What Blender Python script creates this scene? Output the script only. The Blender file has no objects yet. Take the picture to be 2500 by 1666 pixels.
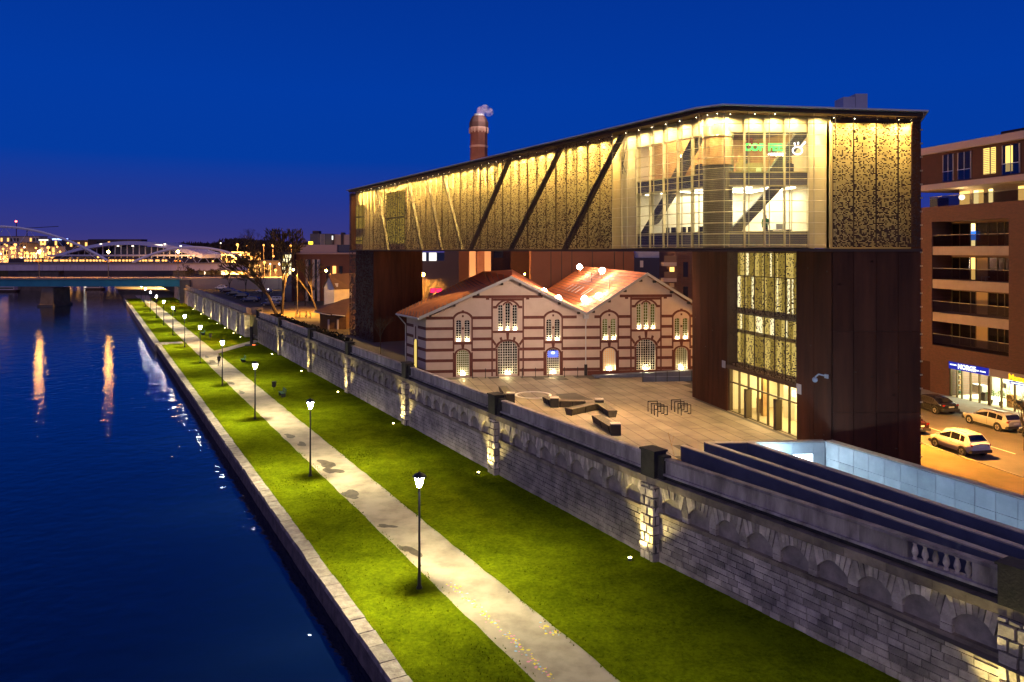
import bpy, bmesh, math, random
from math import sin, cos, pi, radians, sqrt, atan2, hypot
from mathutils import Vector, Matrix

sc = bpy.context.scene
# ------------------------------------------------------------------ camera
CAMZ = 17.0
cd = bpy.data.cameras.new('camera')
cd.sensor_width = 36.0
cd.lens = 36.0 * 1860 / 2500
cd.shift_y = -0.0884
cd.clip_start = 0.5
cd.clip_end = 6000
cam = bpy.data.objects.new('camera', cd)
sc.collection.objects.link(cam)
cam.location = (0, 0, CAMZ)
cam.rotation_euler = (pi / 2, 0, 0)
sc.camera = cam

# ------------------------------------------------------------------ dusk sky
w = bpy.data.worlds.new('World')
sc.world = w
w.use_nodes = True
nt = w.node_tree
nt.nodes.clear()
out = nt.nodes.new('ShaderNodeOutputWorld')
sky = nt.nodes.new('ShaderNodeTexSky')
sky.sky_type = 'NISHITA'
sky.sun_disc = False
sky.sun_elevation = radians(-4)
sky.sun_rotation = radians(200)
bg1 = nt.nodes.new('ShaderNodeBackground')
bg1.inputs['Strength'].default_value = 0.05
nt.links.new(sky.outputs[0], bg1.inputs['Color'])
tc = nt.nodes.new('ShaderNodeTexCoord')
sep = nt.nodes.new('ShaderNodeSeparateXYZ')
nt.links.new(tc.outputs['Generated'], sep.inputs[0])
ramp = nt.nodes.new('ShaderNodeValToRGB')
nt.links.new(sep.outputs['Z'], ramp.inputs['Fac'])
SKY = [(0.0, (.062, .045, .20)), (.022, (.036, .038, .22)), (.060, (.018, .037, .27)), (.115, (.001, .043, .35)),
       (.20, (.0, .042, .36)), (.31, (.0, .034, .31)), (.6, (.0, .024, .22)), (1.0, (.0, .018, .17))]
el = ramp.color_ramp.elements
while len(el) < len(SKY):
    el.new(0.5)
for e, (p, c) in zip(el, SKY):
    e.position = p
    e.color = (*c, 1)
bg2 = nt.nodes.new('ShaderNodeBackground')
bg2.inputs['Strength'].default_value = 1.0
nt.links.new(ramp.outputs[0], bg2.inputs['Color'])
add = nt.nodes.new('ShaderNodeAddShader')
nt.links.new(bg1.outputs[0], add.inputs[0])
nt.links.new(bg2.outputs[0], add.inputs[1])
nt.links.new(add.outputs[0], out.inputs['Surface'])

# faint afterglow of the set sun, from behind the camera
sl = bpy.data.lights.new('afterglow_sun', 'SUN')
sl.energy = 0.46
sl.angle = radians(70)
sl.color = (1.0, .73, .64)
so = bpy.data.objects.new('afterglow_sun', sl)
sc.collection.objects.link(so)
so.rotation_euler = (radians(56), 0, radians(-20))

sc.view_settings.view_transform = 'Standard'
sc.view_settings.look = 'None'
sc.view_settings.exposure = 0.0
sc.view_settings.gamma = 1.0
sc.view_settings.use_curve_mapping = False
cy = sc.cycles
cy.max_bounces = 6
cy.diffuse_bounces = 2
cy.glossy_bounces = 3
cy.transmission_bounces = 4
cy.transparent_max_bounces = 12
cy.sample_clamp_indirect = 4.0
cy.caustics_reflective = False
cy.caustics_refractive = False
cy.use_denoising = True
cy.use_light_tree = True

# ------------------------------------------------------------------ frames
UX, UY = -1028 / 2125.2, 1860 / 2125.2           # along the river, away
NX, NY = UY, -UX                                  # across, towards the town


def riv(t, s, z):
    return (NX * t + UX * s, NY * t + UY * s, z)


def frame(ox, oy, ax, ay):
    l = hypot(ax, ay)
    ax, ay = ax / l, ay / l
    return lambda a, b, z: (ox + ax * a - ay * b, oy + ay * a + ax * b, z)


def ident(x, y, z):
    return (x, y, z)


def at(px, py, z):
    Y = (CAMZ - z) * 1860 / (py - 612)
    return ((px - 1250) * Y / 1860, Y, z)


def atd(px, py, Y):
    return ((px - 1250) * Y / 1860, Y, CAMZ - (py - 612) * Y / 1860)


# ------------------------------------------------------------------ materials
MATS = {}


def new_mat(name):
    m = bpy.data.materials.new(name)
    m.use_nodes = True
    n = m.node_tree
    b = n.nodes['Principled BSDF']
    MATS[name] = m
    return m, n, b


def mat(name, col, rough=.8, col2=None, scale=1.5, detail=6, bump=0., bscale=12, metal=0., spec=.35, rnd=0., emit=None, es=0.,
        world=True, contrast=(.35, .68), stretch=None):
    m, n, b = new_mat(name)
    L = n.links
    b.inputs['Roughness'].default_value = rough
    b.inputs['Metallic'].default_value = metal
    b.inputs['Specular IOR Level'].default_value = spec
    b.inputs['Base Color'].default_value = (*col, 1)
    if world:
        co = n.nodes.new('ShaderNodeNewGeometry').outputs['Position']
    else:
        co = n.nodes.new('ShaderNodeTexCoord').outputs['Object']
    if stretch:
        mp = n.nodes.new('ShaderNodeMapping')
        mp.inputs['Scale'].default_value = stretch
        L.new(co, mp.inputs[0])
        co = mp.outputs[0]
    src = None
    if col2:
        no = n.nodes.new('ShaderNodeTexNoise')
        no.inputs['Scale'].default_value = scale
        no.inputs['Detail'].default_value = detail
        no.inputs['Roughness'].default_value = .62
        L.new(co, no.inputs['Vector'])
        r = n.nodes.new('ShaderNodeValToRGB')
        r.color_ramp.elements[0].position = contrast[0]
        r.color_ramp.elements[0].color = (*col, 1)
        r.color_ramp.elements[1].position = contrast[1]
        r.color_ramp.elements[1].color = (*col2, 1)
        L.new(no.outputs[0], r.inputs[0])
        src = r.outputs[0]
    if rnd:
        oi = n.nodes.new('ShaderNodeObjectInfo')
        mr = n.nodes.new('ShaderNodeMapRange')
        mr.inputs[3].default_value = 1 - rnd
        mr.inputs[4].default_value = 1 + rnd
        L.new(oi.outputs['Random'], mr.inputs[0])
        mx = n.nodes.new('ShaderNodeVectorMath')
        mx.operation = 'SCALE'
        if src:
            L.new(src, mx.inputs[0])
        else:
            mx.inputs[0].default_value = col
        L.new(mr.outputs[0], mx.inputs['Scale'])
        src = mx.outputs[0]
    if src:
        L.new(src, b.inputs['Base Color'])
    if bump:
        n2 = n.nodes.new('ShaderNodeTexNoise')
        n2.inputs['Scale'].default_value = bscale
        n2.inputs['Detail'].default_value = 5
        L.new(co, n2.inputs['Vector'])
        bp = n.nodes.new('ShaderNodeBump')
        bp.inputs['Strength'].default_value = bump
        bp.inputs['Distance'].default_value = .06
        L.new(n2.outputs[0], bp.inputs['Height'])
        L.new(bp.outputs[0], b.inputs['Normal'])
    if emit:
        b.inputs['Emission Color'].default_value = (*emit, 1)
        b.inputs['Emission Strength'].default_value = es
    return m


def glow(name, col, strength):
    m = bpy.data.materials.new(name)
    m.use_nodes = True
    n = m.node_tree
    n.nodes.clear()
    o = n.nodes.new('ShaderNodeOutputMaterial')
    e = n.nodes.new('ShaderNodeEmission')
    e.inputs[0].default_value = (*col, 1)
    e.inputs[1].default_value = strength
    n.links.new(e.outputs[0], o.inputs[0])
    MATS[name] = m
    return m


def glass(name, tint=(.8, .85, .9), refl=.12, rough=.02):
    m = bpy.data.materials.new(name)
    m.use_nodes = True
    n = m.node_tree
    n.nodes.clear()
    o = n.nodes.new('ShaderNodeOutputMaterial')
    t = n.nodes.new('ShaderNodeBsdfTransparent')
    t.inputs[0].default_value = (*tint, 1)
    g = n.nodes.new('ShaderNodeBsdfGlossy')
    g.inputs['Roughness'].default_value = rough
    fr = n.nodes.new('ShaderNodeFresnel')
    gm = n.nodes.new('ShaderNodeNewGeometry')
    io = n.nodes.new('ShaderNodeMapRange')
    io.inputs[3].default_value = 1.5
    io.inputs[4].default_value = 1 / 1.5
    n.links.new(gm.outputs['Backfacing'], io.inputs[0])
    n.links.new(io.outputs[0], fr.inputs[0])
    ad = n.nodes.new('ShaderNodeMath')
    ad.operation = 'ADD'
    ad.inputs[1].default_value = refl
    ad.use_clamp = True
    n.links.new(fr.outputs[0], ad.inputs[0])
    mx = n.nodes.new('ShaderNodeMixShader')
    n.links.new(ad.outputs[0], mx.inputs[0])
    n.links.new(t.outputs[0], mx.inputs[1])
    n.links.new(g.outputs[0], mx.inputs[2])
    n.links.new(mx.outputs[0], o.inputs[0])
    MATS[name] = m
    return m


# ------------------------------------------------------------------ mesh builder
COL = sc.collection


class MB:
    def __init__(s, fr=ident):
        s.v, s.f, s.m, s.fr = [], [], [], fr

    def P(s, *p):
        s.v.append(s.fr(*p))
        return len(s.v) - 1

    def poly(s, pts, m=0):
        s.f.append([s.P(*p) for p in pts])
        s.m.append(m)
        return s

    def hexa(s, p, m=0):
        i = [s.P(*q) for q in p]
        for q in ((3, 2, 1, 0), (4, 5, 6, 7), (0, 1, 5, 4), (1, 2, 6, 5), (2, 3, 7, 6), (3, 0, 4, 7)):
            s.f.append([i[k] for k in q])
            s.m.append(m)
        return s

    def box(s, x0, x1, y0, y1, z0, z1, m=0):
        return s.hexa([(x0, y0, z0), (x1, y0, z0), (x1, y1, z0), (x0, y1, z0),
                       (x0, y0, z1), (x1, y0, z1), (x1, y1, z1), (x0, y1, z1)], m)

    def slab(s, poly, z0, z1, m=0):
        n = len(poly)
        a = [s.P(x, y, z0) for x, y in poly]
        b = [s.P(x, y, z1) for x, y in poly]
        s.f.append(a[::-1]); s.m.append(m)
        s.f.append(b); s.m.append(m)
        for k in range(n):
            s.f.append([a[k], a[(k + 1) % n], b[(k + 1) % n], b[k]]); s.m.append(m)
        return s

    def wall_prism(s, poly, y0, y1, m=0):
        """poly of (x, z) pushed along local y"""
        n = len(poly)
        a = [s.P(x, y0, z) for x, z in poly]
        b = [s.P(x, y1, z) for x, z in poly]
        s.f.append(a); s.m.append(m)
        s.f.append(b[::-1]); s.m.append(m)
        for k in range(n):
            s.f.append([a[(k + 1) % n], a[k], b[k], b[(k + 1) % n]]); s.m.append(m)
        return s

    def tube(s, p0, p1, r0, r1=None, n=8, m=0, caps=True):
        r1 = r0 if r1 is None else r1
        a, b = Vector(p0), Vector(p1)
        d = (b - a)
        if d.length < 1e-6:
            return s
        d.normalize()
        up = Vector((0, 0, 1)) if abs(d.z) < .95 else Vector((1, 0, 0))
        x = d.cross(up).normalized()
        y = d.cross(x).normalized()
        ia, ib = [], []
        for k in range(n):
            c, q = cos(2 * pi * k / n), sin(2 * pi * k / n)
            ia.append(s.P(*(a + (x * c + y * q) * r0)))
            ib.append(s.P(*(b + (x * c + y * q) * r1)))
        for k in range(n):
            s.f.append([ia[k], ia[(k + 1) % n], ib[(k + 1) % n], ib[k]]); s.m.append(m)
        if caps:
            s.f.append(ia[::-1]); s.m.append(m)
            s.f.append(ib); s.m.append(m)
        return s

    def lathe(s, x, y, prof, n=12, m=0):
        rings = []
        for r, z in prof:
            rings.append([s.P(x + r * cos(2 * pi * k / n), y + r * sin(2 * pi * k / n), z) for k in range(n)])
        for A, B in zip(rings, rings[1:]):
            for k in range(n):
                s.f.append([A[k], A[(k + 1) % n], B[(k + 1) % n], B[k]]); s.m.append(m)
        s.f.append(rings[0][::-1]); s.m.append(m)
        s.f.append(rings[-1]); s.m.append(m)
        return s

    def ball(s, c, r, n=8, m=0, sz=1.):
        prof = [(max(1e-3, r * sin(pi * k / (n // 2 + 1))), c[2] - r * sz * cos(pi * k / (n // 2 + 1))) for k in range(n // 2 + 2)]
        return s.lathe(c[0], c[1], prof, n, m)

    def build(s, name, mats, parent=None, smooth=False, kind=None, label=None):
        me = bpy.data.meshes.new(name)
        o = Vector(parent.matrix_basis.translation) if parent else Vector((0, 0, 0))
        p = parent.parent if parent else None
        while p:
            o = o + p.matrix_basis.translation
            p = p.parent
        me.from_pydata([(x - o.x, y - o.y, z - o.z) for x, y, z in s.v], [], s.f)
        if not isinstance(mats, (list, tuple)):
            mats = [mats]
        for q in mats:
            me.materials.append(MATS[q] if isinstance(q, str) else q)
        if len(mats) > 1:
            me.polygons.foreach_set('material_index', s.m)
        if smooth:
            me.polygons.foreach_set('use_smooth', [True] * len(s.f))
        me.update()
        ob = bpy.data.objects.new(name, me)
        COL.objects.link(ob)
        if parent:
            ob.parent = parent
        if kind:
            ob['kind'] = kind
        if label:
            ob['label'] = label
        return ob


def tag(o, label, cat, group=None):
    o['label'] = label
    o['category'] = cat
    if group:
        o['group'] = group
    return o


def thing(name, label, cat, loc=(0, 0, 0), rz=0., group=None):
    o = bpy.data.objects.new(name, None)
    o.empty_display_size = .2
    COL.objects.link(o)
    o.location = loc
    o.rotation_euler = (0, 0, rz)
    return tag(o, label, cat, group)


KIDS = {}


def kids(o):
    return [c for c in bpy.data.objects if c.parent == o]


def copy_tree(o, parent=None, tree=None):
    """a thing, its parts and their sub-parts; meshes and lamps stay shared"""
    if tree is None:
        tree = {}
        for c in bpy.data.objects:
            if c.parent:
                tree.setdefault(c.parent.name, []).append(c)
    c = o.copy()
    COL.objects.link(c)
    if parent:
        c.parent = parent
    for k in tree.get(o.name, []):
        copy_tree(k, c, tree)
    return c


def put(o, loc, rz=0., label=None):
    o.location = loc
    o.rotation_euler = (0, 0, rz)
    if label:
        o['label'] = label
    return o


def lamp(name, typ, loc, energy, col, parent=None, radius=.1, aim=None, size=None, blend=.6, sx=None, sy=None):
    l = bpy.data.lights.new(name, typ)
    l.energy = energy
    l.color = col
    if typ in ('POINT', 'SPOT'):
        l.shadow_soft_size = radius
    if typ == 'SPOT':
        l.spot_size = radians(size or 90)
        l.spot_blend = blend
    if typ == 'AREA':
        l.shape = 'RECTANGLE'
        l.size, l.size_y = sx or 1, sy or 1
    o = bpy.data.objects.new(name, l)
    COL.objects.link(o)
    q = Vector(loc)
    if parent:
        o.parent = parent
        pp = parent
        while pp:
            q = q - pp.matrix_basis.translation
            pp = pp.parent
    o.location = q
    if aim is not None:
        d = Vector(aim) - Vector(loc)
        o.rotation_euler = d.to_track_quat('-Z', 'Y').to_euler()
    return o


ORD = ('first second third fourth fifth sixth seventh eighth ninth tenth eleventh twelfth thirteenth fourteenth fifteenth '
       'sixteenth seventeenth eighteenth nineteenth twentieth').split()


def smooth01(x):
    x = min(1, max(0, x))
    return x * x * (3 - 2 * x)
random.seed(11)
# ------------------------------------------------------------------ ground materials


def grass_mat():
    m, n, b = new_mat('grass')
    L = n.links
    co = n.nodes.new('ShaderNodeNewGeometry').outputs['Position']
    def noise(s, d=6, r=.6):
        q = n.nodes.new('ShaderNodeTexNoise')
        q.inputs['Scale'].default_value = s
        q.inputs['Detail'].default_value = d
        q.inputs['Roughness'].default_value = r
        L.new(co, q.inputs['Vector'])
        return q.outputs[0]
    r1 = n.nodes.new('ShaderNodeValToRGB')
    r1.color_ramp.elements[0].position = .36
    r1.color_ramp.elements[0].color = (.042, .062, .002, 1)
    r1.color_ramp.elements[1].position = .64
    r1.color_ramp.elements[1].color = (.140, .185, .004, 1)
    mx = n.nodes.new('ShaderNodeMath'); mx.operation = 'MULTIPLY_ADD'
    mx.inputs[1].default_value = .45
    L.new(noise(.55, 6, .7), mx.inputs[0])
    m2 = n.nodes.new('ShaderNodeMath'); m2.operation = 'MULTIPLY'
    m2.inputs[1].default_value = .55
    L.new(noise(5., 8, .75), m2.inputs[0])
    L.new(m2.outputs[0], mx.inputs[2])
    L.new(mx.outputs[0], r1.inputs[0])
    # small dark tufts
    r2 = n.nodes.new('ShaderNodeValToRGB')
    r2.color_ramp.elements[0].position = .60
    r2.color_ramp.elements[0].color = (1, 1, 1, 1)
    r2.color_ramp.elements[1].position = .70
    r2.color_ramp.elements[1].color = (.35, .45, .3, 1)
    L.new(noise(1.9, 7, .7), r2.inputs[0])
    mm = n.nodes.new('ShaderNodeMix'); mm.data_type = 'RGBA'; mm.blend_type = 'MULTIPLY'
    mm.inputs[0].default_value = .8
    L.new(r1.outputs[0], mm.inputs[6]); L.new(r2.outputs[0], mm.inputs[7])
    L.new(mm.outputs[2], b.inputs['Base Color'])
    b.inputs['Roughness'].default_value = .95
    b.inputs['Specular IOR Level'].default_value = .0
    bp = n.nodes.new('ShaderNodeBump')
    bp.inputs['Strength'].default_value = .7
    bp.inputs['Distance'].default_value = .08
    L.new(noise(14., 6, .7), bp.inputs['Height'])
    L.new(bp.outputs[0], b.inputs['Normal'])


def water_mat():
    m, n, b = new_mat('water')
    L = n.links
    co = n.nodes.new('ShaderNodeNewGeometry').outputs['Position']
    b.inputs['Base Color'].default_value = (.002, .007, .030, 1)
    b.inputs['Roughness'].default_value = .02
    b.inputs['IOR'].default_value = 1.62
    def noise(s, d):
        q = n.nodes.new('ShaderNodeTexNoise')
        q.inputs['Scale'].default_value = s
        q.inputs['Detail'].default_value = d
        L.new(co, q.inputs['Vector'])
        return q.outputs[0]
    a = n.nodes.new('ShaderNodeMath'); a.operation = 'MULTIPLY_ADD'
    L.new(noise(1.15, 4), a.inputs[0])
    a.inputs[1].default_value = .55
    m2 = n.nodes.new('ShaderNodeMath'); m2.operation = 'MULTIPLY'
    m2.inputs[1].default_value = .8
    L.new(noise(.45, 2), m2.inputs[0])
    L.new(m2.outputs[0], a.inputs[2])
    bp = n.nodes.new('ShaderNodeBump')
    bp.inputs['Strength'].default_value = .6
    bp.inputs['Distance'].default_value = .12
    L.new(a.outputs[0], bp.inputs['Height'])
    L.new(bp.outputs[0], b.inputs['Normal'])


grass_mat()
water_mat()
mat('path', (.36, .31, .235), .9, (.21, .18, .135), .7, bump=.35, bscale=30, contrast=(.42, .72), detail=9)
mat('earth', (.10, .075, .04), .95, (.05, .05, .02), .6, bump=.4, bscale=9)
mat('dirt_verge', (.20, .13, .06), .95, (.10, .08, .03), .25, bump=.4, bscale=7)
mat('asphalt', (.14, .12, .10), .75, (.095, .085, .07), .5, bump=.2, bscale=40)
mat('pavement', (.22, .20, .18), .85, (.16, .15, .13), 1.2)
mat('plaza_stone', (.32, .265, .19), .62, (.19, .155, .115), .35, bump=.08, bscale=30, rnd=.13, detail=9, contrast=(.38, .64))
mat('plaza_joint', (.10, .085, .07), .9)
mat('paint_white', (.75, .73, .68), .7, (.6, .58, .52), 3)
mat('quay_stone', (.34, .30, .26), .9, (.17, .14, .13), 2.2, bump=.6, bscale=8, rnd=.18)
mat('quay_face', (.15, .12, .12), .9, (.06, .05, .055), 1.4, bump=.6, bscale=6)
mat('wall_stone', (.47, .41, .375), .9, (.16, .14, .135), .9, bump=.8, bscale=6, rnd=.35, contrast=(.3, .66))
mat('pale_stone', (.56, .49, .43), .9, (.24, .21, .20), 1.4, bump=.6, bscale=7, rnd=.42)
mat('mortar', (.12, .105, .105), .95, (.06, .055, .06), .8)
mat('render_panel', (.29, .25, .25), .9, (.15, .13, .135), 1.3, bump=.2)
mat('cornice_stone', (.28, .23, .18), .9, (.11, .09, .075), .9, bump=.4, bscale=6, rnd=.25)
mat('weathered_concrete', (.38, .335, .33), .9, (.14, .12, .125), 1.3, bump=.3, bscale=9, rnd=.25, stretch=(1, 1, .3))
mat('black_stone', (.035, .033, .036), .85, (.015, .015, .018), 1.5, bump=.4)
mat('puddle', (.11, .09, .06), .6, (.05, .042, .03), 2, spec=.3)

# ------------------------------------------------------------------ river, lawns, path
b = MB(riv)
b.poly([(-700, -60, -1.1), (10.6, -60, -1.1), (10.6, 560, -1.1), (-120, 900, -1.1), (-700, 900, -1.1)])
b.build('river_water', 'water', kind='structure')

b = MB(riv)
b.poly([(-3000, -200, -3.5), (2600, -200, -3.5), (2600, 5200, -3.5), (-3000, 5200, -3.5)])
b.build('river_bed', 'earth', kind='structure')


def sheet(name, mt, t0, t1, s0, s1, ds, nt_, z, jit=.0, edge=.0, kind='structure'):
    ss = []
    s = s0
    while s < s1:
        ss.append(s)
        s += ds * (1 if s < 110 else 4)
    ss.append(s1)
    b = MB(riv)
    rows = []
    for s in ss:
        row = []
        e0, e1 = random.uniform(-edge, edge), random.uniform(-edge, edge)
        for k in range(nt_ + 1):
            t = (t0(s) + e0) + ((t1(s) + e1) - (t0(s) + e0)) * k / nt_
            jz = 0 if k in (0, nt_) else random.uniform(-jit, jit)
            row.append(b.P(t, s, z + jz))
        rows.append(row)
    for A, B in zip(rows, rows[1:]):
        for k in range(nt_):
            b.f.append([A[k], A[k + 1], B[k + 1], B[k]]); b.m.append(0)
    return b.build(name, mt, kind=kind, smooth=True)


WT = [(-20, 31.0), (4, 29.0), (14.6, 28.2), (33, 27.05), (51, 26.95), (150, 27.0), (400, 27.4)]


def wt(s):
    for (a, ta), (c, tc_) in zip(WT, WT[1:]):
        if s <= c:
            return ta + (tc_ - ta) * (s - a) / (c - a)
    return WT[-1][1]


sheet('lawn_by_river', 'grass', lambda s: 10.9, lambda s: 15.25, -12, 300, 1.0, 7, .06, .03, .05)
sheet('lawn_by_wall', 'grass', lambda s: 18.25, lambda s: wt(s) + .3, -12, 300, 1.0, 12, .06, .035, .05)
sheet('footpath', 'path', lambda s: 14.6, lambda s: 18.9, -12, 320, 2.0, 4, .02, .0)
b = MB(riv)
b.poly([(10.4, -30, -.05), (28.5, -30, -.05), (27.2, 60, -.05), (27.2, 330, -.05), (10.4, 330, -.05)])
b.build('promenade_ground', 'earth', kind='structure')
b = MB(riv)                                                        # branch path to the stairs
b.poly([(18.1, 132.5, .105), (27.2, 146.2, .105), (27.2, 149.5, .105), (18.1, 136.5, .105)])
b.poly([(11.0, 150.5, .105), (14.8, 150.5, .105), (14.8, 153.5, .105), (11.0, 153.5, .105)])
b.build('branch_path', 'path', kind='structure')

# loose grass tufts on the part of the lawns seen large
b = MB(riv)
rg = random.Random(77)
for k in range(26000):
    s = 3 + 62 * rg.random() ** 1.3
    t = rg.uniform(10.95, 15.5) if rg.random() < .34 else rg.uniform(18.1, wt(s) - .05)
    if sin(t * 1.7 + s * .31) + sin(s * .83 - t * .6) + rg.gauss(0, .9) < -.3:
        continue
    a = rg.random() * 6.28
    h = rg.uniform(.03, .10)
    w_ = rg.uniform(.015, .045)
    dx, dy = cos(a), sin(a)
    lx, ly = rg.gauss(0, .04), rg.gauss(0, .04)
    b.poly([(t - dx * w_, s - dy * w_, .05), (t + dx * w_, s + dy * w_, .05), (t + lx, s + ly, .07 + h)])
o = b.build('grass_tufts', 'grass', kind='stuff')
o['label'] = 'short rough tufts of grass on the riverside lawns'

# worn patches and puddles on the path
pud = [(708, 1065, 17, 5), (738, 1085, 14, 6), (798, 1133, 30, 9), (812, 1150, 26, 9), (857, 1208, 24, 13), (1003, 1345, 26, 13),
       (563, 935, 12, 4), (520, 886, 14, 6), (590, 958, 9, 4), (505, 872, 6, 3), (945, 1285, 22, 6)]
for i, (px, py, rx, ry) in enumerate(pud):
    x, y, _ = at(px, py, .03)
    sc_ = y / 1860
    b = MB()
    pts = []
    k0 = random.random() * 6
    for k in range(18):
        a = 2 * pi * k / 18
        r = 1 + .28 * sin(2 * a + k0) + .2 * sin(3 * a + 2 * k0) + random.uniform(-.12, .12)
        du = cos(a) * r * ry * sc_ * sc_ * 1860 / 17 * 1.0
        dn = sin(a) * r * rx * sc_ * .8
        pts.append((x + UX * du * 1.0 + dn, y + UY * du, .034))
    b.poly(pts)
    o = b.build('puddle', 'puddle')
    tag(o, ['small', 'ragged', 'long', 'round'][i % 4] + ' dark puddle on the pale path, ' + ORD[i] + ' listed from the big lamp shadow', 'puddle', 'dark puddles along the path')
PUDL = ['dark puddle just beyond the puddle beside the third lamp post', 'narrow ragged dark puddle beside the second lamp post',
        'larger of two touching dark puddles on the path', 'smaller of two touching dark puddles on the path',
        'rounded dark puddle alone on the river edge of the path', 'dark puddle right behind the nearest lamp pole',
        'small dark puddle beyond the fourth lamp post', 'wide flat dark puddle by the walking person', 'tiny dark puddle between third and fourth lamp posts',
        'smallest far dark puddle by the fifth lamp post', 'thin damp patch along the cracked path edge']
for o, l in zip([o for o in bpy.data.objects if o.name.startswith('puddle')], PUDL):
    o['label'] = l

# chalk drawings
for i, cc in enumerate([(.75, .60, .05), (.65, .25, .35), (.25, .45, .65)]):
    mat('chalk_%s' % ('yellow', 'pink', 'blue')[i], cc, .95)
def chalk(name, pts, n, spread, label):
    b = MB()
    for _ in range(n):
        q = random.random() * (len(pts) - 1)
        k = int(q); f = q - k
        px = pts[k][0] + (pts[k + 1][0] - pts[k][0]) * f + random.gauss(0, spread)
        py = pts[k][1] + (pts[k + 1][1] - pts[k][1]) * f + random.gauss(0, spread * .5)
        x, y, _ = at(px, py, .028)
        r = random.uniform(.03, .09)
        a0 = random.random() * 6
        b.poly([(x + r * cos(a0 + a) * random.uniform(.5, 1.2), y + r * sin(a0 + a) * random.uniform(.5, 1.2), .028 + _ * 0) for a in (0, 1.05, 2.1, 3.14, 4.2, 5.2)],
               random.choice([0, 0, 1, 2]))
    o = b.build(name, ['chalk_yellow', 'chalk_pink', 'chalk_blue'], kind='stuff')
    o['label'] = label
chalk('chalk_drawing', [(1100, 1428), (1150, 1470), (1230, 1540), (1290, 1600), (1350, 1660)], 170, 7, 'long trail of coloured chalk marks along the path')
chalk('chalk_drawing', [(1322, 1525), (1365, 1550)], 26, 7, 'small group of yellow chalk dots at the path edge')

# ------------------------------------------------------------------ quay
quay = thing('quay_wall', 'long low stone quay wall with pale coping stones along the river', 'quay wall', riv(10.6, 40, 0))
qa = atan2(UY, UX)
cop = []
for k in range(7):
    L = random.uniform(1.15, 1.5)
    b = MB()
    j = lambda: random.uniform(-.03, .03)
    w0 = .78
    b.hexa([(.012, j(), 0), (L, j(), 0), (L, w0 + j(), 0), (.012, w0 + j(), 0),
            (.03 + j() * .3, .03 + j(), .24 + j() * .5), (L - .02, .03 + j(), .24 + j() * .5), (L - .02, w0 - .03 + j(), .24 + j() * .5), (.03, w0 - .03 + j(), .24 + j() * .5)])
    me = b.build('coping_stone', 'quay_stone')
    cop.append((me.data, L))
    bpy.data.objects.remove(me)
s = 10.0
while s < 262:
    me, L = random.choice(cop)
    o = bpy.data.objects.new('coping_stone', me)
    COL.objects.link(o)
    o.parent = quay
    # local x along the river, local y pointing to the river
    o.location = Vector(riv(11.06 + random.uniform(-.02, .02), s, -.10)) - quay.location
    o.rotation_euler = (random.uniform(-.01, .01), 0, qa)
    s += L + .015
b = MB(riv)
b.box(10.42, 10.95, -10, 300, -1.6, -.1)
b.build('wall_core', 'mortar', quay)
b = MB(riv)
for r in range(4):
    z0 = -1.3 + r * .30
    s = 12 - random.random()
    while s < 150:
        L = random.uniform(.6, 1.1)
        d = random.uniform(0, .03)
        b.hexa([(10.32 + d, s, z0), (10.32 + d, s + L - .02, z0), (10.6, s + L, z0), (10.6, s, z0),
                (10.33 + d, s, z0 + .28), (10.33 + d, s + L - .02, z0 + .28), (10.6, s + L, z0 + .28), (10.6, s, z0 + .28)])
        s += L
b.build('facing_stones', 'quay_face', quay, kind='stuff')
b = MB(riv)
b.box(10.1, 12.2, 150.5, 152.2, -.4, .3)
b.box(10.0, 10.42, 150.5, 300, -1.6, .18)
b.build('landing_block', 'quay_stone', quay)

# ------------------------------------------------------------------ flood wall
def wf(s, d, z):
    return riv(wt(s) + d, s, z)


def wall_angle(s):
    p, q = wf(s, 0, 0), wf(s + .5, 0, 0)
    return atan2(q[1] - p[1], q[0] - p[0])


wall = thing('flood_wall', 'long stone flood wall with blind arches, pilasters and a concrete parapet', 'wall', wf(33, 0, 0))
PIL = [14.6, 33, 51.4, 70, 89, 107, 126.7]
# stones of the bays that show large: one object each, sharing a few meshes
stv = []
for L in (.45, .55, .65, .75, .85, .95, 1.05):
    for q in range(2):
        b = MB()
        j = lambda a=.012: random.uniform(-a, a)
        b.hexa([(.008, .12, .008), (L - .008, .12, .008), (L - .008, .12, .298), (.008, .12, .298),
                (.022 + j(), -.02 + j(), .022 + j()), (L - .022 + j(), -.02 + j(), .022 + j()), (L - .022 + j(), -.02 + j(), .284 + j()), (.022 + j(), -.02 + j(), .284 + j())])
        o = b.build('stone', 'wall_stone')
        stv.append((o.data, L))
        bpy.data.objects.remove(o)
COURSES = [.04 + .31 * k for k in range(8)]
n_st = 0
for z0 in COURSES:
    for s0, s1 in ((10.5, 14.05), (15.15, 32.45)):
        s = s0
        while s < s1 - .3:
            me, L = random.choice(stv)
            L2 = min(L, s1 - s)
            o = bpy.data.objects.new('stone', me)
            COL.objects.link(o)
            o.parent = wall
            o.location = Vector(wf(s, random.uniform(-.035, .012), z0)) - wall.location
            o.rotation_euler = (0, 0, wall_angle(s))
            # local +y must point into the bank
            o.scale = (L2 / L, -1, 1)
            n_st += 1
            s += L2
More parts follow.
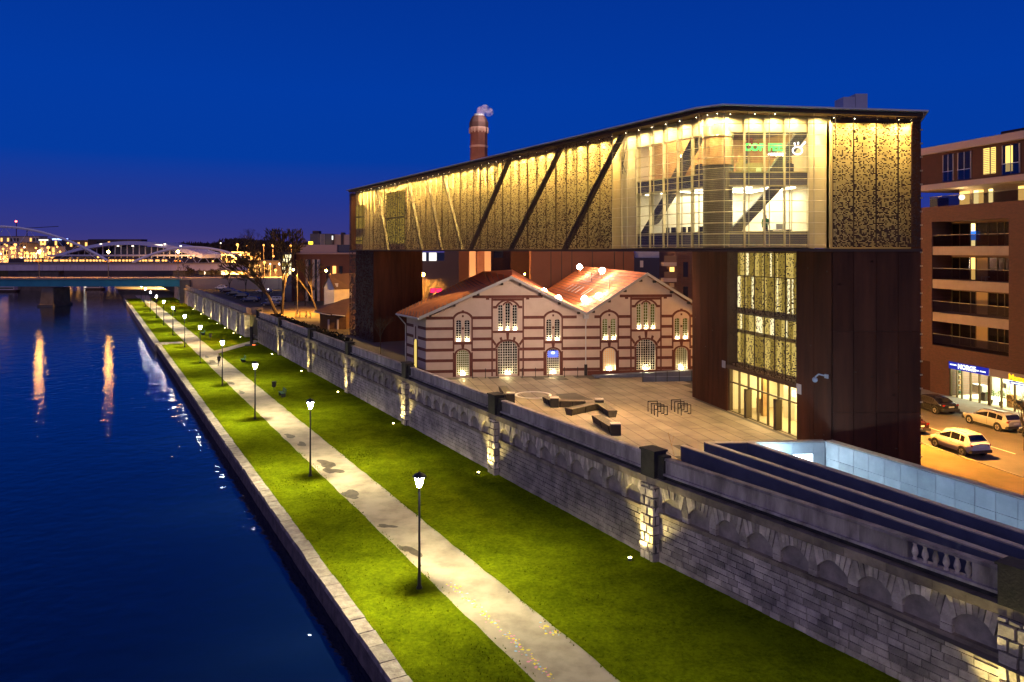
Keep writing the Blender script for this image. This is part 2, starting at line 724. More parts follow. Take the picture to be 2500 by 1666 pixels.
for bay, (s0, s1) in enumerate(((33.55, 50.85), (51.95, 69.45), (70.55, 88.45), (89.55, 106.45), (107.55, 126.1), (127.3, 146.0))):
    b = MB(wf)
    for z0 in COURSES:
        s = s0
        while s < s1 - .3:
            L = min(random.uniform(.45, 1.05), s1 - s)
            d = random.uniform(-.035, .012)
            b.hexa([(s + .008, .12, z0 + .008), (s + L - .008, .12, z0 + .008), (s + L - .008, .12, z0 + .298), (s + .008, .12, z0 + .298),
                    (s + .02, d - .02, z0 + .02), (s + L - .02, d - .02, z0 + .02), (s + L - .02, d - .02, z0 + .285), (s + .02, d - .02, z0 + .285)])
            s += L
    b.build('stonework', 'wall_stone', wall, kind='stuff')
# core behind the stones
b = MB(wf)
ss = [-10, 4, 14.6, 33, 51, 75, 100, 125, 146.2]
for a, c in zip(ss, ss[1:]):
    b.hexa([(a, .03, -.5), (c, .03, -.5), (c, .9, -.5), (a, .9, -.5), (a, .03, 2.6), (c, .03, 2.6), (c, .9, 2.6), (a, .9, 2.6)])
    b.hexa([(a, .24, 2.6), (c, .24, 2.6), (c, .9, 2.6), (a, .9, 2.6), (a, .24, 4.3), (c, .24, 4.3), (c, .9, 4.3), (a, .9, 4.3)])
b.build('wall_core', 'mortar', wall)


def arch_bay(s0, s1, near):
    n = max(1, round((s1 - s0) / 2.02))
    p = (s1 - s0) / n
    w = p * .385
    fan = .5 * p / w
    big = MB(wf)
    for k in range(n):
        c = s0 + p * (k + .5)
        par = lambda x: 3.28 + .46 * (1 - (x / w) ** 2)
        bb = MB(wf) if near else big
        bb.box(c - w - .05, c + w + .05, .16, .23, 2.75, 3.80, 1)
        if near:
            bb.m = [0] * len(bb.m)
            bb.build('arch_panel', 'render_panel', wall)
        for q in range(8):
            bb = MB(wf) if near else big
            x0, x1 = -w + 2 * w * q / 8 + .008, -w + 2 * w * (q + 1) / 8 - .008
            d = random.uniform(-.075, -.005)
            h = 4.22 if random.random() < .7 else 4.22 - random.uniform(.0, .12)
            bb.wall_prism([(c + x0, par(x0)), (c + x1, par(x1)), (c + x1 * fan - .008, h), (c + x0 * fan + .008, h)], d, .2, 0)
            if near:
                bb.build('voussoir', 'pale_stone', wall)
        for r in range(2):
            bb = MB(wf) if near else big
            d = random.uniform(-.03, .01)
            e = p / 2 - w
            if r == 0:
                bb.wall_prism([(c + w + .0, 2.76), (c + w + 2 * e, 2.76), (c + w + 2 * e, 3.02), (c + w, 3.02)], d, .2, 0)
            else:
                bb.wall_prism([(c + w, 3.035), (c + w + 2 * e, 3.035), (c + w + 2 * e, 3.27), (c + w + e + .01, 4.1), (c + w + e - .01, 4.1), (c + w, 3.27)], d, .2, 0)
            if near:
                bb.build('pier_stone', 'wall_stone', wall)
    if not near:
        big.build('arch_stonework', ['pale_stone', 'render_panel'], wall, kind='stuff')
    # sill and cornice
    L = s1 - s0
    m = max(1, round(L / 1.6))
    for k in range(m):
        a, c = s0 + L * k / m, s0 + L * (k + 1) / m
        b = MB(wf)
        d = random.uniform(-.01, .01)
        b.box(a + .006, c - .006, -.09 + d, .2, 2.54, 2.74)
        b.build('sill_stone', 'cornice_stone', wall)


bays = [(5.0, 14.0), (15.2, 32.4), (33.6, 50.8), (52.0, 69.4), (70.6, 88.4), (89.6, 106.4), (107.6, 126.1), (127.3, 146.0)]
for i, (a, c) in enumerate(bays):
    arch_bay(a, c, i < 3)
s = 4.0
while s < 146:
    L = min(random.uniform(1.2, 1.9) * (1 if s < 60 else 2), 146.2 - s)
    b = MB(wf)
    q = random.uniform(-.012, .012)
    b.box(s + .006, s + L - .006, -.30 + q, .5, 4.235, 4.60)
    b.build('cornice_stone', 'cornice_stone', wall)
    s += L
# pilasters of rough blocks
for i, s0 in enumerate(PIL):
    core = MB(wf)
    core.box(s0 - .52, s0 + .52, -.26, .3, -.1, 4.2)
    pil = core.build('pilaster', 'mortar', wall)
    z = .02
    k = 0
    joined = MB(wf)
    while z < 4.1:
        h = min(.5, 4.22 - z)
        cut = [-.56, random.uniform(-.15, .15), .56] if k % 2 else [-.56, -.2 + random.uniform(-.06, .06), .2, .56]
        for a, c in zip(cut, cut[1:]):
            b = MB(wf) if i < 4 else joined
            d = random.uniform(-.05, .0)
            j = lambda: random.uniform(-.025, .025)
            b.hexa([(s0 + a + .01, .1, z + .01), (s0 + c - .01, .1, z + .01), (s0 + c - .01, .1, z + h - .01), (s0 + a + .01, .1, z + h - .01),
                    (s0 + a + .05 + j(), -.36 + d, z + .05 + j()), (s0 + c - .05 + j(), -.36 + d, z + .05 + j()), (s0 + c - .05 + j(), -.36 + d, z + h - .05 + j()), (s0 + a + .05 + j(), -.36 + d, z + h - .05 + j())])
            if i < 4:
                b.build('block', 'pale_stone', pil)
        z += h
        k += 1
    if i >= 4:
        joined.build('block_courses', 'pale_stone', pil, kind='stuff')
# parapet between dark pillars
allp = [3.0] + PIL + [145.6]
for i, s0 in enumerate(allp[1:], 1):
    b = MB(wf)
    b.box(s0 - .55, s0 + .55, -.34, .5, 4.603, 6.0)
    b.box(s0 - .62, s0 + .62, -.40, .56, 6.0, 6.10)
    b.box(s0 - 1.0, s0 - .56, -.10, .45, 4.603, 5.86)
    b.build('pillar', 'black_stone', wall)
for i, (a, c) in enumerate(zip(allp, allp[1:])):
    a2, c2 = a + .58, c - 1.02
    b = MB(wf)
    b.box(a2, c2, .10, .42, 4.602, 4.86)
    b.build('parapet_footing', 'black_stone', wall)  # recessed band coloured black as the shadow gap under the ledge
    b = MB(wf)
    b.box(a2, c2, -.14, .42, 4.862, 4.97)
    b.build('parapet_ledge', 'weathered_concrete', wall)
    s = a2
    gap = (16.2, 18.6)
    while s < c2 - .05:
        L = min(random.uniform(1.8, 3.4), c2 - s)
        if c2 - s - L < .8:
            L = c2 - s
        e = s + L
        if i == 1 and s < gap[0] < e:
            e = gap[0]
        if i == 1 and gap[0] <= s < gap[1]:
            s = gap[1]
            continue
        b = MB(wf)
        q = random.uniform(-.008, .008)
        b.box(s + .006, e - .006, .02 + q, .30, 4.972, 5.66)
        b.build('parapet_panel', 'weathered_concrete', wall)
        s = e
    b = MB(wf)
    k = a2
    while k < c2:
        e = min(c2, k + 6)
        b.hexa([(k, -.05, 5.662), (e, -.05, 5.662), (e, .36, 5.662), (k, .36, 5.662), (k, -.02, 5.78), (e, -.02, 5.78), (e, .33, 5.78), (k, .33, 5.78)])
        k = e
    b.build('parapet_coping', 'weathered_concrete', wall)
for k in range(6):
    s0 = 16.4 + .4 * k
    x, y, _ = wf(s0, .16, 0)
    b = MB()
    b.lathe(x, y, [(.09, 4.972), (.09, 5.02), (.06, 5.06), (.13, 5.22), (.11, 5.36), (.06, 5.52), (.09, 5.58), (.09, 5.66)], 10)
    b.build('baluster', 'pale_stone', wall, smooth=True)

# far stretch of the flood wall past the river stairs
farw = thing('flood_wall', 'stretch of flood wall past the river stairs, its lit end face of yellow stone', 'wall', riv(26.5, 156, 0))
b = MB(riv)
b.box(26.4, 28.8, 156, 300, -.5, 4.4)
b.build('wall_core', 'wall_stone', farw)
b = MB(riv)
for r in range(13):
    z0 = r * .335
    t = 26.35
    while t < 29.6:
        L = min(random.uniform(.6, 1.1), 29.9 - t)
        if L > .2:
            b2 = MB(riv)
            d = random.uniform(0, .06)
            b2.box(t + .012, t + L - .012, 155.75 - d, 156.1, z0 + .012, z0 + .325)
            b2.build('stone', 'pale_stone', farw)
        t += L
b = MB(riv)
b.box(26.1, 29.9, 155.6, 300, 4.42, 4.75)
b.build('cornice_stone', 'cornice_stone', farw)
b = MB(riv)
b.box(26.6, 26.95, 155.8, 300, 4.75, 5.75)
b.box(26.95, 29.8, 155.8, 156.1, 4.75, 5.75)
b.build('parapet_panel', 'weathered_concrete', farw)
FARP = [163, 174.7, 186, 200, 216, 234, 252, 270]
for s0 in FARP:
    b = MB(riv)
    b.box(25.95, 26.45, s0 - .5, s0 + .5, 0, 4.42)
    b.build('pilaster', 'pale_stone', farw)
# stairs in the gap, running up behind the near wall
st = thing('river_stairs', 'stone steps rising between the two stretches of flood wall', 'stairs', riv(28.5, 151, 0))
for k in range(14):
    b = MB(riv)
    b.box(28.0 + k * .34, 28.36 + k * .34, 146.4, 155.7, .0, .1 + .3 * (k + 1))
    b.build('step', 'pavement', st)
b = MB(riv)
b.hexa([(27.02, 146.0, 0), (28.6, 146.0, 0), (28.6, 146.35, 0), (27.02, 146.35, 0), (27.9, 146.0, 4.3), (28.6, 146.0, 4.3), (28.6, 146.35, 4.3), (27.9, 146.35, 4.3)])
b.build('side_wall', 'wall_stone', st)

# ------------------------------------------------------------------ town side ground
b = MB()
pl = [riv(27.6, -40, 0), riv(27.6, 60, 0), riv(27.6, 420, 0)]
b.poly([(*pl[0][:2], 2.58), (900, -40, 2.58), (900, 700, 2.58), (*pl[2][:2], 2.58)])
b.build('town_ground', 'asphalt', kind='structure')
b = MB(riv)
b.slab([(27.3, 96), (27.3, 420), (300, 420), (300, 96)], 1.0, 4.42)
b.build('upper_ground', 'earth', kind='structure')
b = MB()
b.poly([(-2600, 560, 2.3), (3000, 560, 2.3), (3000, 5200, 2.3), (-2600, 5200, 2.3)])
b.poly([(-2600, 560, 2.3), (3000, 560, 2.3), (3000, 560, -3.4), (-2600, 560, -3.4)])
b.build('far_bank', 'earth', kind='structure')

# plaza
def xy(p):
    return (p[0], p[1])
PLZ = [xy(riv(27.45, 34.9, 0)), xy(riv(30.5, 34.75, 0)), xy(riv(39.0, 31.5, 0)), (21.5, 46.3), (23.5, 58), (26, 80), (24, 112), xy(riv(27.45, 112, 0))]
b = MB()
b.slab(PLZ, 1.0, 4.485)
b.build('plaza_ground', 'plaza_joint', kind='structure')


def inside(x, y, P):
    r = False
    for (x0, y0), (x1, y1) in zip(P, P[1:] + P[:1]):
        if (y0 > y) != (y1 > y) and x < (x1 - x0) * (y - y0) / (y1 - y0) + x0:
            r = not r
    return r


def clip(poly, P):
    """convex-ish clip of a quad to the half-planes of P (P is nearly convex, counted anticlockwise)"""
    out_ = poly
    for (x0, y0), (x1, y1) in zip(P, P[1:] + P[:1]):
        res = []
        if not out_:
            return []
        for (ax, ay), (bx, by) in zip(out_, out_[1:] + out_[:1]):
            da = (x1 - x0) * (ay - y0) - (y1 - y0) * (ax - x0)
            db = (x1 - x0) * (by - y0) - (y1 - y0) * (bx - x0)
            if da >= 0:
                res.append((ax, ay))
            if da * db < 0:
                f = da / (da - db)
                res.append((ax + (bx - ax) * f, ay + (by - ay) * f))
        out_ = res
    return out_


plaza = bpy.data.objects.new('plaza_paving', None)
COL.objects.link(plaza)
plaza['kind'] = 'structure'
VIS = [xy(riv(27.45, 34.9, 0)), xy(riv(30.5, 34.85, 0)), (19.5, 46.25), (19.3, 48), (15.2, 66), (19, 77), (-9, 74), (-14, 82), xy(riv(27.45, 95, 0))]
tl = frame(19.7, 47, 15.4 - 19.7, 65.1 - 47)
for i in range(-8, 44):
    off = random.random() * 4
    for j in range(-6, 20):
        a0, b0 = -8 + j * 4.2 + off, -6 + i * 1.05
        q = [xy(tl(a, c, 0)) for a, c in ((a0 + .025, b0 + .025), (a0 + 4.175, b0 + .025), (a0 + 4.175, b0 + 1.025), (a0 + .025, b0 + 1.025))]
        cx, cyy = sum(p[0] for p in q) / 4, sum(p[1] for p in q) / 4
        if not inside(cx, cyy, VIS):
            continue
        ok = all(inside(px, py, PLZ) for px, py in q)
        if not ok:
            continue
        b = MB()
        b.poly([(x, y, 4.5) for x, y in q])
        o = b.build('paving_slab', 'plaza_stone', plaza)

# street on the town side
ST = frame(31.3, 54, -.2105, .9776)          # a: along the street, b: to the river side
b = MB(ST)
b.poly([(-40, .35, 2.60), (70, .35, 2.60), (70, -11.2, 2.60), (-40, -11.2, 2.60)])
b.build('street', 'asphalt', kind='structure')
b = MB(ST)
b.poly([(-40, 14, 2.62), (12, 14, 2.62), (12, .2, 2.66), (-40, .2, 2.66)])
b.build('dirt_verge', 'dirt_verge', kind='structure')
b = MB(ST)
b.box(-40, 70, .22, .34, 2.4, 2.71)
b.build('kerb', 'pavement', kind='structure')
b = MB(ST)
b.box(-40, 70, -20, -11.1, 2.4, 2.73)
b.build('pavement', 'pavement', kind='structure')
for k, (a0, b0, a1, b1) in enumerate([(-6, -4.2, -3.5, -4.2), (-1, -4.2, 1.5, -4.2), (5, -4.2, 7.5, -4.2), (11, -4.2, 13.5, -4.2), (17, -4.2, 19.5, -4.2)]):
    b = MB(ST)
    b.poly([(a0, b0 - .07, 2.606), (a1, b0 - .07, 2.606), (a1, b0 + .07, 2.606), (a0, b0 + .07, 2.606)])
    b.build('lane_marking', 'paint_white', kind='structure')
random.seed(5)
# ------------------------------------------------------------------ museum materials
mat('corten_screen', (.075, .042, .022), .72, (.040, .022, .013), .6, bump=.0)
mat('corten_dark', (.10, .038, .020), .9, (.045, .020, .014), .9, bump=.2, bscale=20, rnd=.2, stretch=(1, 1, .12), spec=.08)
mat('corten_frame', (.075, .042, .026), .7)
mat('concrete_core', (.56, .47, .25), .85, (.44, .36, .18), .5, bump=.1)
mat('steel_beam', (.30, .26, .19), .8, (.22, .19, .14), 1., spec=.1)
mat('roof_metal', (.55, .55, .60), .5)
mat('wire_steel', (.55, .47, .30), .45, metal=.5)
mat('mullion', (.42, .36, .22), .5, metal=.3)
mat('mullion_dark', (.10, .075, .04), .5, metal=.3)
mat('interior_wall', (.70, .64, .50), .9, (.6, .54, .4), .6)
mat('interior_brown', (.30, .17, .08), .9, (.42, .28, .11), 1.6)
mat('interior_floor', (.30, .24, .15), .6)
mat('spandrel', (.045, .045, .075), .25, spec=.6)
mat('brick_red', (.22, .05, .03), .8)
mat('plant_green', (.05, .12, .02), .9)
mat('furniture_dark', (.03, .025, .02), .6)
mat('brace_grey', (.085, .072, .05), .7)
mat('rail_steel', (.02, .02, .02), .5, metal=.3)
mat('light_concrete', (.46, .47, .48), .75, (.33, .34, .36), .8, bump=.08, rnd=.16)
mat('ramp_concrete', (.10, .115, .18), .8, (.065, .075, .125), .6, bump=.1)  # blue shade of the sky mixed into the grey concrete colour
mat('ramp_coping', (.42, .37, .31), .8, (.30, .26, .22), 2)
mat('grey_box', (.45, .45, .48), .6, (.38, .38, .42), 1)
glass('window_glass', (.82, .84, .80), .05)
glass('dark_glass', (.35, .36, .42), .10)
glow('fixture_glow', (1, .86, .55), 40)
glow('ceiling_glow', (1, .93, .70), 8.0)
glow('pendant_glow', (1, .72, .38), 14)
glow('neon_green', (.05, 1, .13), 2.6)
glow('neon_green_core', (.35, 1, .65), 7)
glow('neon_white', (1, .98, .9), 3)
glow('strip_warm', (1, .72, .18), .95)
glow('strip_white', (1, .86, .46), 1.9)
glow('strip_dim', (.85, .58, .10), .5)
glow('screen_blue', (.25, .3, 1), 5)
glow('cold_white', (.75, .9, 1), 9)

WARM = (1.0, .66, .20)
Z0, Z1 = 17.15, 25.62
OBT = lambda a: (-8.445 + .9949 * a, 74.8 + .1006 * a, 7.5)
mus = thing('museum', 'long raised museum hall clad in glowing perforated rusty steel, standing on two legs', 'museum', riv(34, 40, 4.5))
MS = lambda s, d, z: riv(33.59 + d, s, z)        # river front: x = s, y = depth behind the screen
MR = lambda x, d, z: (x, 47.0 + d, z)            # end front facing the camera


def r2s(px, t=33.59):
    r = (px - 1250) / 1860
    return (NX * t - r * NY * t) / (r * UY - UX)


def screen(fr, a0, a1, z0, z1, fill, mt='corten_screen', parent=mus, row=.105, bar=.040, cell=.105, name='screen_panel', bl=(1, 1)):
    """one perforated sheet: a grid with the holes left out, folded flanges on both edges"""
    n = max(3, round((a1 - a0 - .08) / cell))
    xs = [a0, a0 + .034] + [a0 + .034 + (a1 - a0 - .068) * k / n for k in range(1, n)] + [a1 - .034, a1]
    zs, solid = [z0], []
    z = z0
    while z < z1 - row:
        zs += [z + bar, z + row]
        solid += [True, False]
        z += row
    zs.append(z1)
    solid.append(True)
    b = MB(fr)
    nx = len(xs)
    idx = [[b.P(x, 0, zz) for x in xs] for zz in zs]
    blot = {}
    for j in range(len(zs) - 1):
        h = (zs[j] - z0) / (z1 - z0)
        for i in range(nx - 1):
            sl_ = solid[j] or i in (0, nx - 2)
            if not sl_:
                key = (i // bl[0], j // bl[1])
                if key not in blot:
                    blot[key] = random.uniform(.45, 1.55) * (1 + .35 * sin(key[0] * .9 + key[1] * .23 + a0 * 3.1))
                sl_ = random.random() < fill(h) * blot[key] + .02
            if sl_:
                b.f.append([idx[j][i], idx[j][i + 1], idx[j + 1][i + 1], idx[j + 1][i]]); b.m.append(0)
    # flanges
    for x in (xs[0], xs[-1]):
        k = 0 if x == xs[0] else nx - 1
        q = [b.P(x, .05, z0), b.P(x, .05, zs[-1])]
        for j in range(len(zs) - 1):
            pass
        b.f.append([idx[0][k], idx[-1][k], q[1], q[0]]); b.m.append(0)
    return b.build(name, mt, parent)


# river front ------------------------------------------------------
S_A, S_B, S_C = 36.25, r2s(1494), 110.7
S_LEG = 99.8
NP = 42
W = (S_C - S_B) / NP
fill_l = lambda h: .22 + .22 * max(0, (.50 - h) / .50)
for k in range(NP):
    a0 = S_B + W * k
    zb = Z0
    wob = .03 * sin(k * 2.1)
    fr = lambda s, d, z, w_=wob: MS(s, d + w_, z)
    screen(fr, a0 + .012, a0 + W - .012, zb, Z1, fill_l if k < 35 else (lambda h: .04 + .25 * max(0, .45 - h)), row=.075 if k < 24 else .11, bar=.028 if k < 24 else .04, cell=.085 if k < 24 else .13)
    if a0 > S_LEG - .2:                                     # the leg: screens run down to the ground
        screen(MS, a0 + .012, a0 + W - .012, 4.5, Z0 - .05, lambda h: .25 + .3 * (1 - h), row=.2, cell=.3)

# core wall behind the screens, with windows let in
b = MB(MS)
b.box(S_B + .02, S_C - .3, .95, 1.4, 17.0, 25.6)
b.build('core_wall', 'concrete_core', mus)
for (p0, p1, z0, z1, m_) in [(945, 988, 17.9, 24.6, 'strip_dim'), (863, 889, 20.2, 23.6, 'strip_dim'), (863, 886, 18.0, 18.9, 'strip_dim')]:
    b = MB(MS)
    s0, s1 = r2s(p1, 34.5), r2s(p0, 34.5)
    b.box(s0, s1, .90, .945, z0, z1)
    b.build('lit_window', m_, mus)
    b = MB(MS)
    for q in range(5):
        x = s0 + (s1 - s0) * q / 4
        b.box(x - .05, x + .05, .84, .90, z0, z1)
    b.box(s0, s1, .85, .90, (z0 + z1) / 2 - .1, (z0 + z1) / 2 + .1)
    b.build('window_frame', 'mullion_dark', mus)

# diagonal truss members in the cavity, shaded ones coloured darker, lit ones paler
for (pb, pt) in [(1143.5, 1238.6), (1241.6, 1363.6), (1372.5, 1512)]:
    s0, s1 = r2s(pb), r2s(pt)
    b = MB(MS)
    b.wall_prism([(s0 + .27, 17.1), (s0 - .27, 17.1), (s1 - .20, 25.4), (s1 + .20, 25.4)], .10, .42)
    b.build('diagonal_brace', 'brace_grey', mus)
for (pt, pb) in [(916, 942.6), (991.7, 1024), (1037.8, 1072), (1076.5, 1121)]:
    s0, s1 = r2s(pb), r2s(pt)
    b = MB(MS)
    b.wall_prism([(s0 + .20, 17.1), (s0 - .20, 17.1), (s1 - .15, 25.4), (s1 + .15, 25.4)], .14, .44)
    b.build('diagonal_brace', 'steel_beam', mus)

# roof plate, fascia, bottom frame
def ztop(x):
    return 26.0 - .4 * smooth01((x - 12.0) / 13.2) if x > 12 else 26.0


A1 = MS(S_A, 0, 0)
PLAN = [(13.05, 47.0), (25.25, 47.0), (31.5, 62.0), xy(riv(49, 60, 0)), xy(riv(49, S_C, 0)), xy(MS(S_C, 0, 0)), xy(MS(S_A, 0, 0))]
def off(poly, d):
    n = len(poly)
    cx, cyy = sum(p[0] for p in poly) / n, sum(p[1] for p in poly) / n
    res = []
    for k in range(n):
        p0, p1, p2 = Vector(poly[k - 1]), Vector(poly[k]), Vector(poly[(k + 1) % n])
        e1, e2 = (p1 - p0).normalized(), (p2 - p1).normalized()
        n1, n2 = Vector((e1.y, -e1.x)), Vector((e2.y, -e2.x))
        bi = (n1 + n2).normalized()
        res.append(tuple(p1 + bi * d / max(.4, bi.dot(n1))))
    return res


def plan_slab(name, mt, poly, f0, f1):
    b = MB()
    n = len(poly)
    lo = [b.P(x, y, f0(x)) for x, y in poly]
    hi = [b.P(x, y, f1(x)) for x, y in poly]
    b.f += [lo[::-1], hi] + [[lo[k], lo[(k + 1) % n], hi[(k + 1) % n], hi[k]] for k in range(n)]
    b.m += [0] * (n + 2)
    return b.build(name, mt, mus)


plan_slab('roof_plate', 'roof_metal', off(PLAN, .38), lambda x: ztop(x) - .09, lambda x: ztop(x))
plan_slab('roof_fascia', 'corten_frame', off(PLAN, .10), lambda x: ztop(x) - .36, lambda x: ztop(x) - .14)
plan_slab('roof_deck', 'corten_frame', off(PLAN, -1.6), lambda x: ztop(x) - .9, lambda x: ztop(x) - .10)
b = MB()
P2 = off(PLAN, .06)
P3 = off(PLAN, -1.6)
for k in range(len(PLAN)):
    if k in (1, 2, 3):
        continue
    a, c = P2[k], P2[(k + 1) % len(P2)]
    e, f = P3[(k + 1) % len(P3)], P3[k]
    b.hexa([(*a, 16.93), (*c, 16.93), (*e, 16.93), (*f, 16.93), (*a, 17.12), (*c, 17.12), (*e, 17.12), (*f, 17.12)])
b.build('bottom_frame', 'corten_frame', mus)
plan_slab('underside', 'corten_dark', off(PLAN, -1.0), lambda x: 17.0, lambda x: 17.1)

# rear and far walls of the hall
b = MB(MS)
b.box(S_C - .3, S_C - .02, .1, 15.0, 17.1, 25.5)
b.box(60.5, S_C, 14.9, 15.2, 17.1, 25.5)
b.build('rear_wall', 'corten_dark', mus)

# far leg
b = MB(MS)
b.box(S_LEG, S_C - .3, .9, 7.2, 4.4, 17.0)
b.build('far_leg', 'corten_dark', mus)
for k in range(4):
    b = MB(MS)
    b.box(S_LEG - .06, S_LEG - .005, .05 + k * 1.75, 1.77 + k * 1.75, 4.5, 16.9)
    b.build('leg_panel', 'corten_dark', mus)

# glazed corner ----------------------------------------------------
ML = [1494, 1530, 1562.6, 1595, 1629, 1664, 1705.6]
sl_ = [r2s(p) for p in ML]                     # descending
WD = .92                                       # wall plane behind the wires
# upper windows, spandrel, lower windows (heights)
ZW = dict(ut=24.45, ub=21.95, st=21.9, sb=21.12, lt=21.05, lb=18.2, bt=18.15, bb=17.25)


def glazed(fr, xs, plain):
    """xs: mullion positions; plain: bays (index) that are solid wall"""
    for i in range(len(xs) - 1):
        x0, x1 = min(xs[i], xs[i + 1]), max(xs[i], xs[i + 1])
        b = MB(fr)
        if i in plain:
            b.box(x0, x1, WD, WD + .3, 17.15, 25.7)
            b.build('wall_panel', 'concrete_core', mus)
            continue
        b.box(x0, x1, WD, WD + .3, ZW['ut'], 25.7)
        b.build('wall_panel', 'concrete_core', mus)
        for (za, zb, nm, mt) in ((ZW['ub'], ZW['ut'], 'window', 'window_glass'), (ZW['lb'], ZW['lt'], 'window', 'window_glass'),
                                 (ZW['sb'], ZW['st'], 'spandrel_panel', 'spandrel'), (ZW['bb'], ZW['bt'], 'spandrel_panel', 'spandrel')):
            b = MB(fr)
            g = .05
            if nm == 'window':
                b.poly([(x0 + g, WD + .10, za), (x1 - g, WD + .10, za), (x1 - g, WD + .10, zb), (x0 + g, WD + .10, zb)])
            else:
                b.box(x0 + g, x1 - g, WD + .05, WD + .25, za, zb)
            b.build('window_pane' if nm == 'window' else nm, mt, mus)
            b = MB(fr)
            f = .055
            b.box(x0, x1, WD - .02, WD + .14, za - f, za)
            b.box(x0, x1, WD - .02, WD + .14, zb - .01, zb + f)
            b.build('transom', 'mullion', mus)
    for x in xs:
        b = MB(fr)
        b.box(x - .04, x + .04, WD - .10, WD + .16, 17.15, 25.6)
        b.build('mullion', 'mullion', mus)
        b = MB(fr)
        b.box(x - .016, x + .016, .0, .06, 17.15, 25.6)
        b.build('screen_post', 'mullion', mus)


glazed(MS, sl_, {0})
XR = [(p - 1250) / 1860 * 47.5 for p in (1763, 1822.6, 1872, 1921, 1980, 2032)]
glazed(MR, XR, {4})
# horizontal wires in the screen plane
P_IN = [xy(MS(S_B, 0, 0)), xy(MS(S_A, 0, 0)), (13.05, 47.0), (XR[-1] - .6, 47.0)]
for k in range(12):
    z = 17.35 + .68 * k
    b = MB()
    for (x0, y0), (x1, y1) in zip(P_IN, P_IN[1:]):
        b.tube((x0, y0, z), (x1, y1, z), .022, n=5)
    b.build('wire', 'wire_steel', mus)
b = MB()                                         # finer mesh between them
for k in range(72):
    z = 17.3 + .112 * k
    for (x0, y0), (x1, y1) in zip(P_IN, P_IN[1:]):
        b.tube((x0, y0 + .03, z), (x1, y1 + .03, z), .003, n=3, caps=False)
b.build('fine_wire_mesh', 'wire_steel', mus, kind='stuff')
# bevelled corner pier
pA, pB = MS(S_A + .15, WD, 0), (13.0, 47 + WD, 0)
b = MB()
cx, cyy = (pA[0] + pB[0]) / 2 + .35, (pA[1] + pB[1]) / 2 + .45
b.lathe(cx, cyy, [(.92, 17.15), (.92, 22.4)], 24)
b.build('corner_pier', 'brace_grey', mus, smooth=False)
b = MB()
b.lathe(cx, cyy, [(.98, 24.2), (.98, 25.7)], 24)
b.build('corner_cladding', 'concrete_core', mus)

b = MB()
b.lathe(cx, cyy, [(.95, 22.42), (.95, 24.18)], 24)
b.build('corner_cladding', 'interior_brown', mus)

# end front screens
XE = [(p - 1250) / 1860 * 47.0 for p in (2032.6, 2084, 2139, 2192.7, 2247)]
for i, (a, c) in enumerate(zip(XE, XE[1:])):
    zt = ztop((a + c) / 2) - .38
    screen(MR, a + .012, c - .012, 17.2, zt, lambda h: .17 + .32 * (1 - h) ** 1.3, row=.075, bar=.028, cell=.075)
    for z0, z1 in ((2.3, 7.0), (7.02, 12.0), (12.02, 17.12)):
        screen(MR, a + .015, c - .015, z0, z1, lambda h: 2.6, mt='corten_dark', name='dark_panel', row=.14, bar=.06, cell=.14)
b = MB(MR)
b.box(XE[0], XE[-1] - .1, WD, WD + .4, 2.3, 25.0)
b.build('core_wall', 'concrete_core', mus)
b = MB(MR)
b.box(XE[0] + .1, XE[-1] - .12, .3, .8, 2.3, 17.1)
b.build('tower_wall', 'corten_frame', mus)
# side of the end tower facing the street, with projecting clips
TR = frame(25.25, 47.0, 6.25, 15.0)
b = MB(TR)
b.box(.0, 16, .02, .5, 2.3, 25.0)
b.build('side_wall', 'corten_dark', mus)
for k in range(26):
    b = MB(MR)
    z = 3.4 + k * .84
    b.box(XE[-1] - .02, XE[-1] + .14, -.02, .03, z, z + .09)
    b.build('edge_clip', 'mullion', mus)

# entrance tower side ------------------------------------------------
TW = frame(15.4, 65.1, 19.7 - 15.4, 47.0 - 65.1)     # a from the rear corner to the front corner, b>0 into the tower
TL_ = hypot(19.7 - 15.4, 47.0 - 65.1)
def p2a(px):
    r = (px - 1250) / 1860
    ax, ay = (19.7 - 15.4) / TL_, (47.0 - 65.1) / TL_
    return (r * 65.1 - 15.4) / (ax - r * ay)
E0, E1 = p2a(1775), p2a(1945)
GZ = 7.85
for a0, a1, z0, z1 in ((0, E0, 4.5, 17), (E1, TL_, 2.3, 17)):
    n = max(2, round((a1 - a0) / 1.6))
    for k in range(n):
        screen(TW, a0 + (a1 - a0) * k / n + .012, a0 + (a1 - a0) * (k + 1) / n - .012, z0, 16.95, lambda h: 2.6, mt='corten_dark', name='dark_panel', row=.16, bar=.07, cell=.16)
for q_ in ((0, E0, .15, .5), (E1, TL_ - .02, .15, .5), (0.0, .4, .5, 14)):
    b = MB(TW)
    b.box(*q_, 2.3, 17)
    b.build('tower_wall', 'corten_frame', mus)
NE = 7
for k in range(NE):
    a0, a1 = E0 + (E1 - E0) * k / NE, E0 + (E1 - E0) * (k + 1) / NE
    for z0, z1 in ((GZ + .25, 12.3), (12.35, 16.9)):
        screen(TW, a0 + .02, a1 - .02, z0, z1, lambda h: .13 + .20 * (1 - h) ** 2, row=.08, bar=.033, cell=.08)
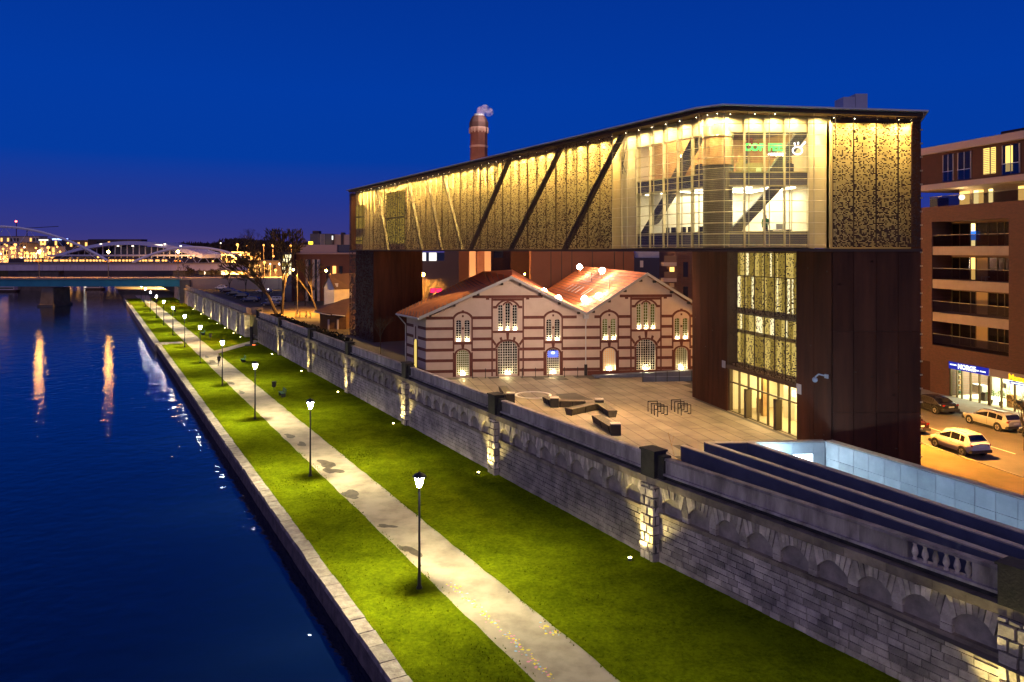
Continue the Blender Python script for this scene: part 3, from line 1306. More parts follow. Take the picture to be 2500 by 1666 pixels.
# rooms behind the perforated strip: bright and dim window strips
a = E0
while a < E1:
    w_ = random.uniform(.18, .5)
    for z0, z1 in ((GZ + .5, 10.6), (10.9, 12.1), (12.6, 15.0), (15.1, 16.8)):
        m_ = random.choice(['strip_dim', 'strip_dim', 'strip_dim', 'strip_warm', 'strip_warm', 'strip_warm', 'strip_white', 'strip_dim'])
        b = MB(TW)
        b.box(a + .02, min(a + w_, E1) - .02, .9, .95, z0, z1)
        b.build('lit_window', m_, mus)
    a += w_
b = MB(TW)
b.box(E0, E1, 1.0, 1.3, GZ + .2, 17)
b.box(E0, E1, .85, 1.0, 12.1, 12.6)
b.build('core_wall', 'concrete_core', mus)
# ground floor glazing and foyer
b = MB(TW)
b.box(E0 - .1, E1 + .1, -.02, .5, GZ, GZ + .24)
b.build('entrance_lintel', 'corten_frame', mus)
for k in range(NE + 1):
    a0 = E0 + (E1 - E0) * k / NE
    b = MB(TW)
    b.box(a0 - .045, a0 + .045, .25, .40, 4.5, GZ)
    if k in (2, 5):
        b.box(a0 - .16, a0 + .16, .02, .5, 4.5, GZ - 1.2)
    b.build('mullion', 'mullion_dark', mus)
for k in range(NE):
    a0, a1 = E0 + (E1 - E0) * k / NE, E0 + (E1 - E0) * (k + 1) / NE
    for z0, z1 in ((4.55, 6.72), (6.82, GZ)):
        b = MB(TW)
        b.poly([(a0 + .05, .32, z0), (a1 - .05, .32, z0), (a1 - .05, .32, z1), (a0 + .05, .32, z1)])
        b.build('window_pane', 'window_glass', mus)
b = MB(TW)
b.box(E0, E1, .26, .40, 6.72, 6.82)
b.box(E0, E1, .22, .42, 4.5, 4.56)
b.build('transom', 'mullion_dark', mus)
b = MB(TW)
b.box(E0 - .5, E1 + .3, 5.6, 5.9, 4.4, GZ + .2)
b.box(E0 - .8, E0 - .5, .5, 5.9, 4.4, GZ + .2)
b.box(E1 + .3, E1 + .6, .5, 5.9, 4.4, GZ + .2)
b.build('foyer_wall', 'interior_wall', mus)
b = MB(TW)
b.box(E0 - .5, E1 + .3, .05, 5.6, 4.40, 4.51)
b.box(E0 - .5, E1 + .3, .5, 5.6, GZ + .02, GZ + .2)
b.build('foyer_floor', 'interior_floor', mus)
for k in range(3):
    b = MB(TW)
    a0 = E0 + .8 + k * (E1 - E0) / 3
    b.box(a0, a0 + 1.4, 1.6 + k * .4, 2.1 + k * .4, GZ - .12, GZ - .02)
    b.build('ceiling_light', 'ceiling_glow', mus)
for (a0, a1, d0, d1, z0, z1, m_) in [(.9, 2.1, 2.0, 2.3, 4.5, 5.6, 'interior_brown'), (3.0, 4.4, 3.0, 3.3, 4.5, 7.6, 'interior_wall'), (2.2, 2.5, 1.6, 2.0, 4.5, 7.8, 'interior_brown'),
                                    (5.0, 6.6, 3.6, 3.9, 5.6, 6.7, 'interior_brown'), (7.4, 9.0, 2.4, 2.8, 5.7, 6.5, 'interior_brown'), (9.4, 10.2, 1.8, 2.1, 4.5, 6.4, 'interior_wall')]:
    b = MB(TW)
    b.box(E0 + a0, E0 + a1, d0, d1, z0, z1)
    b.build('foyer_partition', m_, mus)
b = MB(TW)
b.box(E0 + 5.6, E0 + 5.9, 2.0, 2.1, 6.6, 7.0)
b.build('foyer_screen', 'screen_blue', mus)
lamp('foyer_light', 'AREA', TW((E0 + E1) / 2, 2.6, GZ - .15), 1700, (1, .74, .30), mus, aim=TW((E0 + E1) / 2, 2.2, 4.5), sx=8, sy=3)
# small white plates and a camera beside the entrance
for a0, z0, z1 in ((E0 - .7, GZ - .05, GZ + .5), (E1 + .05, GZ - .3, GZ + .35)):
    b = MB(TW)
    b.box(a0, a0 + .5, -.06, -.02, z0, z1)
    b.build('wall_plate', 'grey_box', mus)
cam_t = thing('security_camera', 'white dome security camera on the dark rusty tower wall', 'camera', TW(TL_ - .8, -.1, 8.9))
b = MB(TW)
b.box(TL_ - .55, TL_ - .25, -.1, -.01, 9.05, 9.3)
b.tube((TL_ - .4, -.1, 9.2), (TL_ - .55, -.5, 9.3), .05, n=6)
b.tube((TL_ - .55, -.5, 9.3), (TL_ - .75, -.6, 9.1), .05, n=6)
b.build('bracket', 'grey_box', cam_t)
b = MB()
q = TW(TL_ - .78, -.6, 8.92)
b.ball(q, .17, 10)
b.build('dome', 'grey_box', cam_t, smooth=True)

# interior of the glazed corner -------------------------------------
b = MB(MS)
b.box(S_A - .5, S_B, 7.6, 7.9, 17.1, 21.1)
b.build('room_wall', 'interior_wall', mus)
b = MB(MR)
b.box(10.0, XR[-1], 7.4, 7.7, 17.1, 21.1)
b.build('room_wall', 'interior_wall', mus)
b = MB(MS)
b.box(S_A - .5, S_B, 7.6, 7.9, 21.9, 25.4)
b.build('cafe_wall', 'interior_brown', mus)
b = MB(MR)
b.box(10.0, XR[-1], 7.4, 7.7, 21.9, 25.4)
b.build('cafe_wall', 'interior_brown', mus)
b = MB(MS)
b.box(S_B - .1, S_B + .2, 1.4, 8, 17.1, 25.4)
b.build('side_wall', 'interior_wall', mus)
b = MB(MR)
b.box(XR[-2] + .2, XR[-2] + .5, WD + .3, 8, 17.1, 25.4)
b.build('side_wall', 'interior_wall', mus)
RIN = [xy(MS(S_B - .1, 1.25, 0)), xy(MS(S_A, 1.25, 0)), (13.1, 48.25), (XR[-2] + .2, 48.25), (XR[-2] + .2, 54.6), (14, 54.6), xy(MS(S_B - .1, 7.7, 0))]
for nm, z0, z1, mt in (('room_floor', 17.5, 17.62, 'interior_floor'), ('floor_slab', 21.14, 21.9, 'interior_floor')):
    b = MB()
    b.slab(RIN, z0, z1)
    b.build(nm, mt, mus)
for k in range(5):
    b = MB(MS)
    s0 = S_A + .6 + k * 1.75
    b.box(s0, s0 + .35, 2.0, 6.6, 21.02, 21.09)
    b.build('ceiling_light', 'ceiling_glow', mus)
for k in range(4):
    b = MB(MR)
    x0 = XR[0] + .6 + k * 1.4
    b.box(x0, x0 + .35, 2.0, 6.6, 21.02, 21.09)
    b.build('ceiling_light', 'ceiling_glow', mus)
lamp('room_light', 'AREA', MS(S_A + 4.5, 4.2, 20.9), 560, (1, .88, .60), mus, aim=MS(S_A + 4.5, 4.4, 17), sx=6, sy=4)
lamp('room_light', 'AREA', MR(16.0, 4.2, 20.9), 560, (1, .88, .60), mus, aim=MR(16.0, 4.4, 17), sx=5, sy=4)
lamp('cafe_light', 'AREA', MR(15.5, 4.0, 24.95), 1000, (1, .66, .30), mus, aim=MR(15.5, 4.4, 20), sx=5, sy=4)
lamp('cafe_light', 'AREA', MS(S_A + 4.5, 4.0, 24.95), 1500, (1, .66, .30), mus, aim=MS(S_A + 4.5, 4.4, 20), sx=6, sy=4)
# braces seen through the glass
for fr, pts in ((MR, [(13.7, 17.7, 16.9, 21.1), (16.6, 21.9, 18.6, 24.6)]),
                (MS, [(44.2, 17.7, 40.8, 21.1), (40.4, 21.9, 38.2, 24.6)])):
    for x0, z0, x1, z1 in pts:
        b = MB(fr)
        b.wall_prism([(x0 - .4, z0), (x0 + .4, z0), (x1 + .4, z1), (x1 - .4, z1)], WD + .5, WD + 1.0)
        b.build('diagonal_brace', 'brace_grey', mus)
# pendants in the cafe
for i, (fr, x, d, z) in enumerate([(MS, 44.0, 3, 23.9), (MS, 42.6, 3.5, 23.5), (MS, 40.9, 2.6, 23.6), (MS, 39.2, 3.2, 23.9), (MR, 13.4, 2.4, 23.5), (MR, 13.35, 3.0, 23.1), (MR, 18.9, 2.6, 24.2)]):
    x_, y_, z_ = fr(x, d, z)
    b = MB()
    b.ball((x_, y_, z_), .13, 8)
    b.tube((x_, y_, z_ + .1), (x_, y_, 25.3), .015, n=4)
    b.build('pendant_lamp', 'pendant_glow', mus)
# shapes in the cafe: counter, shelves and sofas
for (fr, x0, x1, d0, d1, z0, z1, m_) in [(MR, 13.3, 14.4, 2.5, 3.2, 21.9, 22.9, 'furniture_dark'), (MR, 14.8, 16.8, 3.4, 4.0, 21.9, 22.75, 'interior_brown'), (MR, 17.0, 18.2, 2.2, 2.9, 21.9, 22.6, 'furniture_dark'),
                                         (MS, 37.6, 39.4, 2.4, 3.2, 21.9, 22.8, 'furniture_dark'), (MS, 40.4, 42.4, 3.2, 4.0, 21.9, 22.7, 'interior_brown'), (MS, 43.8, 44.8, 5.8, 6.6, 21.9, 24.0, 'furniture_dark')]:
    b = MB(fr)
    b.box(x0, x1, d0, d1, z0, z1)
    b.box(x0 + .1, x1 - .1, d0 + .1, d1 - .1, z1, z1 + .06)
    b.build('cafe_counter', m_, mus)
rq = random.Random(3)
for k in range(46):
    fr, x0, x1 = ((MR, 13.2, 18.9), (MS, 37.4, 45.2))[k % 2]
    x, d = rq.uniform(x0, x1), rq.uniform(2.0, 6.8)
    w_, h_ = rq.uniform(.1, .45), rq.uniform(.25, 1.1)
    zb_ = 21.9 if rq.random() < .65 else rq.uniform(22.4, 24.2)
    b = MB(fr)
    b.box(x, x + w_, d, d + .2, zb_, zb_ + h_)
    b.box(x + .02, x + w_ - .02, d + .03, d + .17, zb_ + h_, zb_ + h_ + .05)
    b.build('cafe_fitting', rq.choice(['furniture_dark', 'furniture_dark', 'interior_brown', 'mullion', 'interior_wall', 'brick_red', 'plant_green']), mus)
b = MB(MS)
b.box(43.3, 43.6, 3.0, 3.1, 22.0, 23.5)
b.build('bright_poster', 'cold_white', mus)

# lower room furniture
def chair(fr, x, d, z, label, group, flip=1):
    t = thing('chair', label, 'chair', fr(x, d, z), group=group)
    b = MB(fr)
    b.box(x - .24, x + .24, d - .24, d + .24, z + .42, z + .48)
    b.build('seat', 'furniture_dark', t)
    b = MB(fr)
    b.box(x - .24, x + .24, d - .24 * flip - .03, d - .24 * flip + .03, z + .5, z + .98)
    b.build('backrest', 'furniture_dark', t)
    for q in ((-1, -1), (1, -1), (1, 1), (-1, 1)):
        b = MB(fr)
        b.box(x + q[0] * .21 - .02, x + q[0] * .21 + .02, d + q[1] * .21 - .02, d + q[1] * .21 + .02, z, z + .42)
        b.build('leg', 'rail_steel', t)
for i in range(6):
    chair(MS, 37.4 + .85 * i, 2.0 + .15 * (i % 2), 17.62, 'dark meeting chair in the lit lower room, ' + ORD[i] + ' from the round corner pier', 'dark chairs in the lower museum room')
t = thing('desk', 'dark desk with a pale monitor in the lit lower museum room', 'desk', MR(17.8, 3, 17.62))
b = MB(MR); b.box(16.9, 18.2, 2.6, 3.3, 18.3, 18.36); b.build('desk_top', 'furniture_dark', t)
for x in (16.95, 18.1):
    b = MB(MR); b.box(x, x + .05, 2.65, 3.25, 17.62, 18.3); b.build('leg', 'furniture_dark', t)
b = MB(MR); b.box(17.3, 17.8, 2.9, 2.95, 18.4, 18.75); b.build('monitor', 'grey_box', t)

# neon sign -----------------------------------------------------------
def text_mesh(name, txt, size, loc, rz, mt, parent, depth=.02, shear=0, bold=.0, tilt=pi / 2):
    c = bpy.data.curves.new(name, 'FONT')
    c.body = txt
    c.size = size
    c.extrude = depth
    c.offset = bold
    c.shear = shear
    c.resolution_u = 3
    o = bpy.data.objects.new(name, c)
    COL.objects.link(o)
    dg = bpy.context.evaluated_depsgraph_get()
    me = bpy.data.meshes.new_from_object(o.evaluated_get(dg))
    bpy.data.objects.remove(o)
    bpy.data.curves.remove(c)
    me.materials.clear()
    me.materials.append(MATS[mt])
    ob = bpy.data.objects.new(name, me)
    COL.objects.link(ob)
    q = Vector(loc)
    pp = parent
    while pp:
        q = q - pp.matrix_basis.translation
        pp = pp.parent
    ob.parent = parent
    ob.location = q
    ob.rotation_euler = (tilt, 0, rz)
    return ob


sign = thing('neon_sign', 'green and white neon COFFEE sign with a cup behind the upper corner window', 'sign', MR(15.5, 1.3, 23.3))
text_mesh('lettering', 'COF', .62, MR(14.62, 1.0, 23.30), 0, 'neon_green', sign, bold=.022)
text_mesh('lettering', 'FEE', .62, MR(16.13, 1.0, 23.30), 0, 'neon_green', sign, bold=.022)
text_mesh('script_lettering', 'company', .30, MR(16.1, 1.0, 23.0), 0, 'neon_white', sign, shear=.35, bold=.01)
b = MB(MR)
for k in range(24):
    a, c = 2 * pi * k / 24, 2 * pi * (k + 1) / 24
    b.tube((18.0 + .30 * cos(a), 1.05, 23.3 + .24 * sin(a)), (18.0 + .30 * cos(c), 1.05, 23.3 + .24 * sin(c)), .05, n=5, caps=False)
b.build('cup_ring', 'neon_white', sign)
b = MB(MR)
b.tube((18.2, 1.05, 23.52), (18.5, 1.05, 23.85), .06, n=5)
b.tube((17.86, 1.05, 23.64), (17.8, 1.05, 23.8), .05, n=5)
b.tube((18.05, 1.05, 23.68), (18.06, 1.05, 23.84), .05, n=5)
b.build('steam_stroke', 'neon_white', sign)
lamp('neon_light', 'POINT', MR(15.9, 1.7, 23.4), 160, (.1, 1, .25), sign, radius=.3)
# thin letter K mark on the wall panel
b = MB(MS)
b.tube((44.9, .5, 22.6), (45.0, .5, 23.9), .03, n=5)
b.tube((44.95, .5, 23.2), (44.3, .5, 25.1), .03, n=5)
b.tube((44.9, .5, 23.3), (44.6, .5, 22.7), .03, n=5)
b.build('letter_mark', 'rail_steel', mus)

# light fittings along the roof edge, shining down the cavity
def downlight(fr, x, d, z, e, tgt, size=110, col=WARM, nb=2.4):
    b = MB()
    q = fr(x, d, z)
    b.ball(q, .016, 6)
    b.build('downlight', 'fixture_glow', mus)
    lamp('downlight_beam', 'SPOT', (q[0], q[1], q[2] - .1), e * .34, col, mus, radius=.06, aim=tgt, size=165, blend=.9)
    lamp('downlight_beam', 'SPOT', (q[0], q[1], q[2] - .1), e * nb, col, mus, radius=.06, aim=tgt, size=46, blend=1)


random.seed(8)
k = 0
s = S_B + .8
while s < S_C - 1:
    downlight(MS, s, .56, 25.54, 2100 * random.uniform(.75, 1.25), MS(s, .80, 17), size=84)
    s += W
    k += 1
for x in sl_[1:]:
    downlight(MS, x + .7, .45, 25.54, 1500, MS(x + .7, .60, 17), col=(1, .76, .38))
for x in XR[:-1]:
    downlight(MR, x + .5, .45, 25.5, 1500, MR(x + .5, .60, 17), col=(1, .76, .38))
for q_ in ((12.25, 47.75), (12.75, 47.35)):
    downlight(ident, q_[0], q_[1], 25.5, 800, (q_[0] + .15, q_[1] + .2, 17), col=(1, .72, .30))
for x in (XE[0] + .3, XE[1] + .3, XE[2] + .3, XE[3] + .3, XE[4] - .3):
    downlight(MR, x, .5, ztop(x) - .46, 2200, MR(x, .80, 17), size=84, nb=.75)

# unseen fill floods added under the hall for the power station and plaza
for s_, tg, e in ((52, OBT(4.0), 11000), (47, OBT(20.0), 11000), (48.5, (0, 57, 4.5), 11000), (39.5, (12, 53, 4.5), 13000), (43.5, (6, 62, 4.5), 11000)):
    q = MS(s_, 2.2, 16.75)
    b = MB()
    b.lathe(q[0], q[1], [(.16, 16.965), (.18, 16.998)], 10)
    b.build('added_fill_flood', 'fixture_glow', mus)
    lamp('added_fill_beam', 'SPOT', (q[0], q[1], 16.94), e, (1, .62, .27) if tg[1] < 70 else (1, .71, .50), mus, radius=.15, aim=tg, size=95, blend=.9)

# roof plant
for i, (p0, p1, y0) in enumerate([(2059, 2088, 237), (2089, 2118, 229)]):
    t = thing('roof_unit', ['lower', 'taller'][i] + ' grey ventilation unit on the museum roof', 'ventilation unit', atd((p0 + p1) / 2, 262, 52))
    x0, x1 = (p0 - 1250) / 1860 * 52, (p1 - 1250) / 1860 * 52
    z1 = CAMZ - (y0 - 612) / 1860 * 52
    b = MB()
    b.box(x0, x1, 52, 53.4, 25.7, z1)
    b.build('housing', 'grey_box', t)
    for q in (.25, .72):
        b = MB()
        b.lathe(0, 0, [(.22, 0), (.22, .05)], 12)
        o = b.build('fan_opening', 'furniture_dark', t)
        o.rotation_euler = (pi / 2, 0, 0)
        o.location = Vector((x0 + .3, 51.98, 25.9 + (z1 - 25.9) * q)) - t.location

# sunken ramp in front of the tower ----------------------------------
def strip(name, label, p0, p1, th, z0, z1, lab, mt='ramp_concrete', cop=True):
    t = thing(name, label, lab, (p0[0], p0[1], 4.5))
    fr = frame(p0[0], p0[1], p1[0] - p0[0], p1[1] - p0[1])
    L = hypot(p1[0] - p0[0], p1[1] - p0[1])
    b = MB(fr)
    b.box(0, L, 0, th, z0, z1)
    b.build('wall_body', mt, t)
    n = max(1, round(L / 2.4))
    for k in range(n):
        b = MB(fr)
        b.box(L * k / n + .004, L * (k + 1) / n - .004, -.03, th + .03, z1 + .002, z1 + .06)
        b.build('coping_slab', 'ramp_coping', t)
    return t, fr, L


W1a, W1b = (9.95, 45.0), xy(riv(29.7, 8, 0))
W2a, W2b = (11.62, 45.6), xy(riv(31.2, 8, 0))
W3a, W3b = (14.1, 45.75), xy(riv(32.4, 6, 0))
W4a, W4b = (19.0, 46.1), xy(riv(36.6, 6, 0))
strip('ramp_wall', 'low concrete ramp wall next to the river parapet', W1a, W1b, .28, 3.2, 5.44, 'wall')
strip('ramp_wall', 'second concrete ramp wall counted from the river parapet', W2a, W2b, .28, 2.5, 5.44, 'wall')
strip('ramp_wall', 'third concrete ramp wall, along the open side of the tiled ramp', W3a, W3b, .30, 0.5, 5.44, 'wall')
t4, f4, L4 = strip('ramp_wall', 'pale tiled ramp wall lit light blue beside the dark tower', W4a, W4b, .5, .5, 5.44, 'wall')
n = int(L4 / 1.05)
for k in range(n):
    for r, (z0, z1) in enumerate(((4.48, 5.42), (3.47, 4.46), (2.46, 3.45))):
        b = MB(f4)
        o_ = .5 if r == 1 else 0
        b.box(k * 1.05 + .014, (k + 1) * 1.05 - .014, -.06 - random.uniform(0, .012), -.004, z0, z1)
        b.build('tile', 'light_concrete', t4)
te, fe, Le = strip('ramp_end_wall', 'pale concrete end wall of the ramp with a lit doorway', W2a, W4a, .4, .5, 5.40, 'wall')
fe2 = frame(W3a[0], W3a[1], W4a[0] - W3a[0], W4a[1] - W3a[1])
Le2 = hypot(W4a[0] - W3a[0], W4a[1] - W3a[1])
dx0, dx1 = Le2 - 2.1, Le2 - 0.8
for k, (a0, a1, z0, z1) in enumerate([(.35, 1.3, 2.4, 5.38), (1.3, 2.0, 2.4, 5.38), (2.0, dx0, 2.4, 5.38), (dx0, dx1, 4.75, 5.38), (dx1, Le2 - .1, 2.4, 5.38)]):
    b = MB(fe2)
    b.box(a0 + .005, a1 - .005, -.06, -.004, z0, z1)
    b.build('tile', 'light_concrete', te)
b = MB(fe2)
b.box(dx0 + .05, dx1 - .05, -.03, -.008, 2.4, 4.70)
b.build('doorway_light', 'cold_white', te)
b = MB()
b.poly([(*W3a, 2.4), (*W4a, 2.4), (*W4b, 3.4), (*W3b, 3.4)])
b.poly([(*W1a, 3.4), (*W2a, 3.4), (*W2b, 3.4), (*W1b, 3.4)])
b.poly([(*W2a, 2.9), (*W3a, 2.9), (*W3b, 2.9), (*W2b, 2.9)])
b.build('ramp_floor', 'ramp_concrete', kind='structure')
# cool lamps set into the inner side of the third ramp wall
f3 = frame(W3a[0], W3a[1], W3b[0] - W3a[0], W3b[1] - W3a[1])
for k in range(7):
    q = f3(1.6 + k * 4.4, .50, 4.7)
    lamp('ramp_light', 'POINT', q, (700, 230, 150, 120, 110, 100, 90)[k], (.50, .80, 1.0), t4, radius=.15)
t = thing('planter', 'small round planter with a bare sapling beside the ramp wall', 'planter', (10.0, 43.4, 4.5))
x, y = xy(at(1650, 1127, 4.6))
t.location = (x, y, 4.5)
b = MB(); b.lathe(x, y, [(.30, 4.5), (.34, 4.68), (.30, 4.68), (.28, 4.6)], 12); b.build('pot', 'interior_brown', t)
b = MB(); b.tube((x, y, 4.6), (x - .45, y, 6.3), .012, n=4); b.tube((x - .25, y, 5.5), (x - .1, y + .1, 6.1), .008, n=4); b.build('stem', 'interior_brown', t)
random.seed(21)
# ------------------------------------------------------------------ old power station with two gables
mat('cream_render', (.50, .40, .34), .9, (.44, .345, .29), .7, bump=.05)
mat('band_brick', (.125, .042, .032), .9, (.085, .03, .025), 3., bump=.2, bscale=25)
mat('copper_roof', (.46, .17, .07), .85, (.33, .12, .05), .8, spec=.1)
mat('roof_seam', (.15, .055, .03), .6)
mat('eave_grey', (.34, .33, .33), .6, metal=.2)
mat('eave_dark', (.05, .035, .03), .7)
mat('muntin', (.55, .53, .50), .6)
mat('window_dark', (.012, .011, .012), .12, spec=.6)
mat('pipe_zinc', (.45, .45, .46), .4, metal=.5)
glow('uplight_glow', (1, .86, .50), 30)
glow('flood_glow', (1, .80, .62), 220)
glow('shop_blue', (.10, .14, 1), 2.2)
glow('exit_white', (.7, .75, 1), 8)
glow('warm_room', (1, .45, .14), .7)
glow('olive_room', (.50, .46, .04), .16)

OX, OY = -8.445, 74.8
OB = frame(OX, OY, 26.7, 2.7)
hall = thing('power_station', 'old cream power station with brown bands and two orange gabled roofs', 'building', OB(14, 2, 4.5))


def p2o(px):
    r = (px - 1250) / 1860
    return (r * OY - OX) / (.9949 - .1006 * r)


def zo(px, py):
    a = p2o(px)
    return CAMZ - (py - 612) * (OY + .1006 * a) / 1860


AL, AV, AR = 0.0, 15.9, 28.4
AP1, AP2 = 8.37, 22.1
ZE, ZV, ZR = 10.55, 10.80, 14.35
gap = .30
BACK = 12.0
prof = [(AL, 4.3), (AR, 4.3), (AR, ZE - .1), (AP2, ZR + .15), (AV, ZV - .25), (AP1, ZR - .1), (AL, ZE - .25)]

# openings: (centre, half width, bottom, spring, top)
G_TW = [p2o(p) for p in (1130, 1350.5, 1487.5, 1663.5)]
G_TR = [p2o(1239.4), p2o(1577)]
SMALL = [(c, .62, 4.72 if i < 2 else 4.95, 6.75, 7.15) for i, c in enumerate(G_TW)]
LARGE = [(c, .98, 4.72 if i < 1 else 4.95, 7.35, 8.0) for i, c in enumerate(G_TR)]
TWIN = [(c + q, .27, 8.05, 9.95, 10.12) for c in G_TW for q in (-.42, .42)]
TRIP = [(c + q, .23, 9.10, 11.45 + (.18 if q == 0 else 0), 11.6 + (.18 if q == 0 else 0)) for c in G_TR for q in (-.72, 0, .72)]


def arch_poly(c, w, z0, zs, zt, n=8):
    pts = [(c - w, z0), (c + w, z0)]
    for k in range(n + 1):
        x = w - 2 * w * k / n
        pts.append((c + x, zs + (zt - zs) * sqrt(max(0, 1 - (x / w) ** 2))))
    return pts


wallb = MB(OB)
wallb.wall_prism(prof, 0, .5)
hw = wallb.build('front_wall', 'cream_render', hall)
cut = MB(OB)
for o in SMALL + LARGE + TWIN + TRIP:
    cut.wall_prism(arch_poly(*o), -.4, .9)
cu = cut.build('cutter', 'cream_render', hall)
for o in (hw, cu):
    bm = bmesh.new(); bm.from_mesh(o.data); bmesh.ops.recalc_face_normals(bm, faces=bm.faces); bm.to_mesh(o.data); bm.free()
md = hw.modifiers.new('cut', 'BOOLEAN')
md.operation = 'DIFFERENCE'
md.object = cu
md.solver = 'EXACT'
bpy.context.view_layer.update()
dg = bpy.context.evaluated_depsgraph_get()
nm_ = bpy.data.meshes.new_from_object(hw.evaluated_get(dg))
hw.modifiers.clear()
hw.data = nm_
bpy.data.objects.remove(cu)


def window(o, cols, rows, room, up=1.0, dark=False, parent=hall):
    c, w_, z0, zs, zt = o
    b = MB(OB)
    b.wall_prism(arch_poly(c, w_ + .05, z0 - .05, zs, zt + .05), .26, .30)
    b.build('room_glow' if room else 'window_pane', room or 'window_dark', hall) if False else None
    f = MB(OB)
    t = .022 if w_ > .4 else .018
    for k in range(cols + 1):
        x = c - w_ + 2 * w_ * k / cols
        wide = t * (1.8 if k in (0, cols) or (w_ > .8 and k in (2, cols - 2)) else 1)
        h = zs + (zt - zs) * sqrt(max(0, 1 - ((x - c) / (w_ + .02)) ** 2))
        f.box(x - wide, x + wide, .17, .22, z0, h)
    for k in range(rows + 1):
        z = z0 + (zt - z0) * k / rows
        ww = w_ if z <= zs else w_ * sqrt(max(0, 1 - ((z - zs) / (zt - zs + .02)) ** 2))
        f.box(c - ww, c + ww, .175, .215, z - t, z + t)
    fr = f.build('window', 'muntin', hall)
    p = MB(OB)
    p.wall_prism(arch_poly(c, w_ + .04, z0 - .04, zs, zt + .04), .225, .26)
    p.build('pane', room or 'window_dark', fr)
    # frame reveal trim
    # uplight on the sill
    if up:
        u = MB(OB)
        u.box(c - min(.22, w_ * .6), c + min(.22, w_ * .6), -.02, .10, z0 + .01, z0 + .07)
        u.build('uplight', 'uplight_glow', hall)
        lamp('uplight_beam', 'POINT', OB(c, .06, z0 + .16), up, (1, .80, .36), hall, radius=.05)


rooms = ['olive_room', None, None, 'olive_room']
for i, o in enumerate(SMALL):
    window(o, 6, 11, ['olive_room', None, 'warm_room', 'olive_room'][i], up=110)
for o in LARGE:
    window(o, 8, 13, None, up=140)
for i, o in enumerate(TWIN):
    window(o, 2, 9, None if i < 4 else 'olive_room', up=42)
for i, o in enumerate(TRIP):
    window(o, 2, 9, None if i < 3 else 'olive_room', up=42)
b = MB(OB)
c = SMALL[1][0]
b.box(c - .5, c + .5, .12, .16, 6.35, 6.95)
b.build('transom_sign', 'shop_blue', hall)
b = MB(OB)
b.box(c - .16, c + .16, .09, .119, 6.68, 6.84)
b.build('exit_sign', 'exit_white', hall)

# brown bands, proud of the render
BZ = [10.35, 9.31, 8.25, 7.20, 6.15, 5.10]
bh = .145
surr = sorted([(c - .98, c + .98) for c in G_TW] + [(c - 1.62, c + 1.62) for c in G_TR])
edges = [AL] + [e for s_ in surr for e in s_] + [AR]
for z in BZ:
    for a0, a1 in zip(edges[::2], edges[1::2]):
        if a1 - a0 < .05:
            continue
        if z > 10 and a0 <= AV <= a1:
            pieces = [(a0, AV - .9), (AV + .9, a1)]
        else:
            pieces = [(a0, a1)]
        for x0, x1 in pieces:
            if x1 - x0 > .1:
                b = MB(OB)
                b.box(x0 + .002, x1 - .002, -.03, .02, z - bh, z + bh)
                b.build('brick_band', 'band_brick', hall)


def ring(c, z, r0, r1, a0, a1, n=12, sx=1., sz=1.):
    b = MB(OB)
    for k in range(n):
        p, q = radians(a0 + (a1 - a0) * k / n), radians(a0 + (a1 - a0) * (k + 1) / n)
        b.wall_prism([(c + r0 * cos(p) * sx, z + r0 * sin(p) * sz), (c + r1 * cos(p) * sx, z + r1 * sin(p) * sz),
                      (c + r1 * cos(q) * sx, z + r1 * sin(q) * sz), (c + r0 * cos(q) * sx, z + r0 * sin(q) * sz)], -.034, .02)
    return b.build('arch_band', 'band_brick', hall)


def strip_v(x0, x1, z0, z1, y=-.032):
    b = MB(OB)
    b.box(x0, x1, y, .02, z0, z1)
    return b.build('brick_surround', 'band_brick', hall)


for i, c in enumerate(G_TW):
    zb = 4.55 if i < 2 else 4.75
    for q in (-1, 1):
        x = c + q * .91
        strip_v(x - .075, x + .075, zb, 6.95)
        strip_v(x - .075, x + .075, 7.05, 10.3)
        strip_v(c + q * .75 - .085, c + q * .75 + .085, zb, 6.8, y=-.024)
    ring(c, 6.75, .64, .84, 0, 180, sz=.72)
    ring(c, 9.95, .90, 1.12, 15, 165, sz=.95)
    strip_v(c - .12, c + .12, 10.72 + .20, 11.1, y=-.036)
    strip_v(c - .09, c + .09, 10.42, 10.62)
    strip_v(c - .84, c + .84, 7.72, 7.98, y=-.028)
    b = MB(OB)
    b.wall_prism([(c - .10, 7.30), (c + .10, 7.30), (c + .17, 7.74), (c - .17, 7.74)], -.04, .02)
    b.build('keystone', 'band_brick', hall)
    strip_v(c - .10, c + .10, 9.2, 9.42)
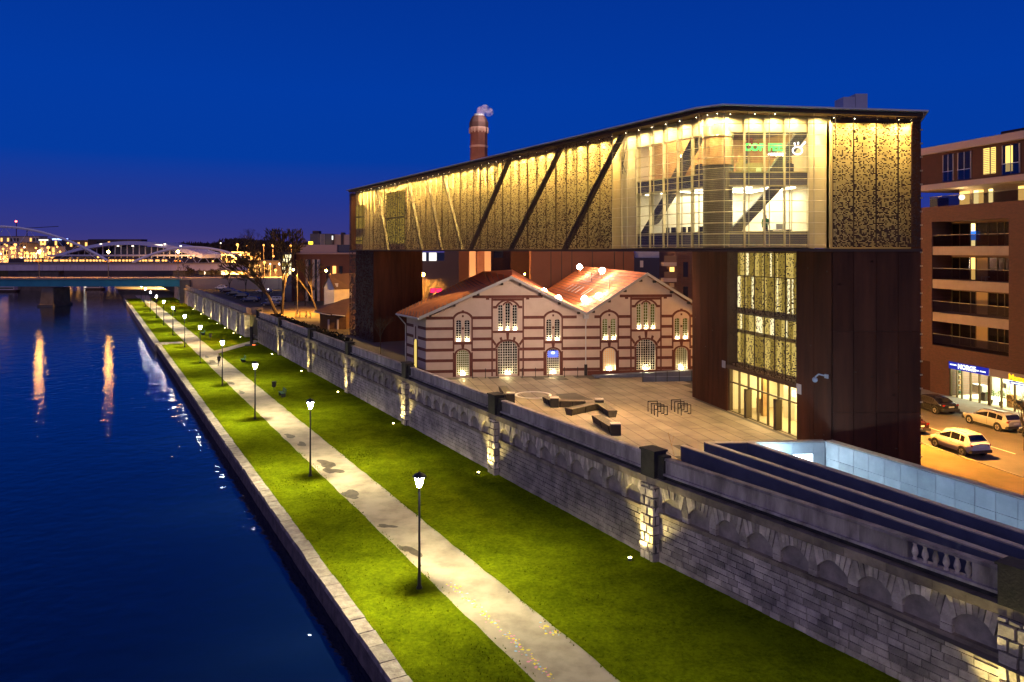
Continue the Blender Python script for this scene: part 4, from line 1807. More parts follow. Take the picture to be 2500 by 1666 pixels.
for i, c in enumerate(G_TR):
    zb = 4.55 if i < 1 else 4.75
    for q in (-1, 1):
        x = c + q * 1.55
        strip_v(x - .075, x + .075, zb, 12.28)
        strip_v(c + q * 1.09 - .09, c + q * 1.09 + .09, zb, 7.3, y=-.026)
        for z in BZ[3:]:
            strip_v(min(c + q * 1.19, x - q * .08), max(c + q * 1.19, x - q * .08), z - bh, z + bh, y=-.02)
        b = MB(OB)
        b.wall_prism([(c + q * 1.12, 7.75), (c + q * 1.24, 7.55), (c + q * 1.56, 8.0), (c + q * 1.48, 8.25)][::q], -.036, .02)
        b.build('keystone', 'band_brick', hall)
        b = MB(OB)
        b.wall_prism([(c + q * .50, 8.08), (c + q * .70, 7.98), (c + q * .82, 8.34), (c + q * .60, 8.44)][::q], -.038, .02)
        b.build('keystone', 'band_brick', hall)
        strip_v(c + q * 1.25 - .20, c + q * 1.25 + .20, 11.25, 11.50, y=-.022)
    ring(c, 7.35, 1.0, 1.24, 0, 180, sz=.68)
    strip_v(c - 1.47, c + 1.47, 8.82, 9.04, y=-.026)
    b = MB(OB)
    b.wall_prism([(c - .10, 8.2), (c + .10, 8.2), (c + .16, 8.83), (c - .16, 8.83)], -.042, .02)
    b.build('keystone', 'band_brick', hall)
    ring(c, 11.05, 1.10, 1.30, 20, 160, sz=.85)
    ring(c, 11.48, .36, .52, 10, 170, sz=.9)
    strip_v(c - .10, c + .10, 11.95, 12.25, y=-.036)
    strip_v(c - 1.47, c + 1.47, 12.02, 12.26, y=-.024)
    wdt = 3.5 if i == 0 else 2.7
    strip_v(c - wdt, c + wdt, 12.28, 12.56, y=-.030)
    for q in (-2.0, 2.0):
        strip_v(c + q - .16, c + q + .16, 12.12, 12.278, y=-.034)
# plinth on the raised side
b = MB(OB)
b.box(AV + .2, AR, -.06, .02, 4.3, 4.93)
b.build('plinth', 'band_brick', hall)
# side wall facing the river, and rest of the shell
L0, L1 = OB(AL, 0, 0), (-11.0, 79.6, 0)
SW = frame(L1[0], L1[1], L0[0] - L1[0], L0[1] - L1[1])
LL = hypot(L0[0] - L1[0], L0[1] - L1[1])
b = MB(SW)
b.box(0, LL - .02, .02, .5, 4.3, 10.3)
b.build('side_wall', 'cream_render', hall)
for z in BZ[1:]:
    for a0, a1 in ((0, LL * .36), (LL * .60, LL - .02)):
        b = MB(SW)
        b.box(a0, a1, -.02, .04, z - bh, z + bh)
        b.build('brick_band', 'band_brick', hall)
cw = LL * .48
b = MB(SW)
b.box(cw - .55, cw - .38, -.03, .04, 4.4, 8.0)
b.box(cw + .38, cw + .55, -.03, .04, 4.4, 8.0)
b.build('brick_surround', 'band_brick', hall)
b = MB(SW)
b.box(cw - .10, cw + .10, -.03, .04, 8.05, 9.3)
b.build('keystone', 'band_brick', hall)
b = MB(SW)
b.box(cw - .36, cw + .36, -.02, .05, 4.6, 7.6)
b.wall_prism(arch_poly(cw, .36, 7.6, 7.62, 8.0), -.02, .05)
b.build('lit_side_window', 'strip_warm', hall)
L2 = (-9.6, 90.5)
b = MB()
b.poly([(L1[0], L1[1], 4.3), (L2[0], L2[1], 4.3), (L2[0], L2[1], 10.3), (L1[0], L1[1], 10.3)])
q = OB(AR, 34, 0)
b.poly([(*OB(AR, .3, 4.3),), (q[0], q[1], 4.3), (q[0], q[1], 10.4), (*OB(AR, .3, 10.4),)])
b.build('rear_wall', 'cream_render', hall)

# roofs
def roof_sheet(name, pts, mt='copper_roof', th=.12):
    b = MB()
    n = len(pts)
    lo = [b.P(x, y, z - th) for x, y, z in pts]
    hi = [b.P(*p) for p in pts]
    b.f += [lo[::-1], hi] + [[lo[k], lo[(k + 1) % n], hi[(k + 1) % n], hi[k]] for k in range(n)]
    b.m += [0] * (n + 2)
    return b.build(name, mt, hall)


EF = (-9.05, 74.15, ZE - .05)            # eave, front
EB = (-12.1, 79.7, ZE - .05)             # eave, rear
RF = OB(AP1, -.62, ZR + .12)
RB = (-3.55, 92.4, ZR + .12)
VF, VB = OB(AV, -.62, ZV), OB(AV, 33, ZV)
R2F, R2B = OB(AP2, -.62, ZR + .40), OB(AP2, 33, ZR + .40)
E2F, E2B = OB(AR + .5, -.62, ZE + .05), OB(AR + .5, 33, ZE + .05)
roof_sheet('river_roof_slope', [EF, RF, RB, EB])
roof_sheet('roof_slope', [RF, VF, VB, (RB[0] + 3.6, RB[1] + 9, ZR + .1), RB])
roof_sheet('roof_slope', [VF, R2F, R2B, VB])
roof_sheet('roof_slope', [R2F, E2F, E2B, R2B])


def lerp(a, b_, f):
    return tuple(x + (y - x) * f for x, y in zip(a, b_))


path = [EB, EF, RF]
seg = [hypot(EB[0] - EF[0], EB[1] - EF[1]) * .55, hypot(RF[0] - EF[0], RF[1] - EF[1], RF[2] - EF[2])]
for k in range(1, 30):
    f = k / 30
    p = lerp(EB, RB, f) if f < .86 else lerp(RB, RF, (f - .86) / .14)
    q = f * .97 * sum(seg)
    q = lerp(EB, EF, q / seg[0]) if q < seg[0] else lerp(EF, RF, (q - seg[0]) / seg[1])
    b = MB()
    p, q = (p[0], p[1], p[2] + .03), (q[0], q[1], q[2] + .03)
    b.tube(p, q, .05, n=4)
    b.build('roof_seam', 'roof_seam', hall)
for k in range(1, 15):
    p, q = lerp(VF, R2F, k / 15), lerp(VB, R2B, k / 15)
    b = MB()
    b.tube((p[0], p[1], p[2] + .02), (q[0], q[1], q[2] + .02), .04, n=4)
    b.build('roof_seam', 'roof_seam', hall)
for f in (.30, .34, .45, .52, .59, .66):        # snow bars
    p, q = lerp(VF, VB, f), lerp(R2F, R2B, f)
    p2, q2 = lerp(p, q, .26), lerp(p, q, .44)
    b = MB()
    b.tube((p2[0], p2[1], p2[2] + .12), (q2[0], q2[1], q2[2] + .12), .035, n=4)
    b.build('snow_bar', 'muntin', hall)
for f, h in ((.12, .42), (.48, .52)):
    p = lerp(lerp(VF, VB, f), lerp(R2F, R2B, f), h + .1)
    b = MB()
    b.tube(p, (p[0], p[1], p[2] + 1.1), .05, n=6)
    b.build('roof_pipe', 'roof_seam', hall)
# verge boards
for p, q in ((EF, RF), (RF, VF), (VF, R2F), (R2F, E2F)):
    b = MB()
    fx, fy = -.1006 * -.06, .9949 * -.06
    b.hexa([(p[0] + fx, p[1] + fy, p[2] - .26), (q[0] + fx, q[1] + fy, q[2] - .26), (q[0] - fx, q[1] - fy, q[2] - .26), (p[0] - fx, p[1] - fy, p[2] - .26),
            (p[0] + fx, p[1] + fy, p[2] + .04), (q[0] + fx, q[1] + fy, q[2] + .04), (q[0] - fx, q[1] - fy, q[2] + .04), (p[0] - fx, p[1] - fy, p[2] + .04)])
    b.build('verge_board', 'eave_grey', hall)
    for f in (.12, .38, .64, .9):
        x, y, z = lerp(p, q, f)
        b = MB(OB)
        a = (x - OX) * .9949 + (y - OY) * .1006
        b.box(a - .12, a + .12, -.5, -.03, z - .50, z - .27)
        b.build('eave_bracket', 'eave_dark', hall)
b = MB()
b.tube((EF[0], EF[1], EF[2] - .16), (EB[0], EB[1], EB[2] - .16), .10, n=8)
b.tube((EB[0] + .1, EB[1] - .1, EB[2] - .2), (L1[0] - .1, L1[1] - .1, 9.3), .06, n=6)
b.tube((L1[0] - .1, L1[1] - .1, 9.3), (L1[0] - .1, L1[1] - .1, 4.4), .06, n=6)
b.build('gutter', 'pipe_zinc', hall)
b = MB(OB)
b.tube((AV, -.10, 9.6), (AV, -.10, 5.6), .06, n=6)
b.tube((AV, -.10, 9.6), (AV + .1, -.10, 10.1), .07, n=6)
b.box(AV - .25, AV + .25, -.5, .0, 10.2, 10.55)
b.build('downpipe', 'pipe_zinc', hall)
b = MB(OB)
b.box(AV - .14, AV + .14, -.25, -.02, 4.5, 5.6)
b.build('downpipe_shoe', 'black_stone', hall)

# floodlights on the roofs
def flood(px, py, Y, e, label):
    x, y, z = atd(px, py, Y)
    t = thing('floodlight', label, 'floodlight', (x, y, z), group='floodlights on the power station roofs')
    b = MB()
    b.ball((x, y, z), .34, 12)
    b.build('lens', 'flood_glow', t)
    b = MB()
    b.tube((x, y + .12, z - .1), (x, y + .15, z - .9), .04, n=5)
    b.build('bracket', 'roof_seam', t)
    lamp('flood_beam', 'POINT', (x, y - .1, z + 1.3), 1.5 * e, (1, .54, .32), t, radius=.15)
flood(1415, 652, 100, 1500, 'glaring floodlight at the far end of the second roof ridge')
flood(1470, 661, 88, 1300, 'glaring floodlight on the ridge of the second roof')
flood(1328, 712, 84.5, 900, 'floodlight high on the slope between the gables, farther from the valley')
flood(1363, 729, 80, 1300, 'floodlight low on the slope between the gables, nearer the valley')
flood(1427, 731, 82, 900, 'floodlight low on the second roof above the valley, beside the snow bars')
flood(1462, 723, 80, 1300, 'largest floodlight glare, on the second roof near its front edge')
random.seed(31)
# ------------------------------------------------------------------ plaza furniture
mat('bench_metal', (.10, .085, .06), .6, (.16, .14, .09), 4)
mat('block_dark', (.035, .032, .03), .6)
mat('block_cap', (.50, .44, .38), .7)
mat('ring_stone', (.85, .80, .70), .7)
b = MB()
cx, cyy = xy(at(1301.5, 965, 4.5))
n = 48
for k in range(n):
    a, c = 2 * pi * k / n, 2 * pi * (k + 1) / n
    b.hexa([(cx + 1.40 * cos(a), cyy + 1.40 * sin(a), 4.49), (cx + 1.61 * cos(a), cyy + 1.61 * sin(a), 4.49), (cx + 1.61 * cos(c), cyy + 1.61 * sin(c), 4.49), (cx + 1.40 * cos(c), cyy + 1.40 * sin(c), 4.49),
            (cx + 1.40 * cos(a), cyy + 1.40 * sin(a), 4.53), (cx + 1.61 * cos(a), cyy + 1.61 * sin(a), 4.53), (cx + 1.61 * cos(c), cyy + 1.61 * sin(c), 4.53), (cx + 1.40 * cos(c), cyy + 1.40 * sin(c), 4.53)])
o = b.build('stone_ring', 'ring_stone')
tag(o, 'pale stone ring set into the plaza paving', 'ring')
b = MB()
q = [at(1355, 963, 4.5), at(1405, 960, 4.5), at(1448, 977, 4.5), at(1375, 979, 4.5)]
b.poly([(x, y, 4.506) for x, y, z in q])
b.build('dark_paving_patch', 'asphalt', kind='structure')


def bench(block_px, ends, label):
    bx, by, _ = at(block_px[0], block_px[1], 4.5)
    t = thing('bench', label, 'bench', (bx, by, 4.5), group='dark mesh benches with end blocks on the plaza')
    b = MB()
    b.box(bx - .33, bx + .33, by, by + .62, 4.5, 5.22)
    b.build('end_block', 'block_dark', t)
    b = MB()
    b.box(bx - .35, bx + .35, by - .02, by + .64, 5.225, 5.29)
    b.build('block_cap', 'block_cap', t)
    for ex, ey in ends:
        x, y, _ = at(ex, ey, 4.5)
        fr = frame(bx, by + .31, x - bx, y - by - .31)
        L = hypot(x - bx, y - by - .31)
        a0 = .38
        b = MB(fr)
        b.hexa([(a0, -.22, 4.52), (L, -.22, 4.52), (L, .22, 4.52), (a0, .22, 4.52), (a0, -.34, 4.98), (L, -.34, 4.98), (L, .34, 4.98), (a0, .34, 4.98)])
        b.m = [0] * 6
        b.build('mesh_body', 'bench_metal', t)
        for k in range(6):
            b = MB(fr)
            y0 = -.36 + .122 * k
            b.box(a0, L + .04, y0, y0 + .10, 4.985, 5.03)
            b.build('slat', 'bench_metal', t)
        for a in (a0 + .05, (a0 + L) / 2, L - .02):
            for q in (-1, 1):
                b = MB(fr)
                b.tube((a, .24 * q, 4.5), (a + .05, .37 * q, 5.0), .025, n=5)
                b.build('frame_strut', 'rail_steel', t)


bench((1247, 984), [(1228, 958)], 'dark bench running back from the flood wall pillar beside the stone ring')
bench((1354, 996), [(1427, 994), (1335, 984)], 'bench with a pale capped block, directly below the stone ring')
bench((1464, 1000), [(1389, 1015), (1495, 1020)], 'V shaped bench whose block stands between two arms, middle of the plaza')
bench((1504, 1064), [(1457, 1032)], 'long dark bench pointing at the bike stands, closest to the wall corner')
# bike stands
def bike(px, py, label):
    x, y, _ = at(px, py, 4.5)
    t = thing('bike_stand', label, 'bike stand', (x, y, 4.5), group='black hoop bike stands on the plaza')
    fr = frame(x, y, 1, .06)
    b = MB(fr)
    b.box(0, .05, -.025, .025, 4.5, 5.32)
    b.box(.05, .78, -.025, .025, 5.265, 5.32)
    b.build('hoop', 'rail_steel', t)
    b = MB(fr)
    b.box(.73, .78, -.025, .025, 4.62, 5.265)
    b.box(.52, .73, -.025, .025, 4.62, 4.675)
    b.build('lower_arm', 'rail_steel', t)
for g, P_ in enumerate(([(1581.4, 1005), (1589.5, 1010.5), (1597, 1014.5), (1605, 1018)], [(1638.5, 1001.5), (1646.5, 1006), (1654.5, 1010.5), (1662.5, 1014.5)])):
    for i, p in enumerate(P_):
        bike(*p, ('bike stand in the cluster standing free on the plaza, ' if g == 0 else 'bike stand in the cluster close to the museum entrance, ') + ORD[i] + ' one from the old hall')
# railing posts by the old hall
for i, px in enumerate((1153, 1184, 1215, 1273, 1305, 1336, 1375, 1407)):
    a = p2o(px)
    x, y, _ = OB(a, -.75, 4.5)
    o = MB()
    o.tube((x, y, 4.5), (x, y, 5.45), .035, n=6)
    o.tube((x, y, 4.5), (x, y, 4.54), .08, n=8)
    ob = o.build('railing_post', 'rail_steel')
    tag(ob, 'thin black post in front of the striped hall, ' + ORD[i] + ' counted from the river end', 'post', 'thin black posts before the old hall')
rw = thing('access_ramp', 'concrete access ramp with low walls and black posts under the second gable', 'ramp', OB(20, -2, 4.5))
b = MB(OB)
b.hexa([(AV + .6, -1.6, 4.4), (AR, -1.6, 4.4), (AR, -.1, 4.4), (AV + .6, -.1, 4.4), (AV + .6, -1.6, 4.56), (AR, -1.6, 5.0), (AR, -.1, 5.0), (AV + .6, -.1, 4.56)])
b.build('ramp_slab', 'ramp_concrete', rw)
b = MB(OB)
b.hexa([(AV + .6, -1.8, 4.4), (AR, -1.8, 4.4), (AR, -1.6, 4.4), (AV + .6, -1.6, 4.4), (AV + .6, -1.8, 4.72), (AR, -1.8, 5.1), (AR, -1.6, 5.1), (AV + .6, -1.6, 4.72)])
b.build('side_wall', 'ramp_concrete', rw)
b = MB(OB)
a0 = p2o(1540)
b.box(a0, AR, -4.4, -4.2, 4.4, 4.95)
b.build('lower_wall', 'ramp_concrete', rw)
for px in (1540, 1570, 1596, 1624, 1652, 1680):
    a = p2o(px)
    b = MB(OB)
    b.tube((a, -4.5, 4.5), (a, -4.5, 5.5), .03, n=5)
    b.build('post', 'rail_steel', rw)

# ------------------------------------------------------------------ path lamps
mat('lamp_black', (.012, .012, .014), .45)
glow('lamp_glow', (1, .93, .78), 300)
def make_lamp():
    t = thing('lamp_post', '', 'lamp post', (0, 0, 0), group='black lamp posts along the riverside path')
    b = MB(); b.lathe(0, 0, [(.16, .04), (.16, .10), (.09, .22), (.075, .9), (.055, 2.2), (.05, 5.05)], 10); b.build('pole', 'lamp_black', t, smooth=True)
    b = MB(); b.lathe(0, 0, [(.05, 5.03), (.09, 5.10), (.09, 5.13)], 10); b.build('lantern_base', 'lamp_black', t)
    b = MB(); b.lathe(0, 0, [(.085, 5.135), (.11, 5.16), (.10, 5.20)], 10); b.build('lamp_ring', 'lamp_glow', t)
    b = MB()
    for k in range(6):
        a = pi / 4 + k * pi / 3
        b.tube((.10 * cos(a), .10 * sin(a), 5.19), (.22 * cos(a), .22 * sin(a), 5.65), .022, n=4)
    b.build('lamp_glass', 'lamp_glow', t)
    b = MB(); b.lathe(0, 0, [(.33, 5.655), (.35, 5.68), (.29, 5.75), (.16, 5.83), (.05, 5.87), (.02, 5.92)], 14); b.build('lamp_hat', 'lamp_black', t, smooth=True)
    lamp('lantern_beam', 'SPOT', (0, 0, 5.55), 9400, (1, .87, .50), t, radius=.07, aim=(0, 0, 0), size=150, blend=.45)
    return t
lp = make_lamp()
LS = [14, 35.7, 57.4, 79.4, 101.2, 123.3, 145, 167, 189, 211, 233, 255, 277]
for i, s in enumerate(LS):
    o = lp if i == 0 else copy_tree(lp)
    put(o, riv(14.42, s, 0), 0.3, 'black lantern lamp post beside the riverside path, ' + ORD[i] + ' of the row from the near end')

# ground spots that light the pilasters
mat('spot_body', (.05, .05, .05), .6)
glow('spot_glow', (1, .86, .30), 60)
def make_spot():
    t = thing('ground_spot', '', 'spotlight', (0, 0, 0), group='ground spotlights at the foot of the flood wall')
    b = MB(); b.lathe(0, 0, [(.10, .02), (.12, .10), (.13, .20), (.10, .20)], 10); b.build('housing', 'spot_body', t)
    b = MB(); b.lathe(0, 0, [(.09, .20), (.09, .215)], 10); b.build('lens', 'spot_glow', t)
    lamp('spot_beam', 'SPOT', (0, 0, .26), 1500, (1, .80, .26), t, radius=.05, size=95, blend=.7)
    lamp('spot_spill', 'POINT', (0, 0, .30), 10, (1, .85, .28), t, radius=.05)
    return t
sp = make_spot()
first = True
for i, s in enumerate(PIL + [154.6] + FARP[:6]):
    o = sp if first else copy_tree(sp)
    first = False
    tt = wt(s) - (1.25 if s < 150 else 1.6)
    p = Vector(riv(tt, s + .35, .0))
    tgt = Vector(riv(wt(s) - .36 if s < 150 else 26.0, s, 3.0))
    o.location = p
    o['label'] = 'yellow ground spotlight lighting a flood wall pilaster, ' + ORD[i] + ' along the lawn from the near end'
    for c in kids(o):
        if c.name.startswith('spot_beam'):
            c.rotation_euler = (tgt - p - Vector((0, 0, .26))).to_track_quat('-Z', 'Y').to_euler()

# lawn benches and bins
mat('bench_green', (.02, .09, .05), .6)
def lawn_bench(px, py, label):
    x, y, _ = at(px, py, .08)
    t = thing('park_bench', label, 'bench', (x, y, .08), group='small green park benches on the lawn')
    fr = frame(x, y, UX, UY)
    for k in range(4):
        b = MB(fr); b.box(-.8, .8, -.25 + .125 * k, -.15 + .125 * k, .50, .54); b.build('seat_slat', 'bench_green', t)
    for k in range(3):
        b = MB(fr); b.box(-.8, .8, -.30 - .03 * k, -.27 - .03 * k, .62 + .14 * k, .73 + .14 * k); b.build('back_slat', 'bench_green', t)
    for q in (-.65, .65):
        b = MB(fr); b.box(q - .03, q + .03, -.28, .2, .08, .50); b.box(q - .03, q + .03, -.36, -.30, .5, 1.0); b.build('leg', 'rail_steel', t)
def bin_(px, py, label):
    x, y, _ = at(px, py, .08)
    t = thing('litter_bin', label, 'litter bin', (x, y, .08), group='dark litter bins beside the path')
    b = MB(); b.tube((x, y, .08), (x, y, .5), .04, n=6); b.build('post', 'rail_steel', t)
    b = MB(); b.box(x - .2, x + .2, y - .18, y + .18, .5, 1.1); b.box(x - .23, x + .23, y - .21, y + .21, 1.1, 1.14); b.build('bin_body', 'furniture_dark', t)
lawn_bench(688, 968, 'green park bench on the lawn beside a dark litter bin')
lawn_bench(593, 884, 'green park bench out on the lawn near the walking person')
lawn_bench(495, 818, 'small green park bench before the side path to the stairs')
bin_(669, 953, 'dark litter bin standing by the green bench on the lawn')
bin_(514, 829, 'dark litter bin by the side path to the stairs')
bin_(427, 765, 'dark litter bin far along the lawn beside a lamp post')
# post with a plaque before the stairs
t = thing('info_post', 'tall dark post standing in front of the lit end of the far wall', 'post', at(614, 843, .06))
x, y, z = t.location
b = MB(); b.box(x - .22, x + .22, y - .2, y + .2, .06, 3.4); b.build('shaft', 'black_stone', t)
b = MB(); b.lathe(x, y, [(1.3, .05), (1.2, .14)], 14); b.build('base_disc', 'black_stone', t)
glow('ember_glow', (1, .2, .05), 3)
b = MB(); b.box(x + .5, x + .95, y - 1.0, y - .8, .15, .28); b.build('candle_lamp', 'ember_glow', t)

# ------------------------------------------------------------------ people
mat('skin', (.45, .28, .20), .6)
mat('cloth_dark', (.02, .02, .025), .9)
mat('cloth_green', (.02, .16, .06), .9)
mat('cloth_red', (.25, .02, .02), .9)
mat('hair', (.02, .012, .008), .8)


def person(loc, rz, h, top, legs, label, stride=.25):
    t = thing('person', label, 'person', loc, rz)
    k = h / 1.75
    V = [(0, 0, .95), (0, 0, 1.15), (0, 0, 1.40), (0, 0, 1.52), (0, .02, 1.64),            # 0 pelvis 1 waist 2 chest 3 neck 4 head
         (-.10, 0, .90), (-.11, stride * .45, .50), (-.11, stride * .7, .08), (-.11, stride * .7 + .16, .04),   # left leg
         (.10, 0, .90), (.11, -stride * .3, .50), (.11, -stride * .9, .10), (.11, -stride * .9 + .15, .04),
         (-.19, 0, 1.40), (-.25, -.06, 1.13), (-.26, .08, .90), (-.26, .14, .82),
         (.19, 0, 1.40), (.25, .05, 1.13), (.26, .14, .92), (.26, .2, .85), (0, .03, 1.74)]
    R = [.15, .135, .16, .06, .095, .09, .065, .05, .04, .09, .065, .05, .04, .075, .052, .04, .035, .075, .052, .04, .035, .085]
    E = [(0, 1), (1, 2), (2, 3), (3, 4), (4, 21), (0, 5), (5, 6), (6, 7), (7, 8), (0, 9), (9, 10), (10, 11), (11, 12), (2, 13), (13, 14), (14, 15), (15, 16), (2, 17), (17, 18), (18, 19), (19, 20)]
    me = bpy.data.meshes.new('body')
    me.from_pydata([(x * k, y * k, z * k) for x, y, z in V], E, [])
    o = bpy.data.objects.new('body', me)
    COL.objects.link(o)
    sk = o.modifiers.new('skin', 'SKIN')
    for i, r in enumerate(R):
        me.skin_vertices[0].data[i].radius = (r * k, r * k)
    me.skin_vertices[0].data[0].use_root = True
    o.modifiers.new('sub', 'SUBSURF').levels = 1
    bpy.context.view_layer.update()
    m2 = bpy.data.meshes.new_from_object(o.evaluated_get(bpy.context.evaluated_depsgraph_get()))
    o.modifiers.clear()
    o.data = m2
    m2.materials.clear()
    for q in (top, legs, 'skin', 'hair'):
        m2.materials.append(MATS[q])
    for p in m2.polygons:
        z = p.center.z / k
        p.material_index = 1 if z < .95 else (0 if z < 1.5 else (3 if (z > 1.70 or (p.center.y < -.01 and z > 1.56)) else 2))
        if abs(p.center.x) / k > .2 and z < .9:
            p.material_index = 2
        p.use_smooth = True
    o.parent = t
    return t


person(at(535, 895.5, .03), radians(25), 1.78, 'cloth_dark', 'cloth_dark', 'person in dark clothes walking along the pale path beside a lamp post')
person(at(382, 741, .03), radians(205), 1.78, 'cloth_dark', 'cloth_dark', 'person in dark clothes far along the path under the lamps')
person(MR(16.5, 2.6, 17.62), radians(185), 1.72, 'cloth_green', 'cloth_dark', 'person in a green top standing in the bright lower museum room', stride=.05)
random.seed(41)
# ------------------------------------------------------------------ apartment block with shops
def brickmat(name, c1, c2, mortar, sx, sy, ang):
    m, n, b = new_mat(name)
    L = n.links
    g = n.nodes.new('ShaderNodeNewGeometry')
    mp = n.nodes.new('ShaderNodeMapping')
    mp.inputs['Rotation'].default_value = (0, 0, -ang)
    L.new(g.outputs['Position'], mp.inputs[0])
    s = n.nodes.new('ShaderNodeSeparateXYZ'); L.new(mp.outputs[0], s.inputs[0])
    c = n.nodes.new('ShaderNodeCombineXYZ'); L.new(s.outputs[0], c.inputs[0]); L.new(s.outputs[2], c.inputs[1])
    br = n.nodes.new('ShaderNodeTexBrick')
    br.inputs['Color1'].default_value = (*c1, 1); br.inputs['Color2'].default_value = (*c2, 1); br.inputs['Mortar'].default_value = (*mortar, 1)
    br.inputs['Scale'].default_value = 1; br.inputs['Brick Width'].default_value = sx; br.inputs['Row Height'].default_value = sy
    br.inputs['Mortar Size'].default_value = .012
    L.new(c.outputs[0], br.inputs[0])
    L.new(br.outputs[0], b.inputs['Base Color'])
    b.inputs['Roughness'].default_value = .9
    bp = n.nodes.new('ShaderNodeBump'); bp.inputs['Strength'].default_value = .5; bp.inputs['Distance'].default_value = .02
    L.new(br.outputs['Fac'], bp.inputs['Height']); bp.invert = True
    L.new(bp.outputs[0], b.inputs['Normal'])


APX, APY = .21, -.978
brickmat('red_brick', (.15, .062, .04), (.105, .045, .032), (.12, .085, .07), .26, .085, atan2(APY, APX))
mat('slab_beige', (.42, .33, .27), .8, (.36, .28, .23), 1.)
mat('eave_beige', (.36, .29, .28), .8)
mat('panel_brown', (.065, .024, .018), .8, (.05, .02, .016), 2)
mat('loggia_wall', (.16, .10, .07), .9)
mat('curtain', (.5, .40, .28), .9)
glass('rail_glass', (.30, .28, .30), .10)
glow('room_amber', (1, .62, .16), 2.2)
glow('room_yellow', (1, .80, .30), 3.0)
glow('blind_glow', (1, .72, .18), 1.6)
glow('blue_room', (.05, .25, 1), 1.2)
glow('shop_white', (.80, 1, .70), 2.0)
glow('shop_warm', (1, .80, .42), 2.6)
glow('sign_blue', (.04, .05, .75), .55)
glow('sign_text', (.9, .95, 1), 1.8)
glow('sign_yellow', (1, .60, .02), 1.7)
glow('lamp_globe', (1, .85, .5), 9)
AP = frame(42.9, 74.7, APX, APY)           # a to the near end, b into the block
apt = thing('apartment_block', 'brick apartment block with glazed loggias, set back top floors and ground floor shops', 'building', AP(2, 4, 2.7))
A0, A1 = -16.0, 14.0
LA0, LA1 = -2.3, 6.85
b = MB(AP)
b.box(A0, LA0, 0, 14, 7.5, 21.4)
b.box(LA1, A1, 0, 14, 7.5, 21.4)
b.box(LA0, LA1, 0, 14, 19.9, 21.4)
b.box(LA0, LA1, 2.4, 14, 7.5, 19.9)
b.box(A0, -4.4, 0, 14, 2.6, 7.5)
b.box(-2.55, -.05, 0, 14, 2.6, 7.5)
b.box(-4.4, -2.55, .35, 14, 2.6, 7.5)
b.box(-4.4, -2.55, 0, .35, 5.75, 7.5)
b.box(-.05, A1, 0, 14, 6.15, 7.5)
b.box(-.05, A1, 5.5, 14, 2.6, 6.15)
b.build('brick_wall', 'red_brick', apt)
b = MB(AP); b.box(-4.3, -2.65, .28, .34, 2.7, 5.7); b.build('door', 'panel_brown', apt)
# loggias
for i, (z1, z0) in enumerate([(17.4, 16.55), (14.1, 13.2), (10.8, 9.9)]):
    b = MB(AP); b.box(LA0 + .01, LA1 - .01, .06, 2.4, z0, z1); b.build('balcony_slab', 'slab_beige', apt)
FL = [(17.4, 19.9), (14.1, 16.55), (10.8, 13.2), (7.52, 9.9)]
for i, (z0, z1) in enumerate(FL):
    b = MB(AP); b.poly([(LA0 + .05, .10, z0 + .02), (LA1 - .05, .10, z0 + .02), (LA1 - .05, .10, z0 + 1.1), (LA0 + .05, .10, z0 + 1.1)]); b.build('glass_balustrade', 'rail_glass', apt)
    b = MB(AP); b.box(LA0 + .02, LA1 - .02, .07, .13, z0 + 1.1, z0 + 1.15); b.build('handrail', 'mullion', apt)
    a = LA0 + .2
    lit = [(1.4, 2.2), (1.6, 2.4), (2.2, 2.6), (2.0, 2.3)][i]
    b = MB(AP); b.box(LA0, LA1, 2.30, 2.39, z0, z1); b.build('loggia_wall', 'loggia_wall', apt)
    k = 0
    while a < LA1 - .9:
        w_ = [.9, 1.3, .55, 1.4, 1.0, .7][k % 6]
        mt = 'window_dark'
        if i == 0 and k == 2: mt = 'room_yellow'
        if i == 1 and k == 2: mt = 'room_amber'
        if i in (1, 2, 3) and k == 3: mt = 'curtain'
        b = MB(AP); b.box(a + .04, a + w_ - .04, 2.22, 2.29, z0 + .05, z1 - .25); b.build('window', mt, apt)
        b = MB(AP); b.box(a - .04, a + .035, 2.16, 2.29, z0, z1 - .2); b.build('window_frame', 'mullion_dark', apt)
        a += w_ + .08
        k += 1
b = MB(AP); b.box(LA0 + 2.9, LA0 + 3.3, 1.9, 2.1, 18.0, 18.9); b.build('blue_lamp_shade', 'blue_room', apt)
b = MB(AP); b.box(LA0 + 5.6, LA0 + 6.1, .5, 1.0, 14.5, 14.55); b.box(LA0 + 5.6, LA0 + 5.64, .5, .54, 14.1, 14.5); b.box(LA0 + 6.06, LA0 + 6.1, .5, .54, 14.1, 14.5); b.build('balcony_table', 'muntin', apt)
# terrace floor
b = MB(AP)
b.box(-1.6, A1, 2.6, 14, 21.4, 23.15)
b.build('terrace_wall', 'slab_beige', apt)
for (a0, a1, m_) in [(-1.45, -.3, 'room_amber'), (-.2, .2, 'slab_beige'), (.3, .85, 'room_yellow'), (.9, 1.4, 'room_amber'), (1.5, 2.0, 'curtain'), (2.1, 2.5, 'room_yellow'), (5.4, 6.1, 'room_amber'), (6.3, 7.2, 'window_dark')]:
    b = MB(AP); b.box(a0, a1, 2.5, 2.59, 21.5, 22.9); b.build('terrace_window', m_, apt)
b = MB(AP); b.poly([(-3.0, .35, 21.42), (A1, .35, 21.42), (A1, .35, 22.4), (-3.0, .35, 22.4)]); b.poly([(-3.0, .35, 21.42), (-3.0, 2.6, 21.42), (-3.0, 2.6, 22.4), (-3.0, .35, 22.4)]); b.build('glass_balustrade', 'rail_glass', apt)
b = MB(AP); b.box(-3.05, A1, .32, .38, 22.4, 22.45); b.build('handrail', 'mullion', apt)
q = AP(-.2, 1.6, 22.25)
